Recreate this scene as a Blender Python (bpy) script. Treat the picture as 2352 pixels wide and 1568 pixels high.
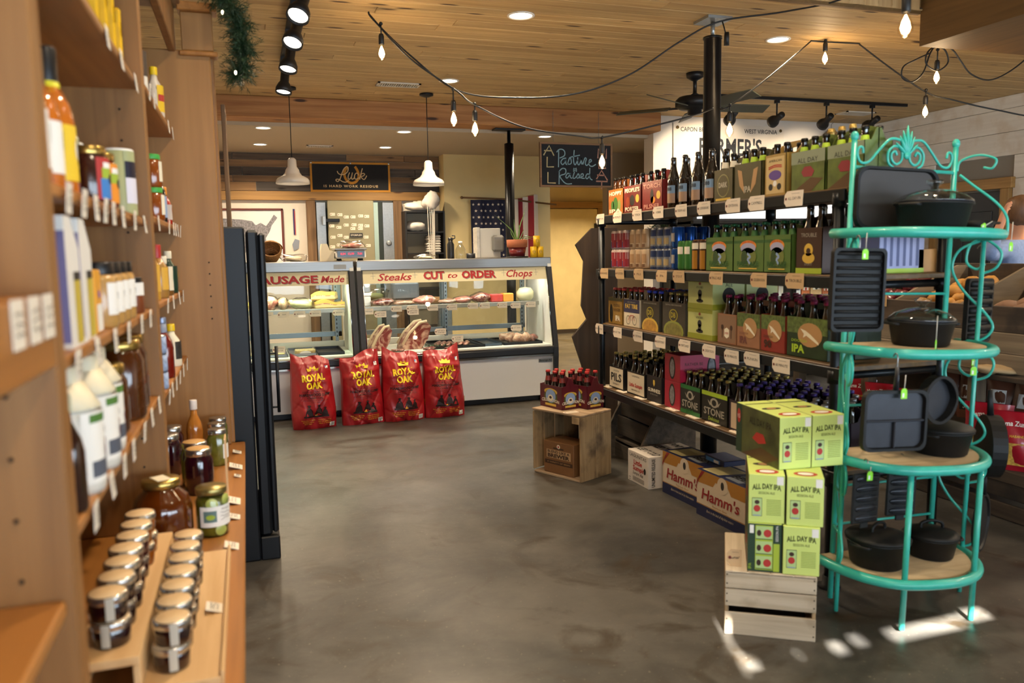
import bpy, math, random
from mathutils import Vector, Matrix
random.seed(11)
PI = math.pi
S = bpy.context.scene
COL = S.collection
for o in list(bpy.data.objects):
    bpy.data.objects.remove(o)

# ------------------------------------------------------------------ camera, world, sun, exposure
cam_d = bpy.data.cameras.new('camera'); cam = bpy.data.objects.new('camera', cam_d); COL.objects.link(cam)
yaw, pitch, roll = (math.radians(a) for a in (18.3, 6.35, 0.97))
fw = Vector((math.sin(yaw)*math.cos(pitch), math.cos(yaw)*math.cos(pitch), -math.sin(pitch)))
rt = Vector((math.cos(yaw), -math.sin(yaw), 0)); dn = fw.cross(rt)
rt, dn = rt*math.cos(roll)+dn*math.sin(roll), dn*math.cos(roll)-rt*math.sin(roll)
cam.matrix_world = Matrix(((rt.x, -dn.x, -fw.x, 0), (rt.y, -dn.y, -fw.y, 0), (rt.z, -dn.z, -fw.z, 1.45), (0, 0, 0, 1)))
cam_d.lens = 28.0; cam_d.sensor_width = 36.0; cam_d.clip_start = 0.05
cam_d.dof.use_dof = True; cam_d.dof.focus_distance = 6.9; cam_d.dof.aperture_fstop = 2.6
S.camera = cam
S.view_settings.view_transform = 'Standard'; S.view_settings.look = 'None'
S.view_settings.gamma = 1.0; S.view_settings.use_curve_mapping = False
S.view_settings.exposure = 0.0
w = bpy.data.worlds.new('sky'); S.world = w; w.use_nodes = True
bg = w.node_tree.nodes['Background']; bg.inputs[0].default_value = (0.74, 0.86, 1.0, 1); bg.inputs[1].default_value = 14.0
sun_d = bpy.data.lights.new('sun', 'SUN'); sun = bpy.data.objects.new('sun', sun_d); COL.objects.link(sun)
sun_d.energy = 190.0; sun_d.angle = math.radians(0.6); sun_d.color = (1.0, 0.96, 0.9)
SUN_DIR = Vector((0.291, 0.83, -0.47)).normalized()
sun.rotation_euler = SUN_DIR.to_track_quat('-Z', 'Y').to_euler(); sun.location = (-3, -6, 6)

def area_light(name, loc, size, power, col, size_y=None, direction=(0, 0, -1), spread=PI):
    d = bpy.data.lights.new(name, 'AREA'); o = bpy.data.objects.new(name, d); COL.objects.link(o)
    d.energy = power; d.color = col; d.size = size; d.spread = spread
    if size_y: d.shape = 'RECTANGLE'; d.size_y = size_y
    else: d.shape = 'DISK'
    o.location = loc; o.rotation_euler = Vector(direction).to_track_quat('-Z', 'Y').to_euler()
    return o
def spot_light(name, loc, direction, power, col, angle=60, blend=.6, r=.03):
    d = bpy.data.lights.new(name, 'SPOT'); o = bpy.data.objects.new(name, d); COL.objects.link(o)
    d.energy = power; d.color = col; d.spot_size = math.radians(angle); d.spot_blend = blend; d.shadow_soft_size = r
    o.location = loc; o.rotation_euler = Vector(direction).to_track_quat('-Z', 'Y').to_euler()
    return o
WARM = (1.0, 0.80, 0.56)
ORD = ('first', 'second', 'third', 'fourth', 'fifth', 'sixth', 'seventh', 'eighth', 'ninth', 'tenth', 'eleventh', 'twelfth')

# ------------------------------------------------------------------ materials
MATS = {}
def lin(h):
    h = h.lstrip('#'); c = [int(h[i:i+2], 16)/255 for i in (0, 2, 4)]
    return tuple(x/12.92 if x <= .04045 else ((x+.055)/1.055)**2.4 for x in c)
def M(name, col='#808080', rough=.5, metal=0, var=0, scale=18, bump=0, coat=0, emit=0, trans=0, rnd=0, bscale=None, spec=.5, sss=0, stretch=None):
    """plain procedural material; var = noise variation of the colour, rnd = variation between objects"""
    if name in MATS: return MATS[name]
    m = bpy.data.materials.new(name); m.use_nodes = True; nt = m.node_tree; N = nt.nodes; L = nt.links
    b = N['Principled BSDF']; c = lin(col) if isinstance(col, str) else col
    b.inputs['Base Color'].default_value = (*c, 1); b.inputs['Roughness'].default_value = rough; b.inputs['Metallic'].default_value = metal
    b.inputs['Coat Weight'].default_value = coat; b.inputs['Coat Roughness'].default_value = .08; b.inputs['Specular IOR Level'].default_value = spec
    b.inputs['Transmission Weight'].default_value = trans
    if sss: b.inputs['Subsurface Weight'].default_value = sss; b.inputs['Subsurface Scale'].default_value = .01
    if emit: b.inputs['Emission Color'].default_value = (*c, 1); b.inputs['Emission Strength'].default_value = emit
    if var or bump or rnd:
        tc = N.new('ShaderNodeTexCoord'); src = tc.outputs['Object']
        if stretch:
            mp = N.new('ShaderNodeMapping'); mp.inputs['Scale'].default_value = stretch; L.new(src, mp.inputs[0]); src = mp.outputs[0]
        ns = N.new('ShaderNodeTexNoise'); ns.inputs['Scale'].default_value = scale; ns.inputs['Detail'].default_value = 6; L.new(src, ns.inputs['Vector'])
        hs = N.new('ShaderNodeHueSaturation'); hs.inputs['Color'].default_value = (*c, 1); L.new(hs.outputs[0], b.inputs['Base Color'])
        mr = N.new('ShaderNodeMapRange'); mr.inputs[1].default_value = .3; mr.inputs[2].default_value = .7
        mr.inputs[3].default_value = 1-var; mr.inputs[4].default_value = 1+var; L.new(ns.outputs[0], mr.inputs[0])
        v = mr.outputs[0]
        if rnd:
            oi = N.new('ShaderNodeObjectInfo'); m2 = N.new('ShaderNodeMapRange'); m2.inputs[3].default_value = 1-rnd; m2.inputs[4].default_value = 1+rnd
            L.new(oi.outputs['Random'], m2.inputs[0]); mu = N.new('ShaderNodeMath'); mu.operation = 'MULTIPLY'
            L.new(v, mu.inputs[0]); L.new(m2.outputs[0], mu.inputs[1]); v = mu.outputs[0]
        L.new(v, hs.inputs['Value'])
        if bump:
            bp = N.new('ShaderNodeBump'); bp.inputs['Strength'].default_value = bump; bp.inputs['Distance'].default_value = .01
            if bscale:
                n2 = N.new('ShaderNodeTexNoise'); n2.inputs['Scale'].default_value = bscale; n2.inputs['Detail'].default_value = 4; L.new(src, n2.inputs['Vector']); L.new(n2.outputs[0], bp.inputs['Height'])
            else: L.new(ns.outputs[0], bp.inputs['Height'])
            L.new(bp.outputs[0], b.inputs['Normal'])
    MATS[name] = m; return m
def WOOD(name, c1, c2, axis='x', knots=None, rough=.55, rnd=.18, bump=.15, fine=1.0, dirt=None):
    """wood grain running along an axis of the object; knots = colour of the knots"""
    if name in MATS: return MATS[name]
    m = bpy.data.materials.new(name); m.use_nodes = True; nt = m.node_tree; N = nt.nodes; L = nt.links
    b = N['Principled BSDF']; b.inputs['Roughness'].default_value = rough
    tc = N.new('ShaderNodeTexCoord'); oi = N.new('ShaderNodeObjectInfo')
    ad = N.new('ShaderNodeVectorMath'); ad.operation = 'ADD'; L.new(tc.outputs['Object'], ad.inputs[0])
    sc = N.new('ShaderNodeMath'); sc.operation = 'MULTIPLY'; sc.inputs[1].default_value = 31.0; L.new(oi.outputs['Random'], sc.inputs[0]); L.new(sc.outputs[0], ad.inputs[1])
    mp = N.new('ShaderNodeMapping'); k = {'x': (1.2, 26, 26), 'y': (26, 1.2, 26), 'z': (26, 26, 1.2)}[axis]
    mp.inputs['Scale'].default_value = tuple(q*fine for q in k); L.new(ad.outputs[0], mp.inputs[0])
    ns = N.new('ShaderNodeTexNoise'); ns.inputs['Scale'].default_value = 1.0; ns.inputs['Detail'].default_value = 5; ns.inputs['Distortion'].default_value = .6; L.new(mp.outputs[0], ns.inputs['Vector'])
    cr = N.new('ShaderNodeValToRGB'); cr.color_ramp.elements[0].position = .3; cr.color_ramp.elements[1].position = .72
    cr.color_ramp.elements[0].color = (*lin(c1), 1); cr.color_ramp.elements[1].color = (*lin(c2), 1); L.new(ns.outputs[0], cr.inputs[0])
    out = cr.outputs[0]
    if knots:
        m3 = N.new('ShaderNodeMapping'); q = {'x': (2.2, 9, 9), 'y': (9, 2.2, 9), 'z': (9, 9, 2.2)}[axis]; m3.inputs['Scale'].default_value = q; L.new(ad.outputs[0], m3.inputs[0])
        vo = N.new('ShaderNodeTexVoronoi'); vo.inputs['Scale'].default_value = 1.0; L.new(m3.outputs[0], vo.inputs['Vector'])
        r2 = N.new('ShaderNodeValToRGB'); r2.color_ramp.elements[0].position = .09; r2.color_ramp.elements[1].position = .17
        r2.color_ramp.elements[0].color = (1, 1, 1, 1); r2.color_ramp.elements[1].color = (0, 0, 0, 1); L.new(vo.outputs['Distance'], r2.inputs[0])
        mx = N.new('ShaderNodeMix'); mx.data_type = 'RGBA'; L.new(r2.outputs[0], mx.inputs[0]); L.new(out, mx.inputs[6]); mx.inputs[7].default_value = (*lin(knots), 1); out = mx.outputs[2]
    if dirt:
        n2 = N.new('ShaderNodeTexNoise'); n2.inputs['Scale'].default_value = 5; n2.inputs['Detail'].default_value = 8; L.new(ad.outputs[0], n2.inputs['Vector'])
        r3 = N.new('ShaderNodeValToRGB'); r3.color_ramp.elements[0].position = .5; r3.color_ramp.elements[1].position = .68; L.new(n2.outputs[0], r3.inputs[0])
        mx = N.new('ShaderNodeMix'); mx.data_type = 'RGBA'; L.new(r3.outputs[0], mx.inputs[0]); L.new(out, mx.inputs[6]); mx.inputs[7].default_value = (*lin(dirt), 1); out = mx.outputs[2]
    hs = N.new('ShaderNodeHueSaturation'); L.new(out, hs.inputs['Color'])
    m2 = N.new('ShaderNodeMapRange'); m2.inputs[3].default_value = 1-rnd; m2.inputs[4].default_value = 1+rnd; L.new(oi.outputs['Random'], m2.inputs[0]); L.new(m2.outputs[0], hs.inputs['Value'])
    L.new(hs.outputs[0], b.inputs['Base Color'])
    bp = N.new('ShaderNodeBump'); bp.inputs['Strength'].default_value = bump; bp.inputs['Distance'].default_value = .004; L.new(ns.outputs[0], bp.inputs['Height']); L.new(bp.outputs[0], b.inputs['Normal'])
    MATS[name] = m; return m
def GLASS(name, tint=(1, 1, 1), refl=1.0, rough=.02):
    """thin pane: clear with a fresnel reflection"""
    if name in MATS: return MATS[name]
    m = bpy.data.materials.new(name); m.use_nodes = True; nt = m.node_tree; N = nt.nodes; L = nt.links; N.clear()
    o = N.new('ShaderNodeOutputMaterial'); t = N.new('ShaderNodeBsdfTransparent'); t.inputs[0].default_value = (*tint, 1)
    g = N.new('ShaderNodeBsdfGlossy'); g.inputs['Roughness'].default_value = rough
    f = N.new('ShaderNodeLayerWeight'); f.inputs[0].default_value = .5; pw = N.new('ShaderNodeMath'); pw.operation = 'POWER'; pw.inputs[1].default_value = 4.0; L.new(f.outputs['Facing'], pw.inputs[0])
    mu = N.new('ShaderNodeMath'); mu.operation = 'MULTIPLY_ADD'; mu.inputs[1].default_value = .9*refl; mu.inputs[2].default_value = .045*refl; L.new(pw.outputs[0], mu.inputs[0])
    mx = N.new('ShaderNodeMixShader'); L.new(mu.outputs[0], mx.inputs[0]); L.new(t.outputs[0], mx.inputs[1]); L.new(g.outputs[0], mx.inputs[2]); L.new(mx.outputs[0], o.inputs[0])
    MATS[name] = m; return m
def EMIT(name, col, strength):
    if name in MATS: return MATS[name]
    m = bpy.data.materials.new(name); m.use_nodes = True; nt = m.node_tree; N = nt.nodes; N.clear()
    o = N.new('ShaderNodeOutputMaterial'); e = N.new('ShaderNodeEmission'); e.inputs[0].default_value = (*col, 1); e.inputs[1].default_value = strength
    nt.links.new(e.outputs[0], o.inputs[0]); MATS[name] = m; return m

# ------------------------------------------------------------------ mesh building
KIDS = {}
class MB:
    """collects faces with material slots, then links them as one mesh object"""
    def __init__(s): s.v = []; s.f = []; s.m = []; s.mats = []; s.sm = []
    def mi(s, mat):
        if mat not in s.mats: s.mats.append(mat)
        return s.mats.index(mat)
    def add(s, vs, fs, mat, smooth=False, T=None):
        k = len(s.v); i = s.mi(mat)
        s.v += [tuple(T @ Vector(p)) if T else tuple(p) for p in vs]
        for f in fs: s.f.append(tuple(k+a for a in f)); s.m.append(i); s.sm.append(smooth)
        return s
    def box(s, x0, x1, y0, y1, z0, z1, mat, T=None, ch=0):
        if ch:
            c = min(ch, (x1-x0)*.45, (y1-y0)*.45, (z1-z0)*.45); vs = []
            for sx in (0, 1):
                for sy in (0, 1):
                    for sz in (0, 1):
                        X, Y, Z = (x0, x1)[sx], (y0, y1)[sy], (z0, z1)[sz]; dx, dy, dz = c*(1-2*sx), c*(1-2*sy), c*(1-2*sz)
                        vs += [(X, Y+dy, Z+dz), (X+dx, Y, Z+dz), (X+dx, Y+dy, Z)]
            I = lambda sx, sy, sz, k: (sx*4+sy*2+sz)*3+k
            fs = []
            for a in (0, 1):
                q = [I(a, 0, 0, 0), I(a, 1, 0, 0), I(a, 1, 1, 0), I(a, 0, 1, 0)]; fs.append(q if a else q[::-1])
                q = [I(0, a, 0, 1), I(1, a, 0, 1), I(1, a, 1, 1), I(0, a, 1, 1)]; fs.append(q[::-1] if a else q)
                q = [I(0, 0, a, 2), I(1, 0, a, 2), I(1, 1, a, 2), I(0, 1, a, 2)]; fs.append(q if a else q[::-1])
            for a in (0, 1):
                for b in (0, 1):
                    fs.append([I(a, b, 0, 0), I(a, b, 1, 0), I(a, b, 1, 1), I(a, b, 0, 1)])
                    fs.append([I(a, 0, b, 0), I(a, 1, b, 0), I(a, 1, b, 2), I(a, 0, b, 2)])
                    fs.append([I(0, a, b, 1), I(1, a, b, 1), I(1, a, b, 2), I(0, a, b, 2)])
                    for d in (0, 1): fs.append([I(a, b, d, 0), I(a, b, d, 1), I(a, b, d, 2)])
            return s.add(vs, fs, mat, False, T)
        vs = [(x0, y0, z0), (x1, y0, z0), (x1, y1, z0), (x0, y1, z0), (x0, y0, z1), (x1, y0, z1), (x1, y1, z1), (x0, y1, z1)]
        return s.add(vs, [(3, 2, 1, 0), (4, 5, 6, 7), (0, 1, 5, 4), (1, 2, 6, 5), (2, 3, 7, 6), (3, 0, 4, 7)], mat, False, T)
    def tube(s, pts, r, mat, seg=8, closed=False, T=None, flat=1.0):
        P = [Vector(p) for p in pts]; n = len(P); R = r if isinstance(r, (list, tuple)) else [r]*n
        vs = []; up = None
        for i in range(n):
            if closed: t = (P[(i+1) % n]-P[i-1]).normalized()
            else: t = (P[min(i+1, n-1)]-P[max(i-1, 0)]).normalized()
            if up is None: up = Vector((0, 0, 1)) if abs(t.z) < .9 else Vector((1, 0, 0))
            a = t.cross(up); a = a.normalized() if a.length > 1e-6 else t.orthogonal().normalized(); b = a.cross(t).normalized(); up = b
            for k in range(seg):
                q = 2*PI*k/seg; vs.append(P[i]+(a*math.cos(q)+b*math.sin(q)*flat)*R[i])
        fs = []
        for i in range(n if closed else n-1):
            j = (i+1) % n
            for k in range(seg): fs.append((i*seg+k, i*seg+(k+1) % seg, j*seg+(k+1) % seg, j*seg+k))
        if not closed: fs.append(tuple(range(seg))[::-1]); fs.append(tuple((n-1)*seg+k for k in range(seg)))
        return s.add(vs, fs, mat, True, T)
    def lathe(s, prof, mat, seg=16, c=(0, 0, 0), T=None, smooth=True, sx=1, sy=1, a0=0, a1=2*PI):
        full = abs(a1-a0-2*PI) < 1e-6; n = seg if full else seg+1; vs = []
        for r, z in prof:
            for k in range(n):
                q = a0+(a1-a0)*k/seg; vs.append((c[0]+sx*r*math.cos(q), c[1]+sy*r*math.sin(q), c[2]+z))
        fs = []
        for i in range(len(prof)-1):
            for k in range(seg):
                k2 = (k+1) % n; fs.append((i*n+k, i*n+k2, (i+1)*n+k2, (i+1)*n+k))
        if full:
            if prof[0][0] > 1e-5: fs.append(tuple(range(n))[::-1])
            if prof[-1][0] > 1e-5: fs.append(tuple((len(prof)-1)*n+k for k in range(n)))
        return s.add(vs, fs, mat, smooth, T)
    def prism(s, poly, y0, y1, mat, T=None):
        """polygon in x,z extruded along y"""
        n = len(poly); ar = sum(poly[i][0]*poly[(i+1) % n][1]-poly[(i+1) % n][0]*poly[i][1] for i in range(n))
        if ar < 0: poly = poly[::-1]
        vs = [(x, y0, z) for x, z in poly]+[(x, y1, z) for x, z in poly]
        fs = [tuple(range(n)), tuple(range(2*n-1, n-1, -1))]+[(i, n+i, n+(i+1) % n, (i+1) % n) for i in range(n)]
        return s.add(vs, fs, mat, False, T)
    def ball(s, c, r, mat, seg=10, rings=6, T=None):
        R = r if isinstance(r, (list, tuple)) else (r, r, r)
        vs = [(c[0], c[1], c[2]-R[2])]
        for i in range(1, rings):
            a = -PI/2+PI*i/rings
            for k in range(seg): q = 2*PI*k/seg; vs.append((c[0]+R[0]*math.cos(a)*math.cos(q), c[1]+R[1]*math.cos(a)*math.sin(q), c[2]+R[2]*math.sin(a)))
        vs.append((c[0], c[1], c[2]+R[2])); fs = []
        for k in range(seg):
            fs.append((0, 1+(k+1) % seg, 1+k)); fs.append((len(vs)-1, 1+(rings-2)*seg+k, 1+(rings-2)*seg+(k+1) % seg))
        for i in range(rings-2):
            for k in range(seg): a = 1+i*seg; fs.append((a+k, a+(k+1) % seg, a+seg+(k+1) % seg, a+seg+k))
        return s.add(vs, fs, mat, True, T)
    def grid(s, fn, nu, nv, mat, smooth=True, T=None):
        vs = [fn(i/nu, j/nv) for j in range(nv+1) for i in range(nu+1)]
        fs = [(j*(nu+1)+i, j*(nu+1)+i+1, (j+1)*(nu+1)+i+1, (j+1)*(nu+1)+i) for j in range(nv) for i in range(nu)]
        return s.add(vs, fs, mat, smooth, T)
    # flat print on a face: fn maps (u right, v up, layer) to a point
    def rect(s, fn, u0, u1, v0, v1, mat, lay=1, n=1):
        for i in range(n):
            a = u0+(u1-u0)*i/n; b = u0+(u1-u0)*(i+1)/n
            s.add([fn(a, v0, lay), fn(b, v0, lay), fn(b, v1, lay), fn(a, v1, lay)], [(0, 1, 2, 3)], mat)
        return s
    def ell(s, fn, u, v, ru, rv, mat, lay=1, n=18):
        return s.add([fn(u+ru*math.cos(2*PI*k/n), v+rv*math.sin(2*PI*k/n), lay) for k in range(n)], [tuple(range(n))], mat)
    def poly(s, fn, pts, mat, lay=1):
        n = len(pts); ar = sum(pts[i][0]*pts[(i+1) % n][1]-pts[(i+1) % n][0]*pts[i][1] for i in range(n))
        if ar < 0: pts = pts[::-1]
        return s.add([fn(u, v, lay) for u, v in pts], [tuple(range(n))], mat)
    def txt(s, fn, string, u, v, h, mat, lay=2, align='CENTER', bold=0, shear=0, sx=1.0, width=None, space=1.0, arc=0, rot=0):
        """lettering h high (capitals), its base at v"""
        vs, fs = glyphs(string, bold, shear, space)
        if not vs: return s
        x0 = min(p[0] for p in vs); x1 = max(p[0] for p in vs); k = h/.73
        kx = width/(x1-x0) if width else k*sx
        off = {'CENTER': (x0+x1)/2, 'LEFT': x0, 'RIGHT': x1}[align]
        out = []
        for a, b in vs:
            uu = (a-off)*kx; vv = b*k+arc*(1-(uu/(max((x1-x0)*kx/2, 1e-6)))**2)
            if rot: uu, vv = uu*math.cos(rot)-vv*math.sin(rot), uu*math.sin(rot)+vv*math.cos(rot)
            out.append(fn(u+uu, v+vv, lay))
        return s.add(out, fs, mat)
    def stroke(s, fn, pts, wd, mat, lay=2, smooth=True, sub=5):
        P = catmull(pts, sub) if smooth and len(pts) > 2 else [Vector((*p, 0)) for p in pts]
        A = []; n = len(P)
        for i in range(n):
            t = (P[min(i+1, n-1)]-P[max(i-1, 0)]); t = t.normalized() if t.length > 1e-9 else Vector((1, 0, 0)); q = Vector((-t.y, t.x, 0))*wd/2
            e = t*wd*.4*(-1 if i == 0 else 1 if i == n-1 else 0)
            A += [fn(*(P[i]-q+e)[:2], lay), fn(*(P[i]+q+e)[:2], lay)]
        return s.add(A, [(2*i, 2*i+2, 2*i+3, 2*i+1) for i in range(n-1)], mat)
    def build(s, name, parent=None, loc=None, rz=0):
        me = bpy.data.meshes.new(name); me.from_pydata([tuple(p) for p in s.v], [], s.f)
        for m in s.mats: me.materials.append(m)
        me.polygons.foreach_set('material_index', s.m); me.polygons.foreach_set('use_smooth', s.sm); me.update()
        o = bpy.data.objects.new(name, me); COL.objects.link(o); o.parent = parent
        if parent: KIDS.setdefault(parent.name, []).append(o)
        if loc is not None: o.location = loc
        if rz: o.rotation_euler = (0, 0, rz)
        return o
def catmull(pts, sub=6, closed=False):
    P = [Vector((*p, 0)) if len(p) == 2 else Vector(p) for p in pts]; n = len(P); out = []
    for i in range(n if closed else n-1):
        if closed: a, b, c, d = P[i-1], P[i], P[(i+1) % n], P[(i+2) % n]
        else: a, b, c, d = P[max(i-1, 0)], P[i], P[i+1], P[min(i+2, n-1)]
        for k in range(sub):
            t = k/sub; out.append(.5*((2*b)+(c-a)*t+(2*a-5*b+4*c-d)*t*t+(3*b-a-3*c+d)*t**3))
    if not closed: out.append(P[-1])
    return out
_G = {}
def glyphs(st, bold=0, shear=0, space=1.0):
    key = (st, bold, shear, space)
    if key not in _G:
        cu = bpy.data.curves.new('t', 'FONT'); cu.body = st; cu.size = 1; cu.resolution_u = 2; cu.offset = bold; cu.shear = shear; cu.space_character = space
        ob = bpy.data.objects.new('t', cu); COL.objects.link(ob); dg = bpy.context.evaluated_depsgraph_get()
        me = bpy.data.meshes.new_from_object(ob.evaluated_get(dg))
        _G[key] = ([(v.co.x, v.co.y) for v in me.vertices], [tuple(p.vertices) for p in me.polygons])
        bpy.data.objects.remove(ob); bpy.data.curves.remove(cu); bpy.data.meshes.remove(me)
    return _G[key]
def face_front(d=0.0006, y=0.0): return lambda u, v, l: (u, y-d*l, v)            # prints on a face that looks along -y
def face_top(z, d=0.0006): return lambda u, v, l: (u, v, z+d*l)
def face_left(x, d=0.0006): return lambda u, v, l: (x-d*l, -u, v)                 # a face that looks along -x (u runs towards -y)
def face_right(x, d=0.0006): return lambda u, v, l: (x+d*l, u, v)
def cyl(r, d=0.0006, yc=0.0, xc=0.0): return lambda u, v, l: (xc+(r+d*l)*math.sin(u/r), yc-(r+d*l)*math.cos(u/r), v)   # round a jar, u = arc length from its front
def thing(name, label, cat, loc=(0, 0, 0), rz=0, group=None):
    o = bpy.data.objects.new(name, None); COL.objects.link(o); o.location = loc; o.rotation_euler = (0, 0, rz); o.empty_display_size = .05
    return tag(o, label, cat, group)
def tag(o, label=None, cat=None, group=None):
    if label: o['label'] = label
    if cat: o['category'] = cat
    if group: o['group'] = group
    return o
def struct(o, label=None, cat=None):
    o['kind'] = 'structure'
    return tag(o, label, cat)
def copy_tree(o, loc=None, rz=None, label=None, group=None):
    def rec(a, par):
        c = a.copy(); COL.objects.link(c); c.parent = par
        if par: KIDS.setdefault(par.name, []).append(c)
        for ch in list(KIDS.get(a.name, [])): rec(ch, c)
        return c
    c = rec(o, None)
    if loc is not None: c.location = loc
    if rz is not None: c.rotation_euler = (0, 0, rz)
    return tag(c, label, None, group)

# ================================================================== THE SETTING
CEIL = 2.95
pine = WOOD('pine_ceiling', '#a98958', '#cbad78', 'x', knots='#3f2610', rough=.62, rnd=.12, bump=.08)
pine_v = WOOD('pine_fascia', '#b08a58', '#d2ad7a', 'z', rough=.5, rnd=.08)
ply = WOOD('plywood', '#5f4420', '#75552b', 'y', rough=.6, rnd=.05)
barn = [WOOD('barn_wood_%d' % i, a, b, 'x', knots='#1d1611', rough=.8, rnd=.25, bump=.5) for i, (a, b) in enumerate([('#4a3d33', '#6d5f52'), ('#5f4a36', '#86694b'), ('#3b332e', '#57504a'), ('#6e5439', '#94724d')])]
beam_w = WOOD('beam_wood', '#8f5d31', '#b4824d', 'x', knots='#3b1f0c', rough=.7, rnd=.05)
trim_w = WOOD('trim_pine', '#8a6534', '#ad8449', 'x', knots='#4a2c12', rough=.6, rnd=.1)
trim_v = WOOD('trim_pine_upright', '#8a6534', '#ad8449', 'z', knots='#4a2c12', rough=.6, rnd=.1)
barn_v = WOOD('barn_upright', '#5c452e', '#7d6143', 'z', knots='#2a1c12', rough=.8, rnd=.15)
white_w = M('white_wall', '#d9d2c8', .75, var=.04, scale=3, bump=.05)
plank_w = WOOD('whitewashed_boards', '#e4ddd1', '#f2ece1', 'y', rough=.7, rnd=.03, bump=.15, dirt='#dccfbd')
cream_w = M('cream_wall', '#d8c48f', .8, var=.04, scale=4)
rear_w = M('rear_white_wall', '#d5cdbf', .75, var=.03, scale=4)
grey_w = M('taupe_wall', '#a3927a', .8, var=.03, scale=3)
rear_c = M('rear_ceiling_paint', '#b3a48c', .8)
black_m = M('black_metal', '#15171b', .42, .3, var=.15, scale=30)
dark_paint = M('dark_door_paint', '#191a1c', .5, var=.1, scale=8)

def concrete():
    m = bpy.data.materials.new('concrete'); m.use_nodes = True; nt = m.node_tree; N = nt.nodes; L = nt.links; b = N['Principled BSDF']
    tc = N.new('ShaderNodeTexCoord')
    def noise(sc, det, rough=.55, dist=0):
        n = N.new('ShaderNodeTexNoise'); n.inputs['Scale'].default_value = sc; n.inputs['Detail'].default_value = det; n.inputs['Roughness'].default_value = rough; n.inputs['Distortion'].default_value = dist
        L.new(tc.outputs['Object'], n.inputs['Vector']); return n
    def ramp(src, p0, p1, c0, c1):
        r = N.new('ShaderNodeValToRGB'); e = r.color_ramp.elements; e[0].position = p0; e[1].position = p1; e[0].color = (*lin(c0), 1); e[1].color = (*lin(c1), 1); L.new(src, r.inputs[0]); return r.outputs[0]
    def mix(f, a, bb, k=None):
        x = N.new('ShaderNodeMix'); x.data_type = 'RGBA'
        if k is None: L.new(f, x.inputs[0])
        else: x.inputs[0].default_value = k
        L.new(a, x.inputs[6]); L.new(bb, x.inputs[7]); return x.outputs[2]
    a = ramp(noise(1.1, 8, .6, .8).outputs[0], 0.4, .62, '#282725', '#605c54')
    bcol = ramp(noise(9, 8, .7).outputs[0], .3, .75, '#343230', '#5b5852')
    c = mix(None, a, bcol, .4)
    st = noise(2.3, 9, .65, 1.5); r = N.new('ShaderNodeValToRGB'); r.color_ramp.elements[0].position = .52; r.color_ramp.elements[1].position = .66; L.new(st.outputs[0], r.inputs[0])
    dk = N.new('ShaderNodeRGB'); dk.outputs[0].default_value = (*lin('#33291c'), 1); c = mix(r.outputs[0], c, dk.outputs[0])
    sp = noise(60, 3); r2 = N.new('ShaderNodeValToRGB'); r2.color_ramp.elements[0].position = .66; r2.color_ramp.elements[1].position = .72; L.new(sp.outputs[0], r2.inputs[0])
    lt = N.new('ShaderNodeRGB'); lt.outputs[0].default_value = (*lin('#756d60'), 1); c = mix(r2.outputs[0], c, lt.outputs[0])
    L.new(c, b.inputs['Base Color'])
    rr = N.new('ShaderNodeMapRange'); rr.inputs[3].default_value = .22; rr.inputs[4].default_value = .55; L.new(noise(3, 6).outputs[0], rr.inputs[0]); L.new(rr.outputs[0], b.inputs['Roughness'])
    bp = N.new('ShaderNodeBump'); bp.inputs['Strength'].default_value = .12; bp.inputs['Distance'].default_value = .01; L.new(noise(14, 8).outputs[0], bp.inputs['Height']); L.new(bp.outputs[0], b.inputs['Normal'])
    return m
struct(MB().box(-1.2, 8, -3.5, 14, -.1, 0, concrete()).build('floor'), 'grey brown mottled concrete shop floor', 'floor')

# plank ceiling: each board an object
ce = struct(MB().box(-.9, 7.6, 4.25, 8.3, CEIL+.018, CEIL+.12, M('ceiling_back', '#5a4226', .8)).build('ceiling'), 'knotty pine board ceiling of the shop', 'ceiling')
PW = .139; y = 4.2; row = 0
bm_cache = {}
while y < 8.14:
    x = -.88-random.random()*1.2; wd = min(PW, 8.15-y)
    while x < 7.45:
        ln = random.choice((1.8, 2.4, 3.0, 3.6)); x1 = min(x+ln, 7.48); x0 = max(x, -.88)
        if x1-x0 > .05:
            key = (round(x1-x0, 3), round(wd, 3))
            if key not in bm_cache:
                o = MB().box(-key[0]/2+.001, key[0]/2-.001, .0008, wd-.0008, 0, .018, pine, ch=.004).build('plank', ce); bm_cache[key] = o.data
            else:
                o = bpy.data.objects.new('plank', bm_cache[key]); COL.objects.link(o); o.parent = ce
            o.location = ((x0+x1)/2, y, CEIL+random.uniform(-.0015, .0005))
        x += ln
    y += PW; row += 1
# raised front ceiling, board fascia and plywood bulkhead
struct(MB().box(-.9, 4.2, -1.6, 4.2, 3.4, 3.5, M('front_ceiling', '#c9b28c', .8)).build('ceiling_front'), 'raised ceiling over the front of the shop', 'ceiling')
fa = struct(MB().box(-.9, 4.2, 4.215, 4.24, CEIL-.02, 3.4, ply).build('trim_1'), 'pine board fascia where the ceiling steps up', 'trim')
for i in range(46):
    xx = -.88+i*.11
    if xx < 4.15: MB().box(0, .1085, 0, .016, 0, 3.4-CEIL, pine_v, ch=.003).build('board', fa, (xx, 4.2, CEIL))
struct(MB().box(4.2, 7.48, -1.6, 4.22, 2.73, 3.5, ply, ch=.004).build('trim_2'), 'brown plywood bulkhead boxed below the ceiling', 'trim')
# beam between shop and butcher counter
bo = struct(MB().box(-.8, 4.42, 8.0, 8.3, 2.755, 2.95, beam_w, ch=.008).build('trim_3'), 'long knotty timber beam over the butcher counter', 'beam')
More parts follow.
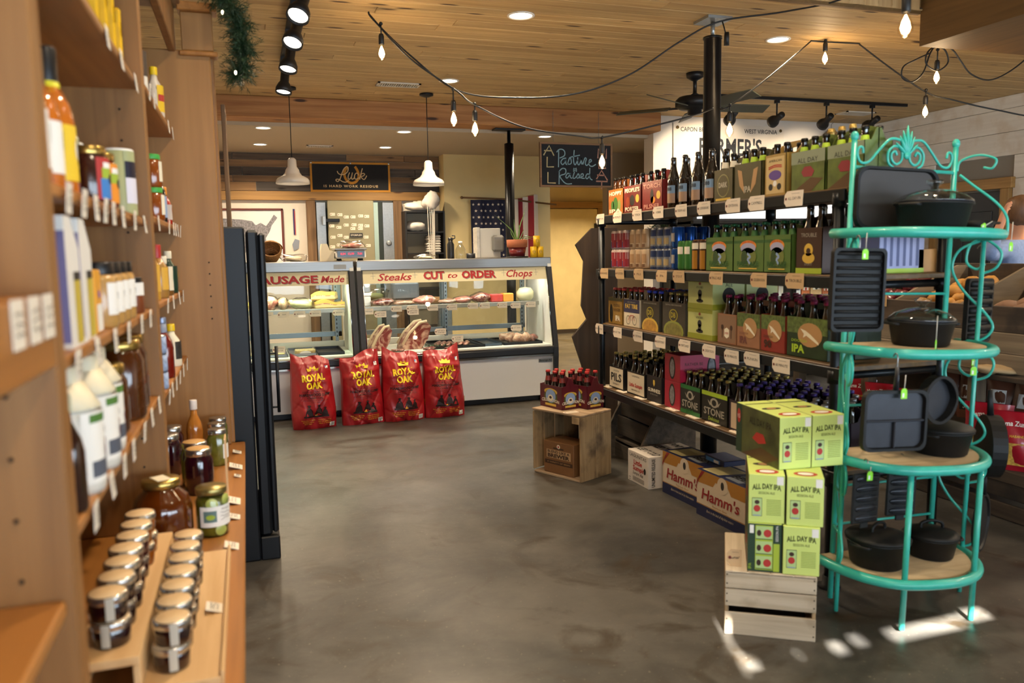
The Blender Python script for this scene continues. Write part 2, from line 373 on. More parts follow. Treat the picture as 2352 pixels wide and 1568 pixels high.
# walls
struct(MB().box(-.9, -.78, -1.6, 10.5, 0, 3.5, white_w).build('wall_left'), 'left wall of the shop behind the shelving', 'wall')
wr = struct(MB().box(7.44, 7.6, -1.6, 8.3, 0, 3.5, M('wall_backing', '#8a8378', .9)).build('wall_right'), 'right wall of whitewashed boards', 'wall')
z = .0; i = 0
DY0, DY1, DZ = 6.18, 7.16, 2.12
while z < 2.94:
    hh = .235; z1 = min(z+hh, 2.95)
    segs = [(-1.5, DY0), (DY1, 8.2)] if z < DZ else [(-1.5, 2.6+random.random()*2), (0, 8.2)]
    if z >= DZ: segs[1] = (segs[0][1], 8.2)
    for a, b in segs:
        MB().box(-.02, 0, 0, b-a-.004, .002, z1-z-.002, plank_w, ch=.003).build('board', wr, (7.44, a, z))
    z += hh
dr = struct(MB().box(7.40, 7.43, DY0+.1, DY1-.1, 0, 2.0, dark_paint, ch=.004).build('door_1'), 'dark painted panel door in the right wall', 'door')
for zz in (.25, 1.1):
    for yy in (DY0+.2, DY0+.55): MB().box(7.39, 7.402, yy, yy+.26, zz, zz+.7, dark_paint, ch=.008).build('panel', dr)
MB().ball((7.36, DY0+.16, 1.0), .03, M('brass_knob', '#8a7340', .3, 1)).build('door_knob', dr)
MB().box(7.37, 7.43, DY0, DY0+.1, 0, 2.02, trim_v, ch=.004).build('casing', dr); MB().box(7.37, 7.43, DY1-.1, DY1, 0, 2.02, trim_v, ch=.004).build('casing', dr)
MB().box(7.365, 7.435, DY0-.03, DY1+.03, 2.02, 2.13, WOOD('casing_head', '#8a6534', '#ad8449', 'y', knots='#4a2c12'), ch=.004).build('casing_head', dr)
struct(MB().box(4.42, 7.6, 8.18, 8.4, 0, 2.96, white_w).build('wall_back'), 'white wall carrying the canvas shop banner', 'wall')
struct(MB().box(4.52, 5.6, 9.6, 9.75, 0, 2.75, grey_w).build('wall_back_grey'), 'taupe wall end beyond the beam', 'wall')
struct(MB().box(3.93, 7, 13.34, 13.5, 0, 2.75, cream_w).build('wall_back_far'), 'far cream wall around the cold room door', 'wall')
struct(MB().box(-.9, 7, 8.3, 13.5, 2.72, 2.82, rear_c).build('ceiling_rear'), 'painted ceiling over the butcher area', 'ceiling')
struct(MB().box(5.5, 7.7, 8.35, 9.62, 0, 3, grey_w).build('wall_back_core'), 'solid wall core behind the banner wall', 'wall')
struct(MB().box(7, 7.1, 9.6, 13.5, 0, 2.8, cream_w).build('wall_back_side'), 'side wall of the rear passage', 'wall')
struct(MB().box(2.47, 3.93, 10.15, 13.4, 0, 2.75, cream_w).build('wall_back_cream'), 'cream wall behind the flag', 'wall')
# cold room door
d2 = struct(MB().box(5.08, 6.05, 13.27, 13.31, .06, 2.21, M('cream_door', '#d9c489', .6, var=.06, scale=5), ch=.006).build('door_2'), 'tall cream cold room door at the end of the passage', 'door')
MB().box(4.98, 5.08, 13.25, 13.33, 0, 2.22, trim_v, ch=.004).build('casing', d2); MB().box(6.05, 6.16, 13.25, 13.33, 0, 2.22, trim_v, ch=.004).build('casing', d2)
MB().box(4.95, 6.19, 13.24, 13.33, 2.22, 2.33, trim_w, ch=.004).build('casing_head', d2); MB().box(5.98, 6.04, 13.24, 13.28, 1.75, 1.95, black_m).build('hinge', d2)
MB().box(5.08, 6.05, 13.25, 13.27, 0, .06, M('kick', '#3a2f22', .8)).build('sweep', d2)
# rear wall: white below, barn boards above
wb = struct(MB().box(-.9, 2.47, 10.42, 10.6, 0, 2.75, rear_w).build('wall_back_butcher'), 'white rear wall of the butcher area with barn boards above', 'wall')
rows = [(2.64, 2.72, 3), (2.55, 2.64, 0), (2.45, 2.55, 2), (2.37, 2.45, 1), (2.26, 2.37, 2)]
for k, (a, b, mi) in enumerate(rows):
    x = -.9
    while x < 2.46:
        x1 = min(x+random.uniform(.7, 1.5), 2.47)
        MB().box(0, x1-x-.004, -random.uniform(.022, .03), 0, 0, b-a-.004, barn[(mi+(1 if random.random() < .3 else 0)) % 4], ch=.003).build('board', wb, (x, 10.42, a)); x = x1
MB().box(-.9, 2.47, 10.37, 10.42, 2.145, 2.255, trim_w, ch=.004).build('rail', wb)
# steel cold-room doorway in the rear wall
steel_g = M('galvanised', '#a9adad', .38, .85, var=.08, scale=40)
d3 = struct(MB().box(.86, 1.84, 10.39, 10.41, 0, 2.13, M('cold_room_dark', '#2a3330', .7)).build('door_3'), 'steel cold room doorway behind the counter', 'door')
for a, b in ((.75, .86), (1.84, 1.95)): MB().box(a, b, 10.34, 10.42, 0, 2.14, barn_v, ch=.004).build('casing', d3)
MB().box(.87, .985, 10.35, 10.4, 0, 2.12, steel_g, ch=.003).build('jamb', d3); MB().box(1.7, 1.84, 10.35, 10.4, 0, 2.12, steel_g, ch=.003).build('jamb', d3)
leaf = MB().box(1.0, 1.57, 10.24, 10.3, .05, 2.135, M('cold_room_door', '#8b8468', .5, .2, var=.04, scale=6), ch=.006).build('leaf', d3)
MB().box(1.575, 1.64, 10.34, 10.38, 0, 2.12, M('cold_light', '#9fb8b4', .6)).build('gap', d3)
hb = MB(); hb.box(.95, 1.14, 10.215, 10.24, 1.87, 1.91, black_m, ch=.004); hb.box(.93, .97, 10.2, 10.24, 1.83, 1.94, steel_g, ch=.004); hb.build('latch', d3)
pl = MB(); pl.box(1.26, 1.42, 10.225, 10.24, 1.68, 1.73, M('plate_black', '#16130f', .4)); pl.txt(face_front(y=10.225), 'STORFLEX', 1.34, 1.694, .022, M('plate_text', '#c8bfa8', .5), bold=.02); pl.build('maker_plate', d3)
MB().lathe([(.0, 0), (.035, 0), (.035, .02), (.02, .025), (0, .025)], steel_g, 14, T=Matrix.Translation((1.77, 10.35, 1.6)) @ Matrix.Rotation(PI/2, 4, 'X')).build('boss', d3)
# shop front behind the camera: windows, added sun-blocking roof, slits shaped for the sun patches
wf_mat = M('shopfront_wall', '#b7a98f', .8)
wf = MB()
def wall_with_holes(b, x0, x1, z0, z1, y0, y1, holes, mat):
    xs = sorted({x0, x1, *[h[0] for h in holes], *[h[1] for h in holes]}); zs = sorted({z0, z1, *[h[2] for h in holes], *[h[3] for h in holes]})
    for i in range(len(xs)-1):
        for j in range(len(zs)-1):
            cx, cz = (xs[i]+xs[i+1])/2, (zs[j]+zs[j+1])/2
            if not any(h[0] < cx < h[1] and h[2] < cz < h[3] for h in holes): b.box(xs[i], xs[i+1], y0, y1, zs[j], zs[j+1], mat)
WIN = [(-.5, 1.2, .6, 1.9), (1.35, 2.95, .6, 1.9), (3.1, 4.7, .6, 1.9), (4.85, 6.9, .6, 1.9)]
SUN_SLITS = [(.222, .262, 2.10, 2.37), (.262, .32, 2.12, 2.2), (.45, .5, 2.125, 2.19), (.6, .685, 2.11, 2.195), (.7, .785, 2.125, 2.205), (.86, 1.25, 2.115, 2.2), (1.25, 1.39, 2.13, 2.215)]  # unseen slits, placed and sized only to throw the sun patches on the floor
wall_with_holes(wf, -.9, 7.6, 0, 3.5, -1.6, -1.5, WIN+SUN_SLITS, wf_mat)
struct(wf.build('wall_front'), 'shop front wall with windows behind the viewer', 'wall')
for n, (a, b, c, d) in enumerate(WIN):
    f = MB()
    for q in ((a, a+.05, c, d), (b-.05, b, c, d), (a, b, c, c+.05), (a, b, d-.05, d), ((a+b)/2-.02, (a+b)/2+.02, c, d)): f.box(q[0], q[1], -1.58, -1.52, q[2], q[3], black_m)
    o = struct(f.build('window_%d' % (n+1)), 'black framed shop window, %s from the shelving' % ORD[n], 'window')
    MB().box(a+.04, b-.04, -1.555, -1.55, c+.04, d-.04, GLASS('window_glass', (.95, .97, .97), .6)).build('pane', o)
    area_light('window_portal_%d' % n, ((a+b)/2, -1.62, (c+d)/2), b-a, 1, (1, 1, 1), d-c, (0, 1, 0)).data.cycles.is_portal = True
struct(MB().box(-2, 9, -4.2, -1.6, 1.96, 2.05, M('sun_blocker', '#6e665a', .8)).build('sun_block_slab'), 'added roof slab outside the shop front that blocks the sun', 'roof')  # unseen roof added to keep direct sun off the windows below the slits

# recessed ceiling lights
can_rim = M('can_rim', '#e8e2d6', .5); lens = EMIT('can_lens', (1.0, .86, .66), 14.0)
def can(x, y, z, power, label, group, r=.075):
    t = thing('recessed_light', label, 'ceiling light', (x, y, z), 0, group)
    MB().lathe([(r*1.18, 0), (r*1.18, -.006), (r, -.008), (r*.96, 0)], can_rim, 24).build('trim_ring', t)
    MB().lathe([(0, -.002), (r*.97, -.002)], lens, 24).build('lens', t)
    area_light('can_lamp', (x, y, z-.02), r*2, power, WARM, spread=2.4)
CANP = 30
for x, y, lb in ((1.76, 6.95, 'round recessed light in the pine ceiling near the pendant lamps'), (1.74, 4.97, 'round recessed light in the pine ceiling left of the string lights'), (3.73, 5.04, 'round recessed light in the pine ceiling right of the black pole'),):
    can(x, y, CEIL, CANP, lb, None)
for x, y, lb in ((.23, 8.41, 'recessed light in the rear ceiling, front row left'), (1.63, 8.38, 'recessed light in the rear ceiling, front row middle'), (3.2, 8.4, 'recessed light in the rear ceiling above the chalkboard'),
                 (.22, 9.63, 'recessed light in the rear ceiling, back row left'), (1.64, 9.62, 'recessed light in the rear ceiling, back row right')):
    can(x, y, 2.72, 30, lb, None, .07)
can(5.5, 11.6, 2.72, 105, 'recessed light in the passage by the cold room door', None, .07)
for x, y, lb in ((.9, 2.6, 'by the hutch'), (2.6, 2.4, 'by the teal rack'), (.9, .4, 'behind the viewer on the left'), (2.6, .2, 'behind the viewer on the right')):
    can(x, y, 3.4, 30 if x < 2 else 8, 'recessed light in the raised front ceiling, '+lb, 'recessed lights in the raised front ceiling')
for x, y, lb in ((5.6, 2.6, 'above the produce stand'), (5.6, .6, 'by the shop front'), (6.6, 3.7, 'by the right wall')):
    can(x, y, 2.73, 60, 'added fill light in the plywood bulkhead '+lb, 'added fill lights in the bulkhead')  # out-of-view lights added to brighten the right wall, bins and person
# ceiling vents
vent_m = M('vent_white', '#cfc8ba', .5)
def vent(x, y, z, wx, wy, label):
    t = thing('ceiling_vent', label, 'vent', (x, y, z))
    b = MB()
    for q in ((-wx/2, wx/2, -wy/2, -wy/2+.02), (-wx/2, wx/2, wy/2-.02, wy/2), (-wx/2, -wx/2+.02, -wy/2, wy/2), (wx/2-.02, wx/2, -wy/2, wy/2)): b.box(*q, -.012, -.001, vent_m)
    b.build('frame', t); MB().box(-wx/2+.015, wx/2-.015, -wy/2+.015, wy/2-.015, -.004, -.002, M('vent_dark', '#2a2620', .8)).build('backing', t)
    n = int(wx/.022)
    for i in range(n):
        xx = -wx/2+.02+(wx-.04)*(i+.5)/n; MB().box(xx-.005, xx+.005, -wy/2+.015, wy/2-.015, -.011, -.004, vent_m).build('slat', t)
vent(1.36, 7.2, CEIL, .38, .16, 'white slatted vent in the pine ceiling by the pendants')
vent(.88, 9.65, 2.72, .3, .14, 'narrow white vent in the rear ceiling')
vent(6.6, 7.5, CEIL, .4, .2, 'white slatted vent in the pine ceiling by the right wall')

# ================================================================== LEFT SHELVING AND ITS GOODS
hw = WOOD('hutch_wood', '#7d5429', '#9c6d3a', 'z', rough=.5, rnd=.05, bump=.06)
hw_x = WOOD('hutch_shelf_wood', '#95602a', '#b57a3c', 'y', rough=.38, rnd=.05, bump=.06)
hw_panel = WOOD('hutch_panel', '#8f6130', '#ad7b42', 'z', rough=.5, rnd=.04, bump=.05, fine=.5)
h = thing('shelving_hutch', 'tall wooden shelving hutch stocked with jars along the left wall', 'shelving', (0, 0, 0))
def hb(name, *a, mat=hw, ch=.004): return MB().box(*a, mat, ch=ch).build(name, h)
hb('base_cabinet', -.77, -.08, .6, 3.84, 0, .575)
hb('ledge', -.77, -.045, .6, 3.842, .575, .6, mat=hw_x)
hb('back_panel', -.77, -.755, .6, 3.82, .6, 2.5, mat=hw_panel)
hb('partition', -.75, -.262, 1.275, 1.328, .6, 2.62); hb('partition', -.75, -.262, 2.65, 2.692, .6, 2.62)
e = hb('end_panel', -.75, -.102, 3.80, 3.838, .6, 2.34, mat=hw_panel)
st = MB()
for k in range(6):
    for xx in (-.155, -.62): st.lathe([(.0035, 0), (.0035, .004), (0, .004)], M('peg_hole', '#2b1c0d', .9), 8, T=Matrix.Translation((xx, 3.801, 1.18+k*.05)) @ Matrix.Rotation(PI/2, 4, 'X'))
st.build('peg_hole', e)
hb('stile', -.16, -.088, 3.838, 3.856, .6, 2.34)
SH1 = (1.97, 1.57, 1.30, 1.03)
for z in SH1: hb('shelf', -.75, -.275, 1.33, 2.648, z-.022, z, mat=hw_x)
for z in (1.99, 1.585, 1.31, 1.02): hb('shelf', -.75, -.268, 2.694, 3.798, z-.022, z, mat=hw_x)
hb('shelf', -.75, -.275, .6, 1.272, 1.38, 1.402, mat=hw_x); hb('shelf_lip', -.277, -.262, .6, 1.272, 1.30, 1.402, mat=hw_x); hb('shelf', -.75, -.275, .6, 1.272, .93, .955, mat=hw_x)
for yy in (1.272, 2.648):
    st = MB()
    for k in range(14):
        for xx in (-.33, -.68): st.lathe([(.0035, 0), (.0035, .003), (0, .003)], M('peg_hole', '#2b1c0d', .9), 8, T=Matrix.Translation((xx, yy+.002, .72+k*.09)) @ Matrix.Rotation(PI/2, 4, 'X'))
    st.build('peg_hole', h)
hb('header_rail', -.27, -.24, .6, 3.84, 2.33, 2.52); hb('crown_box', -.215, -.085, 3.80, 3.838, 2.34, 2.5, mat=hw_panel)
hb('crown_ledge', -.225, -.07, 3.78, 3.856, 2.315, 2.335, mat=hw_x); hb('crown_ledge', -.225, -.066, 3.77, 3.87, 2.5, 2.535, mat=hw_x)
hb('top', -.77, -.21, .6, 3.84, 2.52, 2.54)

# ---- containers
gold_lid = M('gold_lid', '#b79a55', .25, .9); silver_lid = M('silver_lid', '#c9c9c8', .22, .95); black_cap = M('black_cap', '#111114', .35)
white_p = M('white_label', '#eeebe4', .6); cream_p = M('cream_label', '#e9dfc6', .6); ink = M('label_ink', '#2a2622', .7); red_p = M('red_print', '#b5322a', .55); green_p = M('green_print', '#4f7a35', .55); yellow_p = M('yellow_print', '#e9c42f', .55)
blue_p = M('blue_print', '#3f7fc4', .5); orange_p = M('orange_print', '#e8902c', .5); kraft = M('kraft_paper', '#c9a26a', .7, var=.06); purple_p = M('purple_print', '#5b3f8f', .5)
honey = M('honey', '#4a2308', .12, coat=.8); amber = M('amber_syrup', '#2a0f06', .12, coat=.8); berry = M('dark_jam', '#1f070a', .1, coat=.9); beet = M('beets', '#2a0716', .12, coat=.9, var=.3, scale=40)
sauce = M('hot_sauce', '#c46a1c', .15, coat=.8, var=.12, scale=30); ketchup = M('ketchup', '#6e1409', .14, coat=.8); mustard = M('mustard', '#cf9a35', .2, coat=.5); olive = M('olives', '#6b6a28', .15, coat=.8, var=.25, scale=45)
def jar(label, r, hgt, body, lid, loc, rz=0, lab=None, lid_h=.018, name='jar', cat='jar', group=None, art=None, shape='jar', lid_top=None):
    if shape == 'jar': prof = [(0, 0), (r*.93, 0), (r, hgt*.05), (r, hgt*.74), (r*.86, hgt*.84), (r*.84, hgt-lid_h)]; lr = r*.9
    elif shape == 'can': prof = [(0, 0), (r*.97, 0), (r, .004), (r, hgt-.006)]; lr = r*.99
    elif shape == 'squat': prof = [(0, 0), (r*.9, 0), (r*.96, hgt*.06), (r, hgt-lid_h-.003), (r*.97, hgt-lid_h)]; lr = r*1.06
    elif shape == 'round': prof = [(0, 0), (r*.8, 0), (r*.95, hgt*.05), (r, hgt*.2), (r, hgt*.55), (r*.88, hgt*.72), (r*.6, hgt*.84), (r*.58, hgt-lid_h)]; lr = r*.64
    elif shape == 'bottle': prof = [(0, 0), (r*.94, 0), (r, hgt*.03), (r, hgt*.5), (r*.85, hgt*.62), (r*.42, hgt*.76), (r*.36, hgt-lid_h)]; lr = r*.45
    elif shape == 'jug': prof = [(0, 0), (r*.95, 0), (r, hgt*.05), (r, hgt*.55), (r*.9, hgt*.64), (r*.5, hgt*.8), (r*.42, hgt-lid_h)]; lr = r*.48
    o = tag(MB().lathe(prof, body, 20).build(name, None, loc, rz), label, cat, group)
    l = MB().lathe([(lr*.98, hgt-lid_h), (lr, hgt-lid_h+.002), (lr, hgt-.003), (lr*.94, hgt), (0, hgt)], lid, 20); l.build('lid' if shape not in ('bottle', 'jug') else 'cap', o)
    if lid_top: MB().lathe([(0, hgt+.0012), (lr*.86, hgt+.0012), (lr*.88, hgt)], lid_top, 20).build('lid_sticker', o)
    if lab:
        mat, z0, z1, span = lab; b = MB(); b.rect(cyl(r, .0007), -span*r, span*r, z0, z1, mat, 1, 14)
        if art: art(b, cyl(r, .0007), r)
        b.build('label', o)
    return o
def fac(o): return o
AIS = PI/2                                                        # turned so the front looks along +x, towards the aisle
def scribble(b, fn, u0, u1, v, mat, n=3, dv=.01, wd=.0022):
    for k in range(n):
        pts = [(u0+(u1-u0)*i/9, v-k*dv+random.uniform(-.003, .003)) for i in range(10)]; b.stroke(fn, pts, wd, mat, 3, True, 2)
def a_tree(b, f, r): b.ell(f, 0, .09, r*.3, .018, green_p, 2); b.rect(f, -.003, .003, .06, .09, ink, 2); b.rect(f, -r*.5, r*.5, .112, .117, ink, 2)
F = AIS+.45
jar('hot sauce bottle with a white label beside the partition', .036, .25, sauce, black_cap, (-.33, 1.5, 1.57), F, (white_p, .03, .125, 1.5), .08, 'sauce_bottle', 'bottle', art=a_tree, shape='bottle')
jar('hot sauce bottle with a white label, second from the partition', .036, .245, sauce, black_cap, (-.33, 1.6, 1.57), F, (white_p, .03, .12, 1.5), .08, 'sauce_bottle', 'bottle', art=a_tree, shape='bottle')
o = jar('tall orange sauce bottle with a yellow neck band and black cap', .042, .28, sauce, black_cap, (-.34, 1.75, 1.57), F, (yellow_p, .03, .135, 1.5), .07, 'sauce_bottle', 'bottle', art=lambda b, f, r: (b.ell(f, 0, .09, .03, .035, white_p, 2), b.ell(f, 0, .09, .018, .022, ink, 3)), shape='bottle')
MB().lathe([(.022, .185), (.0225, .187), (.0205, .215), (.019, .216)], M('neck_band', '#d9d21f', .5), 16).build('neck_band', o)
def a_bus(c):
    def f_(b, f, r):
        b.rect(f, -r*1.3, r*1.3, .012, .055, c, 2, 10); b.rect(f, -r*1.2, r*1.2, .055, .078, M('lime_print', '#9fb53a', .5), 2, 10); b.ell(f, -r*.5, .055, .011, .011, ink, 3); b.ell(f, r*.5, .055, .011, .011, ink, 3)
        b.rect(f, -r*1.1, r*1.1, .078, .09, white_p, 2, 8)
    return f_
jar('salsa jar with a blue van label', .04, .125, M('salsa_dark', '#3a1a10', .2, coat=.6), gold_lid, (-.315, 1.97, 1.57), F, (red_p, .01, .1, 1.5), art=a_bus(blue_p))
jar('salsa jar with an orange van label', .04, .125, M('salsa_red', '#7a2412', .2, coat=.6), gold_lid, (-.315, 2.09, 1.57), F, (orange_p, .01, .1, 1.5), art=a_bus(orange_p))
jar('salsa jar with a yellow label behind the van jars', .04, .125, M('salsa_red', '#7a2412', .2, coat=.6), gold_lid, (-.40, 2.02, 1.57), F, (yellow_p, .01, .1, 1.5))
sage = M('sage_tin', '#a7ab7c', .45); navy = M('navy_print', '#15142c', .5)
def a_tin(b, f, r): b.rect(f, -r*1.5, r*1.5, .105, .15, navy, 2, 12); b.ell(f, r*.3, .13, .012, .014, M('violet', '#5a49c8', .5), 3); b.rect(f, -r*1.5, r*1.5, .035, .105, M('lilac_white', '#dcd8e4', .55), 2, 12); b.ell(f, .01, .06, .008, .012, yellow_p, 3); b.txt(f, 'CUP', 0, .11, .012, white_p, 3)
for loc, lb in (((-.42, 2.25, 1.57), 'pale green tin with a navy band behind the salsa jars'), ((-.43, 2.38, 1.57), 'pale green tin, middle one at the back of the shelf'), ((-.325, 2.5, 1.57), 'pale green tin with a navy band nearest the second partition')):
    jar(lb, .042, .185, sage, white_p, loc, F, (sage, .004, .178, 1.55), .008, 'tea_tin', 'tin', art=a_tin, shape='can')
pk = M('snack_yellow', '#e6b31c', .35, var=.1, scale=25); 
for k, (yy, hh) in enumerate(((2.16, .2), (2.3, .19), (2.43, .18), (2.55, .17))):
    b = MB(); b.box(-.045, .045, 0, .06, 0, hh, pk, ch=.006); f = face_front(); b.rect(f, -.042, .042, hh*.55, hh*.8, red_p, 1); b.rect(f, -.035, .035, hh*.15, hh*.4, M('snack_orange', '#d8631c', .5), 1); b.ell(f, 0, hh*.65, .03, .02, yellow_p, 2)
    tag(b.build('snack_packet', None, (-.3, yy, 1.97), AIS+.15), 'yellow and red snack packet on the top shelf, %s from the second partition' % ('fourth', 'third', 'second', 'first')[k], 'packet', 'yellow packets on the top shelf')
# white slant-top boxes, orange box, spice jars
wb_ = M('white_carton', '#e9e6df', .5); vio = M('violet_carton', '#6a648f', .5)
for k, yy in enumerate((1.56, 1.68)):
    b = MB(); b.prism([(-.055, 0), (.055, 0), (.055, .17), (0, .225), (-.055, .225)], 0, .12, wb_); f = face_front(); b.rect(f, -.005, .05, .005, .115, M('mustard_print', '#c9b23c', .5), 1); b.rect(f, -.005, .05, .115, .13, ink, 1); b.rect(face_left(-.055), -.12, 0, .01, .2, vio, 1)
    tag(b.build('slant_top_carton', None, (-.285, yy, 1.30), AIS), ('white slant-topped carton beside the first partition', 'white slant-topped carton next to the orange box')[k], 'carton', 'white slant-topped cartons')
b = MB(); b.box(-.035, .035, 0, .07, 0, .13, M('orange_carton', '#e3a02a', .5), ch=.003); b.rect(face_front(), -.03, .03, .005, .06, white_p, 1); b.ell(face_front(), 0, .08, .008, .008, M('violet', '#5a49c8', .5), 2)
tag(b.build('orange_carton', None, (-.29, 1.82, 1.30), AIS), 'small orange carton with a white lower half on the middle shelf', 'carton')
spice = M('mustard_seed', '#b98d4e', .25, coat=.5, var=.1, scale=60)
for k, (xx, yy) in enumerate(((-.31, 1.95), (-.31, 2.05), (-.31, 2.15), (-.31, 2.25), (-.4, 1.98), (-.4, 2.08), (-.4, 2.18))):
    jar('spice jar with a black lid, %s' % ('front row first from the orange carton', 'front row second from the orange carton', 'front row third from the orange carton', 'front row fourth from the orange carton', 'back row first from the orange carton', 'back row second from the orange carton', 'back row third from the orange carton')[k], .037, .145, spice, black_cap, (xx, yy, 1.30), F, (white_p, .03, .1, 1.4), .03, 'spice_jar', group='spice jars on the middle shelf', art=lambda b, f, r: (b.txt(f, 'SPICE', 0, .065, .014, ink, 2), b.rect(f, -.03, .03, .034, .042, M('grey_print', '#555a66', .6), 2)))
jar('small squat jar of brown rub with a white label', .034, .1, M('rub', '#7a3f22', .3, coat=.4), black_cap, (-.31, 2.45, 1.30), F, (white_p, .05, .085, 1.5), .02, 'spice_jar')
# syrup jugs and honey on the lower shelf
jugw = M('jug_plastic', '#d9d6cc', .35); crm = M('cream_cap', '#ecdfbe', .45)
def a_barn(b, f, r): b.rect(f, -r*1.2, r*1.2, .13, .145, green_p, 2, 8); b.ell(f, 0, .075, .03, .02, M('barn_print', '#7a2a24', .6), 3); b.rect(f, -r*1.2, r*1.2, .03, .06, M('grey_print', '#6a6e78', .6), 2, 8); b.txt(f, 'Syrup', 0, .105, .016, ink, 3, shear=.3)
for k, (xx, yy, hh, lid, bl) in enumerate(((-.32, 1.6, .23, crm, 1), (-.32, 1.78, .23, crm, 1), (-.33, 1.93, .23, crm, 1), (-.46, 1.66, .24, black_cap, 0), (-.46, 1.82, .24, black_cap, 0))):
    o = jar(('syrup jug with a cream cone cap nearest the viewer', 'syrup jug with a cream cone cap, second along the shelf', 'syrup jug with a cream cone cap, third along the shelf', 'white jug with a black cap at the back near the partition', 'white jug with a black cap at the back next to the honey')[k], .056, hh, jugw, lid, (xx, yy, 1.03), F, (white_p, .02, .15, 1.5), .035, 'syrup_jug', 'jug', art=a_barn, shape='jug')
    if bl: MB().lathe([(.054, .155), (.056, .157), (.03, .2), (.027, .2)], crm, 20).build('shoulder_cone', o)
jar('small dark syrup bottle with a pale cap by the partition', .028, .2, amber, M('mint_cap', '#b9c2a8', .4), (-.3, 1.47, 1.03), F, None, .03, 'syrup_bottle', 'bottle', shape='bottle')
for k, (xx, yy, r, hh) in enumerate(((-.34, 2.12, .052, .17), (-.33, 2.3, .06, .21), (-.34, 2.46, .06, .21))):
    jar(('short honey jar with a white label', 'big honey jar in the middle of the lower shelf', 'big honey jar beside the second partition')[k], r, hh, honey, gold_lid, (xx, yy, 1.03), F, (white_p, .03, .09, .45), .024, 'honey_jar', art=lambda b, f, r: (b.ell(f, 0, .075, .006, .008, ink, 2), b.ell(f, .004, .045, .007, .009, red_p, 2)))
# bay by the end panel
fz = AIS+.3
def shelf_bottle(lb, xx, yy, z, r, hh, body, cap, lab, shape='bottle', lid_h=.03, art=None, cat='bottle', nm='condiment_bottle'): return jar(lb, r, hh, body, cap, (xx, yy, z), fz, lab, lid_h, nm, cat, art=art, shape=shape)
wht = M('white_bottle', '#e2dccf', .4)
shelf_bottle('pale bottle with dark stripes on the top shelf of the end bay', -.31, 2.92, 1.99, .036, .2, wht, silver_lid, (M('stripe', '#4a3d33', .6), .05, .13, 1.5))
shelf_bottle('slim clear bottle behind the yellow-capped one', -.36, 3.12, 1.99, .03, .19, M('clear_pale', '#cfc8b8', .2, coat=.5), silver_lid, (white_p, .03, .1, 1.4))
shelf_bottle('yellow-capped bottle with a red band, top shelf of the end bay', -.3, 3.42, 1.99, .032, .19, M('red_white', '#d8c9b4', .4), M('yellow_cap', '#f0c81e', .4), (M('yellow_lab', '#e8bd24', .5), .02, .12, 1.5), art=lambda b, f, r: b.rect(f, -r*1.4, r*1.4, .06, .085, red_p, 2, 8))
gcap = M('green_cap', '#3fa545', .4)
shelf_bottle('honey jar with a green cap stacked in the end bay, lower one', -.3, 3.12, 1.585, .036, .115, M('honey_amber', '#8a4412', .15, coat=.7), gcap, (cream_p, .02, .09, 1.0), 'jar', .018, cat='jar', nm='honey_jar')
o = shelf_bottle('honey jar with a green cap stacked in the end bay, upper one', -.3, 3.12, 1.701, .034, .115, M('honey_amber', '#8a4412', .15, coat=.7), gcap, (cream_p, .02, .09, 1.0), 'jar', .018, cat='jar', nm='honey_jar')
shelf_bottle('dark sauce bottle with a bright green nozzle', -.3, 3.33, 1.585, .026, .2, M('dark_sauce', '#15151a', .2, coat=.6), M('nozzle_green', '#3fc24a', .4), (M('blue_white', '#8fa4c4', .5), .02, .1, 1.3), lid_h=.07)
shelf_bottle('red chilli sauce bottle with an orange cap', -.3, 3.52, 1.585, .028, .15, M('chilli', '#a82a18', .2, coat=.6), orange_p, (M('chilli_lab', '#c4b8b0', .5), .02, .08, 1.4), art=lambda b, f, r: b.ell(f, 0, .06, .016, .016, red_p, 2))
shelf_bottle('squeeze mustard bottle with a blue cap', -.31, 2.93, 1.31, .034, .2, mustard, M('cap_blue', '#2b3fb5', .4), (M('mustard_lab', '#d9a83f', .5), .03, .12, 1.4))
shelf_bottle('mustard bottle with a red neck', -.3, 3.1, 1.31, .034, .19, M('tan_mustard', '#a5783a', .25, coat=.4), M('cap_red', '#b02a26', .4), (M('mustard_lab', '#d9a83f', .5), .03, .11, 1.4), lid_h=.05)
shelf_bottle('mustard bottle with a green neck', -.36, 3.22, 1.31, .03, .2, M('tan_mustard', '#a5783a', .25, coat=.4), gcap, (cream_p, .03, .1, 1.4), lid_h=.06)
shelf_bottle('oval-labelled relish jar in the end bay', -.3, 3.3, 1.31, .034, .15, M('relish', '#7a5426', .2, coat=.6), cream_p, (cream_p, .02, .11, 1.2), art=lambda b, f, r: (b.ell(f, 0, .07, .018, .024, green_p, 2), b.rect(f, -.015, .015, .028, .038, red_p, 2)))
shelf_bottle('dark green labelled bottle with a cream cap', -.3, 3.52, 1.31, .034, .17, M('bottle_green', '#1d3a2c', .25, coat=.5), cream_p, (M('bottle_green', '#1d3a2c', .25), .02, .11, 1.4), art=lambda b, f, r: b.ell(f, 0, .075, .014, .025, yellow_p, 2))
for k, (xx, yy) in enumerate(((-.33, 2.98), (-.3, 3.12))):
    o = shelf_bottle(('glass ketchup bottle with a blue cap, behind', 'glass ketchup bottle with a blue cap, in front')[k], xx, yy, 1.02, .036, .22, ketchup, M('cap_pale_blue', '#8c98b4', .3, .4), (white_p, .04, .1, .5), lid_h=.022)
    MB().lathe([(.0165, .165), (.0168, .167), (.0155, .197), (.015, .197)], M('slate_lab', '#8a93a8', .5), 16).build('neck_label', o)
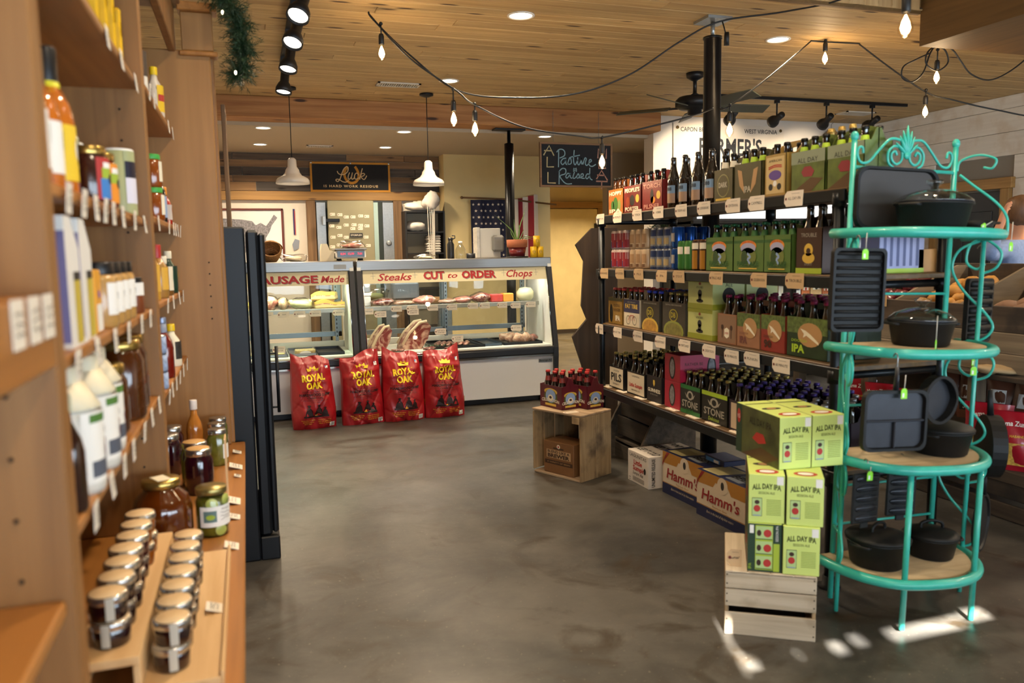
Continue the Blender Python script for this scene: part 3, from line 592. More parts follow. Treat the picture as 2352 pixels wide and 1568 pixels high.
shelf_bottle('mayonnaise bottle with a yellow cap and dark label', -.3, 3.45, 1.02, .036, .17, M('mayo', '#ece2c8', .4), M('yellow_cap', '#f0c81e', .4), (M('floral', '#2f2a24', .6, var=.4, scale=60), .03, .1, 1.4), lid_h=.028)
for k in range(3):
    shelf_bottle('patterned blue and white tin in a stack, %s' % ('bottom', 'middle', 'top')[k], -.3, 2.86, 1.02+k*.06, .036, .059, M('tin_blue', '#8fa5c8', .4, var=.35, scale=80), silver_lid, None, 'can', .004, cat='tin', nm='fish_tin')
# ledge jars
o = jar('big round glass jar of honey with a gold lid on the ledge', .085, .2, M('honey_big', '#552505', .1, coat=1), gold_lid, (-.274, 2.53, .6), AIS+.5, (white_p, .02, .06, .22), .022, 'honey_jar', shape='round', lid_top=None)
MB().box(-.03, .03, -.02, .02, .2, .2012, cream_p).build('lid_sticker', o)
gl = GLASS('jar_glass', (.93, .96, .9), .9)
o = tag(MB().lathe([(0, 0), (.046, 0), (.05, .008), (.05, .11), (.043, .125), (.042, .135)], gl, 24).build('pickle_jar', None, (-.138, 2.57, .6)), 'pickle jar with cucumber slices and a white label on the ledge', 'jar')
MB().lathe([(0, .004), (.044, .004), (.0465, .01), (.0465, .108), (.04, .12), (0, .12)], M('brine', '#5c5a1a', .2, coat=.5, var=.3, scale=50), 20).build('brine', o)
MB().lathe([(.045, .132), (.046, .134), (.046, .148), (.044, .151), (0, .151)], M('olive_gold_lid', '#9a8a52', .3, .8), 24).build('lid', o)
b = MB(); f = cyl(.0505, .0008); b.rect(f, -.05, .06, .035, .098, white_p, 1, 14); b.rect(f, -.038, .0, .05, .085, M('pickle_print', '#5f7a78', .5), 2, 6); b.ell(f, -.018, .066, .013, .008, M('lime_print', '#9fb53a', .5), 3); b.txt(f, 'PICKLES', .03, .085, .006, ink, 3); scribble(b, f, .012, .05, .075, ink, 3, .009, .0012); lb_ = b.build('label', o); lb_.rotation_euler = (0, 0, .3)
sl = M('cucumber_slice', '#b5bd63', .3, coat=.4)
for q, zz in ((-.25, .105), (.25, .022), (.75, .112)):
    MB().lathe([(0, .0012), (.017, .0012), (.0185, 0)], sl, 14, T=Matrix.Rotation(q+.3, 4, 'Z') @ Matrix.Translation((0, -.0468, zz)) @ Matrix.Rotation(PI/2, 4, 'X')).build('cucumber_slice', o)
for k, (xx, yy) in enumerate(((-.2, 3.05), (-.22, 3.17))):
    jar(('dark beet jar with a silver lid nearest the ledge edge', 'dark beet jar behind the nearest one')[k], .05, .165, beet, silver_lid, (xx, yy, .6), fz, (white_p, .04, .08, .25), .024, 'beet_jar', lid_top=M('brown_paper_disc', '#c4975a', .7))
for k, (xx, yy) in enumerate(((-.33, 3.35), (-.33, 3.5))):
    jar(('beet jar with a silver lid against the second partition', 'beet jar with a silver lid further back')[k], .05, .165, beet, silver_lid, (xx, yy, .6), fz, (white_p, .04, .1, .3), .024, 'beet_jar')
shelf_bottle('clear oil bottle with a white and red cap on the ledge', -.24, 3.55, .6, .034, .26, M('pepper_oil', '#b5702a', .12, coat=.9, var=.2, scale=20), M('cap_white_red', '#e2d5cc', .4), None, lid_h=.04)
shelf_bottle('olive oil bottle against the partition', -.36, 3.2, .6, .036, .27, M('oil_green', '#7a7a22', .12, coat=.9), silver_lid, None)
for k, (xx, yy, hh) in enumerate(((-.15, 3.45, .15), (-.155, 3.58, .15), (-.155, 3.7, .15))):
    jar(('olive jar with a white label at the ledge edge', 'olive jar with a silver lid, second from the end panel', 'olive jar with a silver lid next to the end panel')[k], .041, hh, olive, silver_lid, (xx, yy, .6), fz, (white_p, .03, .09, 1.3) if k == 0 else (cream_p, .04, .07, .5), .02, 'olive_jar')
tag(MB().box(-.05, .05, 0, .004, 0, .22, WOOD('light_board', '#d8ae7c', '#e8c494', 'z', rnd=0)).build('divider_board', None, (-.1, 2.95, .6), AIS), 'pale wooden divider board standing on the ledge', 'board')
b = MB(); b.box(-.05, .05, 0, .045, 0, .12, kraft, ch=.012); tag(b.build('paper_bag', None, (-.35, 2.8, .6), AIS), 'crumpled kraft paper bag beside the big honey jar', 'bag')
# tiered stand with small preserve jars
tw = WOOD('stand_wood', '#caa06c', '#e0bb88', 'y', rough=.5, rnd=.03)
t = thing('tiered_stand', 'pale wooden two-step display stand on the ledge', 'stand', (-.12, 1.62, .6))
MB().box(-.115, .03, 0, .74, .0, .018, tw, ch=.002).build('lower_step', t); MB().box(-.235, -.113, 0, .74, .07, .088, tw, ch=.002).build('upper_step', t)
MB().box(-.127, -.113, 0, .74, .018, .07, tw, ch=.002).build('riser', t); MB().box(-.235, -.221, 0, .74, 0, .07, tw, ch=.002).build('riser', t); MB().box(.03, .037, 0, .74, 0, .03, tw, ch=.002).build('front_lip', t)
kr = M('kraft_lid', '#d9b98c', .7, var=.05, scale=50); strip = M('seal_strip', '#b9b2a2', .6)
def preserve(lb, loc, body, rz, grp):
    r, hh = .037, .052; o = tag(MB().lathe([(0, 0), (r*.88, 0), (r*.94, .004), (r*.97, hh-.016), (r*.93, hh-.014)], body, 20).build('preserve_jar', None, loc, rz), lb, 'jar', grp)
    MB().lathe([(r*.98, hh-.016), (r*1.02, hh-.014), (r*1.02, hh-.004), (r*.98, hh), (r*.86, hh+.0004)], silver_lid, 24).build('lid_band', o); MB().lathe([(0, hh+.0012), (r*.9, hh+.0012), (r*.92, hh-.001)], kr, 20).build('paper_disc', o)
    b = MB(); f = cyl(r*1.03, .0006); b.rect(f, -.008, .008, .006, hh, strip, 1, 3); b.build('seal_strip', o); return o
ords = ('first', 'second', 'third', 'fourth', 'fifth', 'sixth', 'seventh')
p0 = {}
jam2 = M('jam_red', '#3a0a0c', .1, coat=.9); jam3 = M('jelly_gold', '#8a4a10', .1, coat=.9)
for tier, x, z0, nm in ((0, -.183, .618, 'lower step'), (1, -.293, .688, 'upper step')):
    for lev in (0, 1):
        for k in range(7):
            body = berry if k < 3 or tier == 0 else (jam2 if k < 5 else jam3)
            preserve('small preserve jar, %s in its row, %s layer on the %s' % (ords[k], ('bottom', 'top')[lev], nm), (x+random.uniform(-.003, .003), 1.70+k*.0865, z0+lev*.0535), body, random.uniform(-.2, .5), 'small preserve jars on the stand')
tag(MB().box(-.05, .05, 0, .003, 0, .11, white_p).build('recipe_card', None, (-.36, 1.75, .6), AIS+.2), 'white recipe card propped behind the stand', 'card')
# ---- price cards on the shelf edges
card = M('price_card', '#e6dccb', .6)
def price_card(lb, x, y, z, wd=.042, hh=.05, rz=AIS, group='price cards on the left shelves', tilt=0):
    b = MB(); b.box(-wd/2, wd/2, 0, .0012, 0, hh, card); scribble(b, face_front(), -wd*.35, wd*.35, hh*.7, ink, 3, hh*.2, .0016)
    o = tag(b.build('price_card', None, (x, y, z), rz), lb, 'price card', group); o.rotation_euler = (tilt, 0, rz); return o
for si, (z, ys) in enumerate(((1.97, (2.06, 2.28, 2.56)), (1.57, (1.47, 1.6, 1.74, 1.83, 1.95, 2.1, 2.3, 2.55)), (1.30, (1.45, 1.66, 1.86, 2.05, 2.3, 2.5)), (1.03, (1.5, 1.7, 1.85, 2.0, 2.2, 2.4, 2.6)))):
    for k, yy in enumerate(ys): price_card('price card on the %s shelf edge of the nearer bay, %s from the viewer' % (('top', 'second', 'third', 'lowest')[si], ORD[k]), -.268, yy, z-.045, tilt=random.uniform(-.1, .1))
for si, (z, ys) in enumerate(((1.99, (2.8, 2.95, 3.5, 3.68)), (1.585, (2.85, 3.2, 3.4, 3.5, 3.62, 3.72)), (1.31, (2.95, 3.2, 3.5, 3.68)), (1.02, (2.8, 2.95, 3.1, 3.25, 3.45, 3.65)))):
    for k, yy in enumerate(ys): price_card('price card on the %s shelf edge of the end bay, %s from the viewer' % (('top', 'second', 'third', 'lowest')[si], ORD[k]), -.26, yy, z-.045, .034, .05, tilt=random.uniform(-.1, .1))
for k, yy in enumerate((1.08, 1.16, 1.235)): price_card('large price card on the near shelf lip, %s from the viewer' % ORD[k], -.2595, yy, 1.345, .055, .06)
for k, (xx, yy, sz) in enumerate(((-.06, 3.62, .05), (-.055, 3.36, .07), (-.06, 3.22, .035), (-.06, 2.88, .075), (-.06, 2.7, .05), (-.062, 2.42, .055), (-.095, 1.95, .05))):
    o = price_card('price card lying on the ledge edge, %s from the end panel' % ORD[k], xx, yy, .601 if k < 6 else .6195, sz, sz*.75); o.rotation_euler = (-1.25, 0, AIS)
for k, (yy, zz) in enumerate(((2.3, .5), (2.15, .44), (2.0, .38))): price_card('price card on the base cabinet front, %s from the fridge' % ORD[k], -.0785, yy, zz, .045, .045)
# ---- garlands
needle = M('pine_needles', '#1f3a1c', .6, rnd=.2, var=.35, scale=30); twig = M('twig', '#3a2a18', .8)
def garland(lb, pts, rad, n, lights):
    P = catmull(pts, 8); b = MB(); b.tube(P, .006, twig, 5); o = tag(b.build('evergreen_garland'), lb, 'garland')
    b = MB(); L_ = MB()
    for i in range(n):
        c = random.choice(P); d = Vector((random.gauss(0, 1), random.gauss(0, 1), random.gauss(-.25, .8))).normalized(); ln = rad*random.uniform(.6, 1.15); s = d.orthogonal().normalized(); up = d.cross(s)
        for j in range(26):
            q = c+d*ln*(j/26); a = random.uniform(0, 2*PI); v = (s*math.cos(a)+up*math.sin(a)+d*.9).normalized()*random.uniform(.018, .03); sd = v.cross(d).normalized()*.0014
            b.add([q-sd, q+sd, q+v], [(0, 1, 2)], needle)
    nb = b.build('needles', o); nb['kind'] = 'stuff'
    for p in lights: MB().ball(p, (.005, .005, .009), EMIT('fairy_light', (1, .8, .5), 12), 8, 5).build('fairy_light', o)
garland('evergreen garland hanging over the hutch corner by the ceiling', [(-.1, 3.55, 2.56), (-.03, 3.68, 2.54), (.02, 3.76, 2.47), (.035, 3.78, 2.38), (.03, 3.78, 2.3), (.01, 3.78, 2.24)], .085, 520, [(.0, 3.7, 2.235), (-.04, 3.7, 2.48)])
garland('evergreen garland lying along the hutch top nearer the viewer', [(-.22, 2.6, 2.57), (-.19, 2.95, 2.57), (-.17, 3.3, 2.56), (-.12, 3.5, 2.57)], .07, 330, [(-.15, 2.9, 2.55)])
# ---- black upright fridge beyond the hutch
fb = M('fridge_black', '#0c0f14', .45, .2, var=.08, scale=6); fr = thing('upright_fridge', 'black upright glass-door fridge beyond the hutch', 'fridge', (0, 0, 0))
MB().box(-.75, .0, 3.885, 4.75, 0, 1.59, fb, ch=.008).build('body', fr); MB().box(.004, .058, 3.885, 4.75, .12, 1.575, fb, ch=.012).build('door', fr); MB().box(.058, .088, 3.89, 3.96, .13, 1.56, fb, ch=.01).build('door_frame', fr); MB().box(.058, .088, 4.67, 4.74, .13, 1.56, fb, ch=.01).build('door_frame', fr)
MB().box(.06, .064, 3.96, 4.67, .2, 1.5, M('fridge_glass', '#0a0d10', .05, coat=1)).build('pane', fr); MB().box(-.0, .09, 3.885, 4.75, 0, .115, fb, ch=.006).build('kick_plate', fr)
b = MB(); b.tube([(.088, 4.56, .92), (.135, 4.56, .92)], .006, fb, 6); b.tube([(.088, 4.56, .62), (.135, 4.56, .62)], .006, fb, 6); b.tube([(.135, 4.56, .96), (.135, 4.56, .59)], .009, fb, 8); b.build('handle', fr)
# wooden frames standing on the fridge
for k, (yy, zz, hh, a) in enumerate(((4.1, 1.592, .78, .02), (4.35, 1.592, .62, .05))):
    o = thing('wooden_frame', ('tall rustic wooden frame standing on the fridge, nearer', 'rustic wooden frame standing on the fridge, farther')[k], 'frame', (-.14+k*.06, yy, zz))
    for q in ((0, .03, 0, hh), (.25, .28, 0, hh), (.03, .25, 0, .03), (.03, .25, hh-.03, hh)): MB().box(0, .02, q[0]-.02, q[1]-.02, q[2], q[3], barn_v, ch=.003).build('rail', o)
    MB().box(.006, .012, .005, .235, .025, hh-.025, M('frame_board', '#8a6a40', .8, var=.2)).build('backing', o)

# ================================================================== BUTCHER COUNTER
enamel = M('white_enamel', '#d6d8dc', .3, var=.02, scale=3); stainless = M('stainless', '#8f8b86', .36, 1, var=.06, scale=3, stretch=(1, 30, 30)); trimb = M('case_black', '#1b1e24', .4); chrome = M('chrome_edge', '#cfcdc8', .15, 1)
inner = M('case_liner', '#e4e4dc', .5); cglass = GLASS('case_glass', (.96, .98, .97), 1.0); frame_g = M('slider_frame', '#8d999e', .4, .6); signc = M('sign_cream', '#e3d7ad', .5); signred = M('sign_red', '#a81e20', .45); signsh = M('sign_shadow', '#8d8878', .6)
SW = Matrix(((0, 1, 0, 0), (1, 0, 0, 0), (0, 0, 1, 0), (0, 0, 0, 1)))   # swaps x and y: prisms run along x
GY = lambda z: 7.205+(z-.53)*(.165/.78)                                   # slanted front glass
def slant(u, v, l): return (u, GY(v)-.003-.0006*l, v)
def display_case(name, label, x0, x1, lamp):
    t = thing(name, label, 'display case', (0, 0, 0)); w_ = .035
    def bx(n, *a, m=enamel, ch=.004): return MB().box(*a, m, ch=ch).build(n, t)
    bx('base_panel', x0+.02, x1-.02, 7.225, 8.0, .06, .47); bx('kick_plate', x0+.05, x1-.05, 7.3, 7.95, 0, .06, m=trimb)
    for zz in ((.0),): bx('foot', x0+.1, x0+.16, 7.26, 7.32, 0, .06, m=trimb); bx('foot', x1-.16, x1-.1, 7.26, 7.32, 0, .06, m=trimb)
    bx('lower_trim', x0, x1, 7.195, 7.24, .445, .47, m=chrome); bx('bumper', x0, x1, 7.185, 7.235, .47, .53, m=trimb, ch=.008); bx('sill', x0+.02, x1-.02, 7.19, 7.25, .53, .545, m=chrome)
    for xa in (x0, x1-w_):
        MB().prism([(7.19, .445), (7.19, .53), (7.345, 1.31), (7.36, 1.4), (8.05, 1.4), (8.05, 0.06), (7.23, .06)], xa, xa+w_, inner, T=SW).build('side_panel', t)
        MB().prism([(7.175, .445), (7.175, .53), (7.345, 1.31), (7.375, 1.31), (7.205, .53), (7.22, .04), (7.205, .04)], xa-.006, xa+w_+.006, trimb, T=SW).build('side_trim', t)
    e_ = x0+w_; f_ = x1-w_
    b = MB(); b.tube([(e_+.012, GY(.545)-.012, .545), (e_+.012, GY(1.31)-.012, 1.31)], .006, chrome, 6); b.build('glass_edging', t); b = MB(); b.tube([(f_-.012, GY(.545)-.012, .545), (f_-.012, GY(1.31)-.012, 1.31)], .006, chrome, 6); b.build('glass_edging', t)
    MB().add([(e_, GY(.54), .54), (f_, GY(.54), .54), (f_, GY(1.31), 1.31), (e_, GY(1.31), 1.31)], [(0, 1, 2, 3)], cglass).build('front_glass', t)
    bx('header', x0-.003, x1+.003, 7.35, 7.62, 1.31, 1.402, m=stainless, ch=.006); bx('top', x0, x1, 7.62, 8.05, 1.36, 1.402, m=stainless)
    sg = MB(); sg.add([slant(e_-.01, 1.19, 0), slant(f_+.01, 1.19, 0), slant(f_+.01, 1.308, 0), slant(e_-.01, 1.308, 0)], [(0, 1, 2, 3)], signc); sg = sg.build('sign_strip', t)
    bx('liner_back', e_, f_, 7.99, 8.0, .06, .62, m=inner); bx('deck', e_, f_, 7.26, 7.99, .5, .555, m=inner)
    # sliding rear doors
    xm = (e_+f_)/2
    for k, (a, c, yy) in enumerate(((e_+.02, xm+.03, 7.96), (xm-.03, f_-.02, 7.985))):
        b = MB()
        for q in ((a, a+.045, .66, 1.33), (c-.045, c, .66, 1.33), (a, c, .66, .71), (a, c, 1.28, 1.33)): b.box(q[0], q[1], yy, yy+.02, q[2], q[3], frame_g, ch=.003)
        d = b.build('sliding_door', t); MB().add([(a+.04, yy+.01, .7), (c-.04, yy+.01, .7), (c-.04, yy+.01, 1.29), (a+.04, yy+.01, 1.29)], [(0, 1, 2, 3)], GLASS('slider_glass', (.72, .76, .75), 1)).build('pane', d)
    for xx in (e_+.03, xm, f_-.09):
        b = MB(); b.box(xx, xx+.03, 7.92, 7.94, .62, 1.33, frame_g)
        for k in range(16): b.box(xx+.01, xx+.02, 7.918, 7.921, .66+k*.04, .68+k*.04, trimb)
        b.build('shelf_standard', t)
    MB().box(e_+.02, f_-.04, 7.5, 7.88, .955, .962, GLASS('shelf_glass', (.9, .95, .93), .8)).build('shelf', t); bx('shelf_rail', e_+.02, f_-.04, 7.488, 7.5, .93, .97, m=M('clear_rail', '#a9a89c', .2, .2), ch=.002)
    bx('lamp_tube', e_+.05, f_-.05, 7.45, 7.48, 1.27, 1.295, m=EMIT('case_tube_'+name, lamp[1], 3.0), ch=.004)
    area_light('case_lamp', (xm, 7.52, 1.26), f_-e_-.1, lamp[0], lamp[1], .05)
    return t, sg, e_, f_
cl, sgl, a1, a2 = display_case('display_case', 'white deli display case with the sausage sign, left of the gap', -.75, .925, (14, (.92, 1.0, .72)))
cr, sgr, b1, b2 = display_case('display_case', 'white deli display case with the steaks and chops sign', .955, 2.845, (9, (1.0, .93, .8)))
def shadowed(b, s, u, v, hgt, **k): b.txt(slant, s, u+.007, v-.006, hgt, signsh, 1, **k); b.txt(slant, s, u, v, hgt, signred, 2, **k)
b = MB(); shadowed(b, 'SAUSAGE', .325, 1.213, .066, bold=.035, width=.56); b.build('lettering', sgl); b = MB(); b.txt(slant, 'Made', .735, 1.213, .06, signred, 2, shear=.25, bold=.02, width=.21); b.stroke(slant, [(.885, 1.215), (.885, 1.28)], .003, signsh, 2); b.stroke(slant, [(.86, 1.247), (.91, 1.247)], .003, signsh, 2); b.build('lettering', sgl)
b = MB(); b.txt(slant, 'Steaks', 1.3, 1.215, .066, signred, 2, shear=.3, bold=.02, width=.32); b.build('lettering', sgr); b = MB(); shadowed(b, 'CUT', 1.67, 1.22, .07, bold=.045, width=.2); b.build('lettering', sgr); b = MB(); b.txt(slant, 'to', 1.85, 1.225, .05, signred, 2, shear=.3, bold=.015, width=.095); b.build('lettering', sgr); b = MB(); shadowed(b, 'ORDER', 2.11, 1.22, .068, bold=.045, width=.34); b.build('lettering', sgr); b = MB(); b.txt(slant, 'Chops', 2.52, 1.22, .068, signred, 2, shear=.3, bold=.02, width=.27); b.build('lettering', sgr); b = MB()
for u in (1.1, 1.49, 2.36, 2.69): b.stroke(slant, [(u, 1.23), (u, 1.29)], .003, signsh, 2); b.stroke(slant, [(u-.022, 1.26), (u+.022, 1.26)], .003, signsh, 2)
b.build('lettering', sgr)
b = MB(); b.box(2.66, 2.8, 7.219, 7.225, .385, .42, M('badge_silver', '#8a8a88', .3, .8)); b.txt(face_front(y=7.219), 'Beverage-Air', 2.73, .396, .016, trimb, bold=.02, width=.125); b.build('maker_badge', cr)
MB().box(.75, .86, 7.346, 7.35, 1.33, 1.37, M('dial_plate', '#8f877a', .4, .5)).build('control_plate', cl)
# ---- meat
def meat_mat(name, red, fat, sc):
    m = M(name, red, .35, coat=.4); nt = m.node_tree; N = nt.nodes; L = nt.links; tc = N.new('ShaderNodeTexCoord'); n = N.new('ShaderNodeTexNoise'); n.inputs['Scale'].default_value = sc; n.inputs['Detail'].default_value = 5; n.inputs['Distortion'].default_value = 2.0; L.new(tc.outputs['Object'], n.inputs['Vector'])
    r = N.new('ShaderNodeValToRGB'); r.color_ramp.elements[0].position = .42; r.color_ramp.elements[1].position = .6; r.color_ramp.elements[0].color = (*lin(red), 1); r.color_ramp.elements[1].color = (*lin(fat), 1); L.new(n.outputs[0], r.inputs[0]); L.new(r.outputs[0], N['Principled BSDF'].inputs['Base Color']); return m
beef = meat_mat('beef', '#6a1f1c', '#c49a86', 14); roast = meat_mat('roast', '#7c2f28', '#d2ae94', 9); pork = meat_mat('pork', '#b5695a', '#d9b49c', 10); bacon = meat_mat('bacon', '#cfa75a', '#e0cd96', 8); ham = meat_mat('ham', '#b98a70', '#d8bea0', 12); fatm = M('fat', '#d9c39c', .4, coat=.3)
wrapm = GLASS('cling_film', (.93, .93, .92), 1.6, .12); clear_bag = GLASS('clear_bag', (.88, .88, .87), 2.2, .18)
def lump(b, c, r, mat, n=.18, seg=16, rings=10, seed=0, T=None):
    rr = random.Random(seed); ph = [rr.uniform(0, 6) for _ in range(6)]; k = len(b.v); b.ball((0, 0, 0), r, mat, seg, rings)
    for i in range(k, len(b.v)):
        x, y, z = b.v[i]; q = 1+n*(math.sin(5*x/r[0]*.6+ph[0])*math.cos(4*y/r[1]*.6+ph[1])+.6*math.sin(7*z/r[2]*.5+ph[2]+x/r[0]*3)+.7*math.sin(9*x/r[0]+ph[3])*math.sin(8*y/r[1]+ph[4])*math.cos(5*z/r[2]+ph[5])); v = Vector((x*q+c[0], y*q+c[1], max(z*q, -r[2])+c[2])); b.v[i] = tuple(T @ v) if T else tuple(v)
    return b
def meat(label, x, y, z, r, mat, seed, wrap=False, cat='meat', name='wrapped_meat', n=.2):
    o = tag(lump(MB(), (0, 0, r[2]), r, mat, n, seed=seed).build(name, None, (x, y, z)), label, cat)
    if wrap: lump(MB(), (0, 0, r[2]*1.05), tuple(q*1.12 for q in r), wrapm, .1, 14, 8, seed+5).build('wrapping', o)
    return o
SZ, DZ_ = .9625, .556
def bacon_slab(label, x, y, z, L_, rz, seed):
    R = random.Random(seed); a, c = R.uniform(0, 6), R.uniform(0, 6); t = thing('bacon_slab', label, 'meat', (x, y, z), rz); n = 16; top = lambda u: .012*math.sin(u*4+a)+.008*math.sin(u*9+c)-.03*abs(u-.5)**2
    for k, (m, z0, z1) in enumerate(((M('rind', '#8a6a34', .5, coat=.4), 0, .012), (M('bacon_fat', '#d9c388', .4, coat=.4), .012, .034), (pork, .034, .042), (M('bacon_yellow', '#d2b254', .35, coat=.5, var=.1, scale=15), .042, .07))):
        up = [((i/n-.5)*L_, z1+(top(i/n) if k else 0)*z1/.07) for i in range(n+1)]; dn_ = [((i/n-.5)*L_, z0+(top(i/n) if k > 1 else 0)*z0/.07) for i in range(n+1)]; MB().prism([(p, max(q, 0)) for p, q in dn_]+up[::-1], -.1, .1-.01*k, m).build('layer', t)
bacon_slab('slab of yellow smoked bacon at the right end of the lit case', .72, 7.68, SZ, .27, .1, 1); bacon_slab('second bacon slab lying across the large one', .69, 7.7, SZ+.078, .22, -.25, 2)
meat('pale wrapped cut in the middle of the lit case', .47, 7.66, SZ, (.1, .1, .05), M('pale_fat', '#d5cf9e', .35, coat=.5), 3, True); meat('rolled cured meat with a striped end', .3, 7.66, SZ, (.055, .09, .055), ham, 4, True, name='cured_roll'); meat('rolled roast at the left of the lit case', .19, 7.67, SZ, (.07, .09, .06), pork, 5, True, name='cured_roll'); bacon_slab('yellow fat slab beside the rolled roasts', .03, 7.64, SZ, .14, .2, 6)
for k, (x, lbl) in enumerate(((1.22, 'wrapped dark beef cut near the white carton'), (1.42, 'wrapped sausage pack on the case shelf'), (1.63, 'pink pork roast with a fat cap on the case shelf'), (1.87, 'small wrapped cut behind the dark tag'), (2.03, 'wrapped pink chops on the case shelf'), (2.2, 'large wrapped beef roast on the case shelf'))):
    meat(lbl, x, 7.66, SZ, [(.11, .1, .035), (.1, .09, .025), (.1, .1, .042), (.08, .08, .025), (.085, .09, .035), (.09, .1, .048)][k], [beef, ham, pork, ham, pork, roast][k], 10+k, k != 2)
o = tag(MB().box(-.1, .03, -.06, .06, 0, .08, M('cheese_wrap', '#c23a2c', .3, coat=.6, var=.15, scale=30), ch=.01).build('cheese_block', None, (2.4, 7.66, SZ)), 'orange cheese block in red wrapping on the case shelf', 'cheese'); MB().box(.031, .14, -.06, .06, 0, .085, M('cheddar', '#d99a3a', .45), ch=.008).build('bare_cheese', o)
tag(MB().lathe([(0, 0), (.06, .005), (.088, .04), (.088, .09), (.06, .13), (0, .14)], M('white_cheese', '#dcd7ac', .4, coat=.3), 20).build('round_cheese', None, (2.69, 7.68, SZ)), 'round pale cheese at the right end of the case shelf', 'cheese')
o = tag(MB().box(-.045, .045, -.04, .04, 0, .1, M('scoop_white', '#d8d6cf', .4), ch=.01).build('carton', None, (1.07, 7.68, SZ)), 'white carton at the left end of the case shelf', 'carton'); MB().box(-.03, .05, -.043, .0, .1, .13, M('scoop_white', '#d8d6cf', .4), ch=.006).build('lid', o)
def roast_on_bone(label, x, y, w_, hgt, lean):
    t = thing('rib_roast', label, 'meat', (x, y, DZ_), .15); P = [(-w_*.5, 0), (w_*.35, 0), (w_*.55, hgt*.35), (w_*.6, hgt*.8), (w_*.35, hgt), (w_*.05, hgt*.96), (-w_*.3, hgt*.6), (-w_*.5, hgt*.2)]
    P = [(a+lean*c, c) for a, c in P]; MB().prism(P, 0, .16, roast).build('meat', t)
    b = MB(); b.tube([(P[i][0]*1.02, .005, P[i][1]) for i in (7, 6, 5, 4)], .014, fatm, 8); b.tube([(P[i][0]*1.02, .155, P[i][1]) for i in (7, 6, 5, 4)], .014, fatm, 8); b.build('fat_cap', t)
roast_on_bone('tall bone-in roast standing at the left of the steak case', 1.15, 7.42, .15, .23, .2); roast_on_bone('largest bone-in rib roast in the steak case', 1.47, 7.42, .23, .26, .22)
def tray(label, x, y, wx, wy, mat, z=DZ_, lip=.025): 
    b = MB(); b.box(-wx/2, wx/2, -wy/2, wy/2, 0, .004, mat)
    for q in ((-wx/2, wx/2, -wy/2, -wy/2+.006), (-wx/2, wx/2, wy/2-.006, wy/2), (-wx/2, -wx/2+.006, -wy/2, wy/2), (wx/2-.006, wx/2, -wy/2, wy/2)): b.box(*q, 0, lip, mat)
    return tag(b.build('tray', None, (x, y, z)), label, 'tray')
trm = M('tray_dark', '#23262a', .3, .4); trs = M('tray_steel', '#8f9498', .3, .9)
tray('dark steel tray of ribs in the steak case', 1.9, 7.6, .5, .55, trm); tray('empty blue-grey tray in the steak case', 2.22, 7.6, .22, .5, M('tray_blue', '#51616f', .35, .5)); tray('dark tray of hams at the right of the steak case', 2.55, 7.6, .4, .5, trm)
for k in range(6):
    tag(lump(MB(), (0, 0, .018), (.03, .17, .018), beef, .12, seed=30+k).build('rib_strip', None, (1.74+k*.055, 7.58-.012*k, DZ_+.006), -.35), 'dark red rib strip on the tray, %s from the left' % ORD[k], 'meat', 'rib strips on the tray')
for k, (x, y, r) in enumerate(((1.62, 7.35, (.07, .05, .012)), (1.3, 7.33, (.06, .04, .012)), (1.8, 7.33, (.05, .035, .012)))):
    meat(('flat steak at the front glass by the green parsley', 'small cut steak at the front left of the steak case', 'sausage patty at the front of the steak case')[k], x, y, DZ_, r, beef, 50+k, name='steak')
ps = MB()
for k in range(160):
    c = Vector((random.uniform(-.2, .2), random.uniform(-.03, .03), random.uniform(0, .03))); v = Vector((random.gauss(0, 1), random.gauss(0, 1), .6)).normalized()*.014; s_ = v.orthogonal().normalized()*.008; ps.add([c, c+v*.5+s_, c+v, c+v*.5-s_], [(0, 1, 2, 3)], M('parsley', '#25401c', .6))
tag(ps.build('parsley_garnish', None, (1.75, 7.42, DZ_)), 'green parsley garnish between the cuts of meat', 'garnish')
for k, (x, y) in enumerate(((2.42, 7.56), (2.46, 7.48), (2.52, 7.42), (2.6, 7.42), (2.66, 7.5), (2.72, 7.55))):
    meat('cured ham %s on the dark tray, counted from the left' % ORD[k], x, y, DZ_+.005, (.055, .04, .05) if k < 4 else (.05, .05, .035), ham if k < 4 else pork, 60+k, k > 3, name='cured_ham')
for k, x in enumerate((-.05, .2, .45, .7)): tray('steel tray in the lit case, %s from the left' % ORD[k], x, 7.6, .235, .5, trs if k != 3 else trm)
b = MB(); b.box(-.09, .09, -.06, .06, 0, .05, M('terrine', '#b09a5e', .4, coat=.5, var=.3, scale=60), ch=.008); f = face_front(y=-.06); b.ell(f, 0, .022, .05, .018, white_p, 1); tag(b.build('terrine_pack', None, (.47, 7.42, DZ_+.006)), 'wrapped grainy terrine pack with an oval label', 'packaged food')
for k, x in enumerate((-.02, .22)): tag(MB().box(-.07, .07, -.05, .05, 0, .03, M('butter_pack', '#cfc486', .4, coat=.4), ch=.006).build('butter_pack', None, (x, 7.42, DZ_+.006)), ('pale packet in the left steel tray', 'pale packet behind the tag in the second tray')[k], 'packaged food')
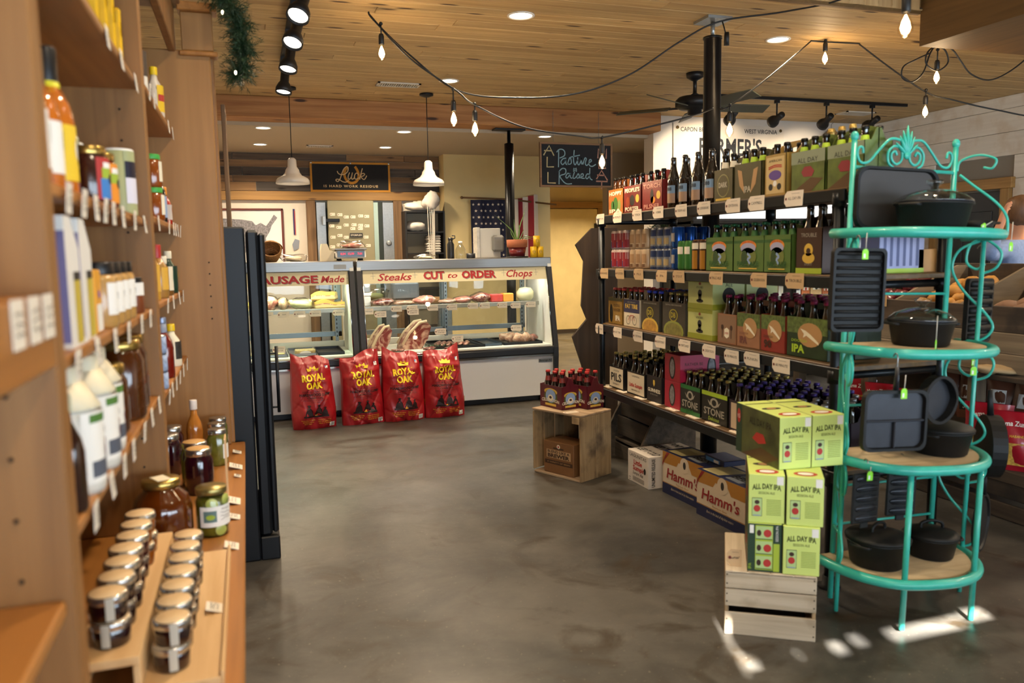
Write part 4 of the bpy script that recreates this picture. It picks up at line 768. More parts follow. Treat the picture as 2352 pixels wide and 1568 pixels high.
# ---- shipping tags
tagp = M('manila_tag', '#e4d5c0', .65, var=.03, scale=30); kraft_t = M('kraft_tag', '#c8a980', .65, var=.03, scale=30); ring = M('tag_ring', '#7a3226', .6)
def ship_tag(label, loc, rz=0, text='', w_=.12, hh=.06, mat=None, group=None, tilt=0, name='price_tag', t2=None):
    mat = mat or tagp; b = MB(); c = hh*.25; b.prism([(-w_/2+c, 0), (w_/2, 0), (w_/2, hh), (-w_/2+c, hh), (-w_/2, hh-c), (-w_/2, c)], 0, .0012, mat); f = face_front(.0004)
    b.ell(f, -w_/2+.012, hh/2, .0065, .0065, ring, 1, 10); b.ell(f, -w_/2+.012, hh/2, .0025, .0025, ink, 2, 8)
    if text: b.txt(f, text, .006, hh*(.42 if t2 is None else .55), hh*.2, ink, 1, width=min(w_*.68, len(text)*hh*.2))
    else: b.stroke(f, [(-w_*.2+w_*.55*i/11, hh*.5+random.uniform(-.1, .1)*hh) for i in range(12)], .0022, ink, 1, True, 2)
    if t2: b.txt(f, t2, .006, hh*.25, hh*.18, ink, 1, width=min(w_*.6, len(t2)*hh*.18))
    b.stroke(f, [(-w_*.12, hh*.82), (w_*.3, hh*.82)], .001, ink, 1, False)
    o = tag(b.build(name, None, loc, rz), label, 'tag', group); o.rotation_euler = (tilt, 0, rz); return o
for k, (x, tx) in enumerate(((.16, 'TASSO'), (.3, 'HAM'), (.44, 'BACON'), (.58, 'BACON'), (.79, 'BACON'))): ship_tag('manila tag reading %s on the lit case shelf%s' % (tx.lower(), ['', '', ', first of three', ', second of three', ', third of three'][k]), (x, 7.486, .9), 0, tx, .105, .055, group='tags in the display cases')
for k, (x, tx) in enumerate(((1.06, 'SUMMER SAUSAGE'), (1.33, ''), (1.48, ''), (1.68, 'BRISKET'), (1.87, ''), (2.08, 'TURKEY'), (2.2, ''), (2.38, ''), (2.52, 'GOUDA'), (2.68, ''))):
    ship_tag('manila tag on the steak case shelf rail, %s from the left' % ORD[k], (x, 7.486, .905+random.uniform(-.006, .01)), 0, tx, .105, .055, group='tags in the display cases')
for k, (x, y, z, tx, t2) in enumerate(((1.16, 7.38, .875, 'DRY AGED', 'NY STRIP'), (1.47, 7.4, .885, 'DRY AGED', 'RIBEYE'), (1.72, 7.36, .69, 'BABY BACK', 'SPARE RIBS'), (1.87, 7.3, .62, 'FLANK', 'STEAK'), (2.48, 7.36, .69, 'CITY HAMS', None), (.24, 7.33, .6, 'KERRYGOLD', 'BUTTER'), (-.02, 7.33, .6, 'CHEESE', None))):
    ship_tag(('tag standing above the left bone-in roast', 'tag standing above the largest rib roast', 'tag standing behind the ribs', 'tag standing in front of the ribs', 'tag standing in the hams', 'tag standing in the second steel tray of the lit case', 'tag standing in the first steel tray of the lit case')[k], (x, y, z), 0, tx, .11, .058, group='tags in the display cases', t2=t2)
# ---- on the counter top
TZ = 1.4025
wick = M('wicker', '#8a5f2c', .7, var=.3, scale=90, bump=.8); 
bk = thing('wicker_basket', 'tilted wicker basket with a hoop handle on the counter', 'basket', (.22, 7.62, TZ)); T_ = Matrix.Translation((0, 0, .07)) @ Matrix.Rotation(.9, 4, 'X') @ Matrix.Translation((0, 0, -.06))
b = MB()
for k in range(9): z_ = .012+k*.016; r_ = .06+.03*math.sin(k/8*1.6); b.tube([(r_*math.cos(2*PI*i/20), r_*math.sin(2*PI*i/20), z_) for i in range(20)], .0085, wick, 6, True, T_)
for i in range(16): a = 2*PI*i/16; b.tube([((.06+.03*math.sin(k/8*1.6)+.003*(-1)**(i+k))*math.cos(a), (.06+.03*math.sin(k/8*1.6)+.003*(-1)**(i+k))*math.sin(a), .012+k*.016) for k in range(9)], .0045, wick, 5, False, T_)
b.lathe([(0, .008), (.06, .008)], wick, 16, T=T_); b.build('bowl', bk); MB().tube([(.1*math.cos(PI*i/14), 0, .14+.1*math.sin(PI*i/14)) for i in range(15)], .006, wick, 6, False, T_).build('handle', bk)
def bag(label, x, y, rx, ry, rz_, seed, contents=None):
    o = tag(lump(MB(), (0, 0, rz_*.9), (rx, ry, rz_), clear_bag, .22, 20, 12, seed).build('plastic_bag', None, (x, y, TZ)), label, 'bag')
    if contents: lump(MB(), (0, 0, rz_*.6), (rx*.8, ry*.8, rz_*.6), contents, .2, 14, 8, seed+1).build('contents', o)
    return o
bag('clear plastic bag of rolls beside the basket', .42, 7.62, .11, .08, .04, 3, M('bread', '#c9b79a', .6)); bag('clear wrapped packet near the apron shelf', 1.66, 7.66, .11, .07, .025, 7, M('deli_paper', '#cfc3a0', .6))
sc = thing('digital_scale', 'digital deli scale with a red number display', 'scale', (.94, 7.7, TZ)); grey_p = M('scale_grey', '#c5c2bb', .4); 
MB().box(-.14, .14, -.1, .14, .02, .1, grey_p, ch=.012).build('body', sc); b = MB(); b.box(-.125, .125, -.105, -.099, .035, .09, M('scale_face', '#120c0d', .2)); b.txt(face_front(y=-.105), '0.54', -.075, .055, .02, EMIT('led_red', (1, .03, .05), 3), 2, bold=.01); b.txt(face_front(y=-.105), '12.99', 0, .055, .02, EMIT('led_red', (1, .03, .05), 3), 2, bold=.01); b.txt(face_front(y=-.105), '7.01', .08, .055, .02, EMIT('led_red', (1, .03, .05), 3), 2, bold=.01); b.build('display', sc)
MB().box(-.15, .15, -.11, .15, .1, .115, stainless, ch=.005).build('platter', sc)
for sx in (-.1, .1): MB().lathe([(.018, 0), (.014, .02)], black_cap, 10, (sx, .1, 0)).build('foot', sc); MB().lathe([(.018, 0), (.014, .02)], black_cap, 10, (sx, -.06, 0)).build('foot', sc)
o = bag('clear bag of meat lying on the scale', .96, 7.7, .12, .08, .04, 9, pork); o.location.z = TZ+.1155
b = MB(); b.prism([(-.06, 0), (.06, 0), (.06, .09), (.02, .1), (.0, .16), (-.05, .16), (-.06, .1)], -.06, .06, M('printer_cream', '#c9bda0', .5)); tag(b.build('label_printer', None, (.73, 7.72, TZ)), 'cream label printer beside the digital scale', 'printer')
o = tag(MB().lathe([(0, 0), (.034, 0), (.036, .01), (.036, .14), (.022, .165), (.022, .18)], M('bottle_black', '#0e1012', .35), 18).build('water_bottle', None, (1.93, 7.72, TZ)), 'black water bottle with a loop cap', 'bottle'); MB().lathe([(.025, .18), (.025, .205), (0, .208)], black_cap, 14).build('cap', o); MB().tube([(.02, 0, .19), (.045, 0, .2), (.045, 0, .225), (.015, 0, .225)], .006, black_cap, 6).build('loop', o)
o = tag(MB().lathe([(0, 0), (.05, 0), (.053, .01), (.053, .08), (.03, .125), (.018, .14), (.018, .155)], GLASS('jug_clear', (.85, .87, .86), 1.6, .1), 18).build('clear_jug', None, (2.03, 7.72, TZ)), 'clear plastic jug next to the black bottle', 'jug'); MB().lathe([(.021, .15), (.021, .168), (0, .17)], white_p, 12).build('cap', o)
o = tag(MB().lathe([(0, 0), (.045, 0), (.045, .05), (.04, .05), (.04, .01), (0, .01)], trimb, 18).build('black_tin', None, (2.13, 7.7, TZ)), 'low black tin beside the clear jug', 'tin')
pm = thing('card_terminal_box', 'grey metal panel box with a worn edge beside the plant', 'box', (2.37, 7.85, TZ)); worn = M('worn_paint', '#b4b0a6', .5, .3, var=.2, scale=25)
MB().box(-.12, .12, 0, .12, 0, .3, M('panel_grey', '#b2b0a8', .5), ch=.004).build('panel', pm); MB().box(-.135, -.1, -.012, .13, 0, .31, worn, ch=.004).build('edge_post', pm); MB().box(.02, .15, -.05, -.001, .06, .23, M('reader_grey', '#6f6f6b', .45), ch=.03).build('card_reader', pm)
pot = M('terracotta', '#a05c3a', .75, var=.1, scale=15); gz = M('pot_red_glaze', '#6a1a1c', .3, coat=.4)
po = tag(MB().lathe([(0, .012), (.075, .012), (.09, .1), (.083, .1), (.08, .085), (0, .085)], gz, 24).build('potted_aloe', None, (2.585, 7.6, TZ)), 'aloe plant in a two-tone terracotta pot on the counter', 'plant')
MB().lathe([(.091, .1), (.102, .102), (.106, .175), (.098, .178), (.094, .16)], pot, 24).build('pot_rim', po); MB().lathe([(0, .158), (.095, .158)], M('soil', '#2d2118', .9), 20).build('soil', po); MB().lathe([(0, 0), (.11, 0), (.115, .012), (0, .012)], black_cap, 24).build('saucer', po)
alo = M('aloe_green', '#5f7f3e', .4, coat=.3)
def leaf_blade(pts, w0):
    P = catmull(pts, 5); n = len(P); return MB().tube(P, [max(w0*(1-(i/(n-1))**1.6), .001) for i in range(n)], alo, 6, flat=.5)
for pts, w0 in ((((0, 0, .15), (-.05, 0, .26), (-.12, 0, .33), (-.24, -.02, .42)), .013), (((.01, 0, .15), (.03, 0, .3), (.07, -.01, .42), (.1, 0, .5)), .012), (((0, 0, .15), (-.02, .01, .28), (-.03, .0, .38)), .016), (((0, 0, .15), (.02, -.02, .26), (.01, -.02, .34)), .017), (((.02, 0, .15), (.08, 0, .21), (.15, 0, .2), (.2, 0, .22)), .011), (((0, .02, .15), (-.05, .03, .24), (-.05, .02, .3)), .014), (((.02, .02, .15), (.06, .02, .23), (.08, .02, .28)), .013), (((.03, -.02, .16), (.1, -.02, .19), (.16, -.02, .175)), .01)):
    leaf_blade(pts, w0).build('leaf', po)
can_y = M('can_yellow', '#dcb01f', .4); 
for k, (x, z) in enumerate(((2.74, 0), (2.81, 0), (2.775, .107))):
    b = MB().lathe([(0, 0), (.034, 0), (.034, .106), (.031, .106), (.031, .103), (0, .103)], can_y, 20); f = cyl(.034); b.ell(f, 0, .055, .015, .018, M('can_ink', '#6b5410', .5), 1); b.ell(f, 0, .055, .011, .014, can_y, 2); b.txt(f, 'CB', 0, .05, .011, M('can_ink', '#6b5410', .5), 3)
    tag(b.build('coffee_can', None, (x, 7.55, TZ+z), -.15), ('yellow can, left of the bottom pair', 'yellow can, right of the bottom pair', 'yellow can on top of the other two')[k], 'can', 'yellow cans on the counter')
# ---- behind the counter
fm = thing('framed_map', 'framed grey map of the country on the rear wall', 'picture', (0, 10.41, 0)); mahog = M('mahogany', '#5c2415', .45)
for q in ((-.42, .47, 2.02, 2.045), (-.42, .47, 1.3, 1.325), (-.42, -.395, 1.3, 2.045), (.445, .47, 1.3, 2.045)): MB().box(q[0], q[1], -.025, 0, q[2], q[3], mahog, ch=.003).build('frame_rail', fm)
b = MB(); b.box(-.4, .45, -.012, -.004, 1.32, 2.03, M('map_paper', '#d6d4d0', .35, coat=.5)); b.poly(face_front(y=-.0125), [(-.33, 1.93), (-.02, 1.91), (.1, 1.89), (.14, 1.84), (.2, 1.87), (.26, 1.83), (.3, 1.88), (.36, 1.97), (.4, 1.93), (.33, 1.84), (.3, 1.76), (.25, 1.68), (.27, 1.55), (.22, 1.6), (.1, 1.58), (-.03, 1.48), (-.1, 1.58), (-.25, 1.6), (-.34, 1.7)], M('map_ink', '#77757a', .6, var=.5, scale=60)); b.build('print', fm)
o = tag(MB().box(-.012, .012, -.004, 0, 0, .32, M('ribbon_blue', '#1d2a5e', .6)).build('medal_ribbon', None, (.6, 10.415, 1.72)), 'blue and red medal ribbon hanging on the rear wall', 'ribbon'); MB().box(.004, .014, -.006, -.0045, .0, .3, M('ribbon_red', '#a02a2c', .6)).build('stripe', o)
tag(MB().prism([(-.03, 0), (.03, .03), (.045, .13), (-.01, .15), (-.045, .08)], -.004, 0, M('metal_card', '#8d9298', .4, .5)).build('metal_plaque', None, (.61, 10.415, 1.52)), 'small grey metal plaque under the ribbon', 'plaque')
for k in range(24):
    r_, c_ = divmod(k, 6); x = 1.05+c_*.085+random.uniform(-.015, .015); z = 1.93-r_*.125+random.uniform(-.02, .02)
    if 1.24 < x < 1.44 and 1.64 < z < 1.75: z = 1.77
    ship_tag('small manila tag on the cold room door, %s row, %s across' % (ORD[r_], ORD[c_]), (x, 10.238, z), 0, '', .062, .035, group='tags on the cold room door', name='door_tag')
ac = thing('black_shelf_unit', 'open black shelf unit with cloths behind the counter', 'shelf unit', (2.2, 10.1, 0)); bl = M('shelf_black', '#1a1817', .5)
for q in ((-.26, -.235, 0, 2.0), (.235, .26, 0, 2.0)): MB().box(q[0], q[1], 0, .3, q[2], q[3], bl, ch=.003).build('side_panel', ac)
for z in (.02, .5, 1.0, 1.45, 1.72, 1.98): MB().box(-.235, .235, 0, .3, z, z+.02, bl).build('shelf', ac)
MB().box(-.235, .235, .29, .3, 0, 2.0, M('shelf_back', '#a19884', .7)).build('back_panel', ac)
cloth = M('white_cloth', '#d6cfc4', .9, var=.06, scale=20)
tag(lump(MB(), (0, 0, .06), (.17, .12, .07), cloth, .3, 20, 12, 21).build('folded_cloths', None, (2.18, 10.22, 2.002)), 'heap of white cloths on top of the black shelf unit', 'cloth'); tag(lump(MB(), (0, 0, .07), (.12, .1, .07), cloth, .2, 16, 10, 22).build('cloth_bundle', None, (2.1, 10.25, 1.742)), 'rolled white cloth on the second shelf of the black unit', 'cloth')
b = MB()
for k in range(7): b.box(-.09+random.uniform(-.01, .01), .09, -.08, .08, k*.032, k*.032+.028, cloth, ch=.012)
tag(b.build('towel_stack', None, (2.32, 10.22, 1.472)), 'stack of folded white towels on the black unit', 'towels')
ap = MB()
for k in range(5): x = -.05+k*.022; ap.tube(catmull([(x, -.02, .5), (x+.01*math.sin(k), -.03, .2), (x*.6, -.02, -.35-.05*(k % 2))], 5), .006, cloth, 5)
lump(ap, (0, 0, .5), (.1, .05, .1), cloth, .3, 14, 10, 5); tag(ap.build('hanging_apron', None, (2.27, 10.04, 1.62)), 'white apron with long strings hanging on the black unit', 'apron')
# flag
fl = thing('flag', 'stars and stripes flag on a slanting wooden pole', 'flag', (0, 10.1, 0)); fr_, fw_, fbl = M('flag_red', '#8f2028', .8), M('flag_white', '#ddd3c2', .8), M('flag_blue', '#1a1d38', .8)
MB().tube([(2.7, 0, 2.17), (3.3, -.02, 2.15), (3.98, -.05, 2.08)], .012, M('pole_wood', '#6b4c2a', .6), 8).build('pole', fl); MB().ball((2.69, 0, 2.17), .02, M('pole_wood', '#6b4c2a', .6)).build('finial', fl)
def drape(x, z): return (x, -.03+.018*math.sin(x*26+z*2)+.01*math.sin(x*51), z)
b = MB(); X0, X1, ZT, ZB = 2.8, 3.7, 2.14, 1.3
b.grid(lambda u, v: drape(X0+(.5)*u, ZB+.06+(ZT-ZB-.06)*v), 16, 10, fbl)
for k in range(6):
    xa = X0+.5+k*.072; b.grid(lambda u, v: drape(xa+.072*u, ZB+.1*(k/6)+(ZT-.01-ZB)*v), 4, 8, fr_ if k % 2 == 0 else fw_)
b.build('cloth', fl); b = MB()
for r_ in range(9):
    for c_ in range(6 if r_ % 2 else 7):
        cx, cz = X0+.035+c_*.066+(.033 if r_ % 2 else 0), ZT-.06-r_*.082; pts = [(cx+(.02 if i % 2 == 0 else .008)*math.sin(2*PI*i/10), cz+(.02 if i % 2 == 0 else .008)*math.cos(2*PI*i/10)) for i in range(10)]
        b.poly(lambda u, v, l: (drape(u, v)[0], drape(u, v)[1]-.004, v), pts, fw_)
b.build('stars', fl)
# horseshoe pennant
bn = thing('horseshoe_banner', 'black banner with a gold border and horseshoe on barn boards', 'banner', (1.315, 10.37, 2.25)); gold = M('banner_gold', '#b37a14', .7); bkc = M('banner_black', '#0b0c10', .8)
def bf(u, v, l): return (u, -.006-.0012*l+.004*math.sin(u*9), v+.012*(abs(u)*2-.5)*0)
b = MB(); b.grid(lambda u, v: bf(-.5+u, .0+.37*v, 0), 24, 4, gold); b.grid(lambda u, v: bf(-.475+.95*u, .025+.32*v, 1), 24, 4, bkc); b.build('cloth', bn)
K = 1/2050.; zz = lambda pts: [((x-1160)*K, (905-y)*K) for x, y in pts]
b = MB(); b.stroke(bf, zz([(1075, 275), (1010, 380), (1000, 480), (1040, 590), (1120, 660), (1200, 675), (1290, 640), (1350, 560), (1365, 450), (1330, 340), (1290, 275)]), .031, gold, 3, sub=4); lt_ = M('banner_letter', '#cdb183', .7)
for st_ in (((820, 385), (850, 440), (920, 465), (1010, 450), (1085, 380), (1100, 290), (1060, 260), (990, 320), (930, 450), (890, 560), (830, 640), (780, 620), (790, 585), (860, 590), (940, 640), (1030, 655), (1100, 615)), ((1130, 415), (1095, 500), (1095, 570), (1130, 575), (1180, 510), (1205, 415)), ((1205, 415), (1180, 510), (1185, 570), (1220, 570), (1260, 520)), ((1355, 470), (1340, 425), (1290, 430), (1255, 500), (1265, 565), (1320, 570), (1385, 530)), ((1465, 305), (1420, 450), (1390, 575)), ((1400, 520), (1440, 440), (1500, 425), (1520, 455), (1470, 495), (1420, 505), (1470, 570), (1520, 570), (1570, 490))):
    b.stroke(bf, zz(st_), .011, lt_, 5, sub=4)
b.build('script', bn); b = MB(); b.txt(bf, 'IS HARD WORK RESIDUE', 0, .058, .03, lt_, 4, bold=.02, width=.68, space=1.25); b.build('lettering', bn)
for u in (-.485, 0, .485): MB().lathe([(.012, 0), (.012, .003), (.005, .003)], chrome, 10, T=Matrix.Translation((u, -.012, .358)) @ Matrix.Rotation(PI/2, 4, 'X')).build('grommet', bn)
# work table seen through the cases
wt = thing('butcher_table', 'long butcher block table behind the counter', 'table', (0, 0, 0)); MB().box(-.5, 2.3, 9.0, 9.6, .86, .93, WOOD('butcher_block', '#7e5a38', '#a27a50', 'x'), ch=.01).build('top', wt)
for x in (-.45, 2.2):
    for y in (9.05, 9.5): MB().box(x, x+.06, y, y+.06, 0, .86, steel_g, ch=.004).build('leg', wt)
tag(MB().box(-.15, .15, -.1, .1, 0, .2, M('bin_blue', '#6f7f93', .5), ch=.02).build('meat_bin', None, (1.75, 9.25, .931)), 'blue grey bin on the butcher table', 'bin'); bag('large clear bag of bread on the butcher table', 1.35, 9.3, .22, .12, .07, 31, M('greens', '#6d7a4a', .7)).location.z = .931

# ================================================================== CHARCOAL BAGS
bagred = M('charcoal_red', '#9a1119', .42, var=.08, scale=5, bump=.25, bscale=14, coat=.2); bink = M('charcoal_ink', '#240a0c', .55); byel = M('charcoal_yellow', '#f0cf1e', .45)
def charcoal(label, x, y, rz, seed, lean, crump):
    R = random.Random(seed); ph = [R.uniform(0, 6.28) for _ in range(10)]; W_, H_, D_ = .345, .6, .13
    def prof(v): return (math.sin(min(max(v, 0), 1)*PI*.93+.15)**.55) if v < .93 else .3*(1-v)/.07+.04
    def ridge(u, v): return .010*math.sin(9*v+4*u+ph[0])*math.sin(5*u+ph[1])+.007*math.sin(17*v-9*u+ph[2])+.005*math.sin(23*u+14*v+ph[3])+crump*math.exp(-((v-.72-.06*math.sin(3*u+ph[4]))/.035)**2)-.012*max(0, 1-abs(math.sin(6*u-7*v+ph[8]))*5)-.010*max(0, 1-abs(math.sin(8*v+3*u+ph[9]))*6)-.008*max(0, 1-abs(math.sin(11*u+5*v+ph[4]))*5)
    def front(u, v):                                              # u -.5..+.5, v 0..1
        p = prof(v); s = max(1-(abs(u)*2)**3.2, 0); z = v*H_; wv = W_*(1+.05*math.sin(v*5+ph[5])-.05*max(v-.8, 0)*5)
        top = (.018*math.sin(u*7+ph[6])+.07*u*math.sin(ph[7])) if v > .85 else 0
        return Vector((u*wv, -(D_*p*(.25+.75*s))-ridge(u, v)*(.4+.6*s)+v*lean, z*(1-.02*lean)+top*(v-.85)/.15))
    t = thing('charcoal_bag', label, 'bag', (x, y, 0), rz, 'charcoal bags in front of the counter'); b = MB(); b.grid(lambda i, j: front(i-.5, j), 44, 64, bagred)
    b.grid(lambda i, j: Vector((front(.5-i, j).x, .05*prof(j)+j*lean+.01, front(.5-i, j).z)), 16, 20, bagred)
    for s_ in (-.5, .5): b.grid(lambda i, j: Vector((front(s_, j).x*(1+.03*math.sin(PI*i)), front(s_, j).y*(1-i)+(.05*prof(j)+j*lean+.01)*i, front(s_, j).z)), 3, 20, bagred)
    b.build('sack', t)
    def fn(u, v, l): p = front(u/W_, v/H_); return (p.x, p.y-.0045-.0008*l, p.z)
    b = MB(); b.txt(fn, 'ROYAL', 0, .41, .055, byel, 2, bold=.045, width=.2, arc=0, rot=.05); b.txt(fn, 'OAK', 0, .345, .055, byel, 2, bold=.045, width=.14, rot=.03)
    cy = .485; b.poly(fn, [(-.045, cy), (.045, cy), (.055, cy+.028), (.03, cy+.02), (.022, cy+.042), (.0, cy+.028), (-.022, cy+.042), (-.03, cy+.02), (-.055, cy+.028)], byel, 2); b.ell(fn, 0, cy+.012, .016, .012, bagred, 3, 10)
    b.txt(fn, '100% ALL NATURAL', 0, .313, .016, bink, 2, width=.2); b.txt(fn, 'HARDWOOD LUMP', 0, .285, .022, bink, 2, bold=.04, width=.25); b.txt(fn, 'CHARCOAL', 0, .262, .016, bink, 2, bold=.02, width=.13); b.txt(fn, '100% HARDWOOD OF NO FILLERS', 0, .244, .009, bink, 2, width=.2); b.txt(fn, 'NATURAL', 0, .23, .008, bink, 2, width=.07)
    b.build('print', t); b = MB()
    for cx, cz, sc_ in ((-.055, .155, 1), (.02, .16, .95), (.07, .145, .8)):                          # campfire scene
        b.poly(fn, [(cx-.035*sc_, cz-.035*sc_), (cx+.03*sc_, cz-.035*sc_), (cx+.022*sc_, cz+.01*sc_), (cx+.01*sc_, cz+.03*sc_), (cx-.012*sc_, cz+.03*sc_), (cx-.025*sc_, cz+.005*sc_)], bink, 2); b.ell(fn, cx, cz+.04*sc_, .009*sc_, .011*sc_, bink, 2, 10); b.poly(fn, [(cx-.017*sc_, cz+.046*sc_), (cx+.017*sc_, cz+.046*sc_), (cx+.008*sc_, cz+.056*sc_), (cx-.008*sc_, cz+.056*sc_)], bink, 3)
    b.rect(fn, -.1, .1, .105, .12, bink, 2, 8); b.poly(fn, [(-.014, .115), (.014, .115), (.006, .13), (.001, .142), (-.006, .128)], M('flame', '#f0a52a', .5), 4)
    b.build('campfire_print', t); b = MB()
    b2 = MB()
    for k in range(3):
        b.txt(fn, ('Great For All Grills', 'All Natural Lump', 'Burns Hotter')[k], -.065, .078-k*.016, .008, byel, 2, width=(.11, .09, .06)[k]); b2.txt(fn, ('Ready to Cook in 15 Min', 'No Chemicals', 'Made of Wood')[k], .065, .078-k*.016, .008, byel, 2, width=(.1, .1, .09)[k])
    b2.build('print', t); b.build('print', t); b = MB(); b.rect(fn, .11, .15, .015, .05, white_p, 2, 3)
    for k in range(7): b.rect(fn, .114+k*.005, .1165+k*.005, .018, .047, ink, 3)
    b.build('barcode', t); b = MB(); b.rect(fn, .115, .145, .5, .525, white_p, 2); b.rect(fn, .115, .128, .512, .525, blue_p, 3); b.rect(fn, .128, .145, .514, .518, red_p, 3); b.rect(fn, .115, .145, .503, .507, red_p, 3)
    b.build('flag_print', t)
    b = MB(); f2 = lambda u, v, l: (front(.5, v/H_).x*1.02+.003, front(.5, v/H_).y*.5+u, v); b.txt(f2, 'ROYAL OAK', .02, .12, .05, byel, 1, bold=.04, width=.05); b.build('side_print', t)
charcoal('red charcoal bag, leftmost of the four', .49, 6.85, .12, 3, .12, .008); charcoal('red charcoal bag with a folded top, second from the left', .905, 6.87, .1, 8, .11, .02); charcoal('red charcoal bag, third from the left', 1.265, 6.88, .05, 15, .12, .012); charcoal('red charcoal bag with a creased front, rightmost of the four', 1.635, 6.9, .05, 22, .1, .024)

# ================================================================== BEER SHELF
pipe = M('pipe_black', '#14181c', .38, .5, var=.15, scale=20); board_d = WOOD('shelf_board', '#4a3519', '#6b4e28', 'y', rough=.5, rnd=.1)
bs = thing('pipe_shelf', 'black pipe shelf with wooden boards stocked with beer', 'shelving', (0, 0, 0)); SZS = (1.69, 1.335, .96, .52); XF, XB, YN, YF = 2.31, 2.86, 2.70, 5.0
for x in (XF, XB):
    for y in (YN, YF, 3.9):
        if y == 3.9 and x == XF: continue
        b = MB(); b.tube([(x, y, 0), (x, y, 1.66)], .021, pipe, 12)
        for z in SZS: b.tube([(x, y, z-.075), (x, y, z-.02)], .029, pipe, 12)
        b.lathe([(0, 0), (.05, 0), (.05, .008), (.028, .012), (.028, .05)], pipe, 14, (x, y, 0)); b.build('post', bs)
for z in SZS:
    MB().box(XF-.005, XB+.02, YN-.05, YF+.05, z-.022, z, board_d, ch=.003).build('shelf_board', bs); MB().box(XF-.022, XF-.006, YN-.05, YF+.05, z-.055, z-.006, pipe, ch=.003).build('front_rail', bs)
    for y in (YN, YF): MB().tube([(XF, y, z-.045), (XB, y, z-.045)], .017, pipe, 10).build('cross_pipe', bs)
bglass = M('bottle_brown', '#120804', .06, coat=1.0, spec=.8); bgl_amber = M('bottle_amber', '#3a1c06', .06, coat=1.0, trans=.0); bgl_green = M('bottle_dark_green', '#08160a', .06, coat=1.0); foil_lab = M('neck_label', '#8a7a4a', .5)
BP = [(0, 0), (.0285, 0), (.0305, .004), (.0305, .125), (.028, .145), (.018, .175), (.0145, .195), (.0135, .222), (.0145, .224), (.0145, .23)]
PROTO = {}
def bottle(key, cap, glass, neck=None, h=1.0, loc=(0, 0, 0), label='', group=None, name='beer_bottle', lab=None):
    k = (key, h)
    if k not in PROTO:
        o = tag(MB().lathe([(r*(1.15 if h > 1.1 else 1), z*h) for r, z in BP], glass, 14).build(name, None, loc), label, 'bottle', group); MB().lathe([(.0152, .222*h), (.0165, .2225*h), (.0155, .235*h), (.013, .2375*h), (0, .2375*h)], cap, 14).build('cap', o)
        if neck: MB().lathe([(.0205, .168*h), (.0198, .17*h), (.0152, .197*h), (.0148, .199*h)], neck, 14).build('neck_label', o)
        if lab: lab(o)
        PROTO[k] = o; return o
    return copy_tree(PROTO[k], loc, random.uniform(-.3, .3), label, group)
def carrier(name, label, loc, rz, W, H, D, mat, art=None, group=None, inner=None, hump=.05):
    b = MB(); t_ = .003; i_ = inner or mat
    b.box(-W/2, W/2, 0, t_, 0, H, mat); b.box(-W/2, W/2, D-t_, D, 0, H, mat); b.box(-W/2, W/2, 0, D, 0, t_, i_)
    for s_ in (-1, 1):
        x = s_*W/2; P = [(0, 0), (D, 0), (D, H), (D*.75, H*1.02), (D/2+.012, H+hump), (D/2-.012, H+hump), (D*.25, H*1.02), (0, H)]; b.prism(P, min(x, x-s_*t_), max(x, x-s_*t_), mat, T=SW)
    b.box(-W/2, W/2, D/2-.002, D/2+.002, 0, H*.9, i_); b.prism([(-W/2, H*.9), (-W/2, H+hump), (-W*.28, H+hump+.012), (W*.28, H+hump+.012), (W/2, H+hump), (W/2, H*.9), (W*.22, H*.9), (W*.2, H+hump-.015), (-W*.2, H+hump-.015), (-W*.22, H*.9)], D/2-.003, D/2+.003, mat)
    o = tag(b.build('six_pack_carrier', None, loc, rz), label, 'beer carrier', group)
    if art: q = MB(); art(q, face_front(.0008), W, H); q.build('printed_front', o)
    return o
SIDE = -PI/2
def sixpack(short, yc, z, W, H, mat, art, cap, shelf, rows=1, glass=None, neck=None, key=None, D=.14, X=2.345, bh=1.0, hump=.05):
    c0 = None; nx, ny = (3, 2) if W >= .195 else (2, 3); D = .14 if nx == 3 else .21; sp = W*.32 if nx == 3 else min(W*.46, .075)
    for r in range(rows):
        lb = short+' six-pack carrier'+('' if rows == 1 else (', front row' if r == 0 else ', %s row' % ORD[r]))+' on the '+shelf
        if c0 is None: c0 = carrier('', lb, (X, yc, z+.001), SIDE, W, H, D, mat, art, 'six-packs on the '+shelf, hump=hump)
        else: copy_tree(c0, (X+r*(D+.006), yc, z+.001), None, lb)
        for i in range(nx):
            for j in range(ny):
                bottle(key or short, cap, glass or bglass, neck, bh, (X+.036+j*.07+r*(D+.006), yc+(i-(nx-1)/2)*sp, z+.005), '%s %s bottle in the %s six-pack%s' % (('front', 'back' if ny == 2 else 'middle', 'back')[j], ('right', 'middle' if nx == 3 else 'left', 'left')[i], short, '' if rows == 1 else ', %s pack in its row' % ORD[r]), 'bottles in the %s six-pack row %s' % (short, ORD[r]))
cap_k = M('cap_black', '#15130f', .35, .4); cap_r = M('cap_red', '#8e1f2c', .35, .4); cap_g = M('cap_gold', '#a39250', .3, .7); cap_p = M('cap_purple', '#4a3a86', .35, .4); cap_m = M('cap_magenta', '#8a1f4c', .35, .4); cap_gr = M('cap_green', '#1d5a34', .35, .4); cap_s = M('cap_silver', '#a5a6a8', .3, .8); cap_b = M('cap_blue', '#2f7fb8', .35, .4)
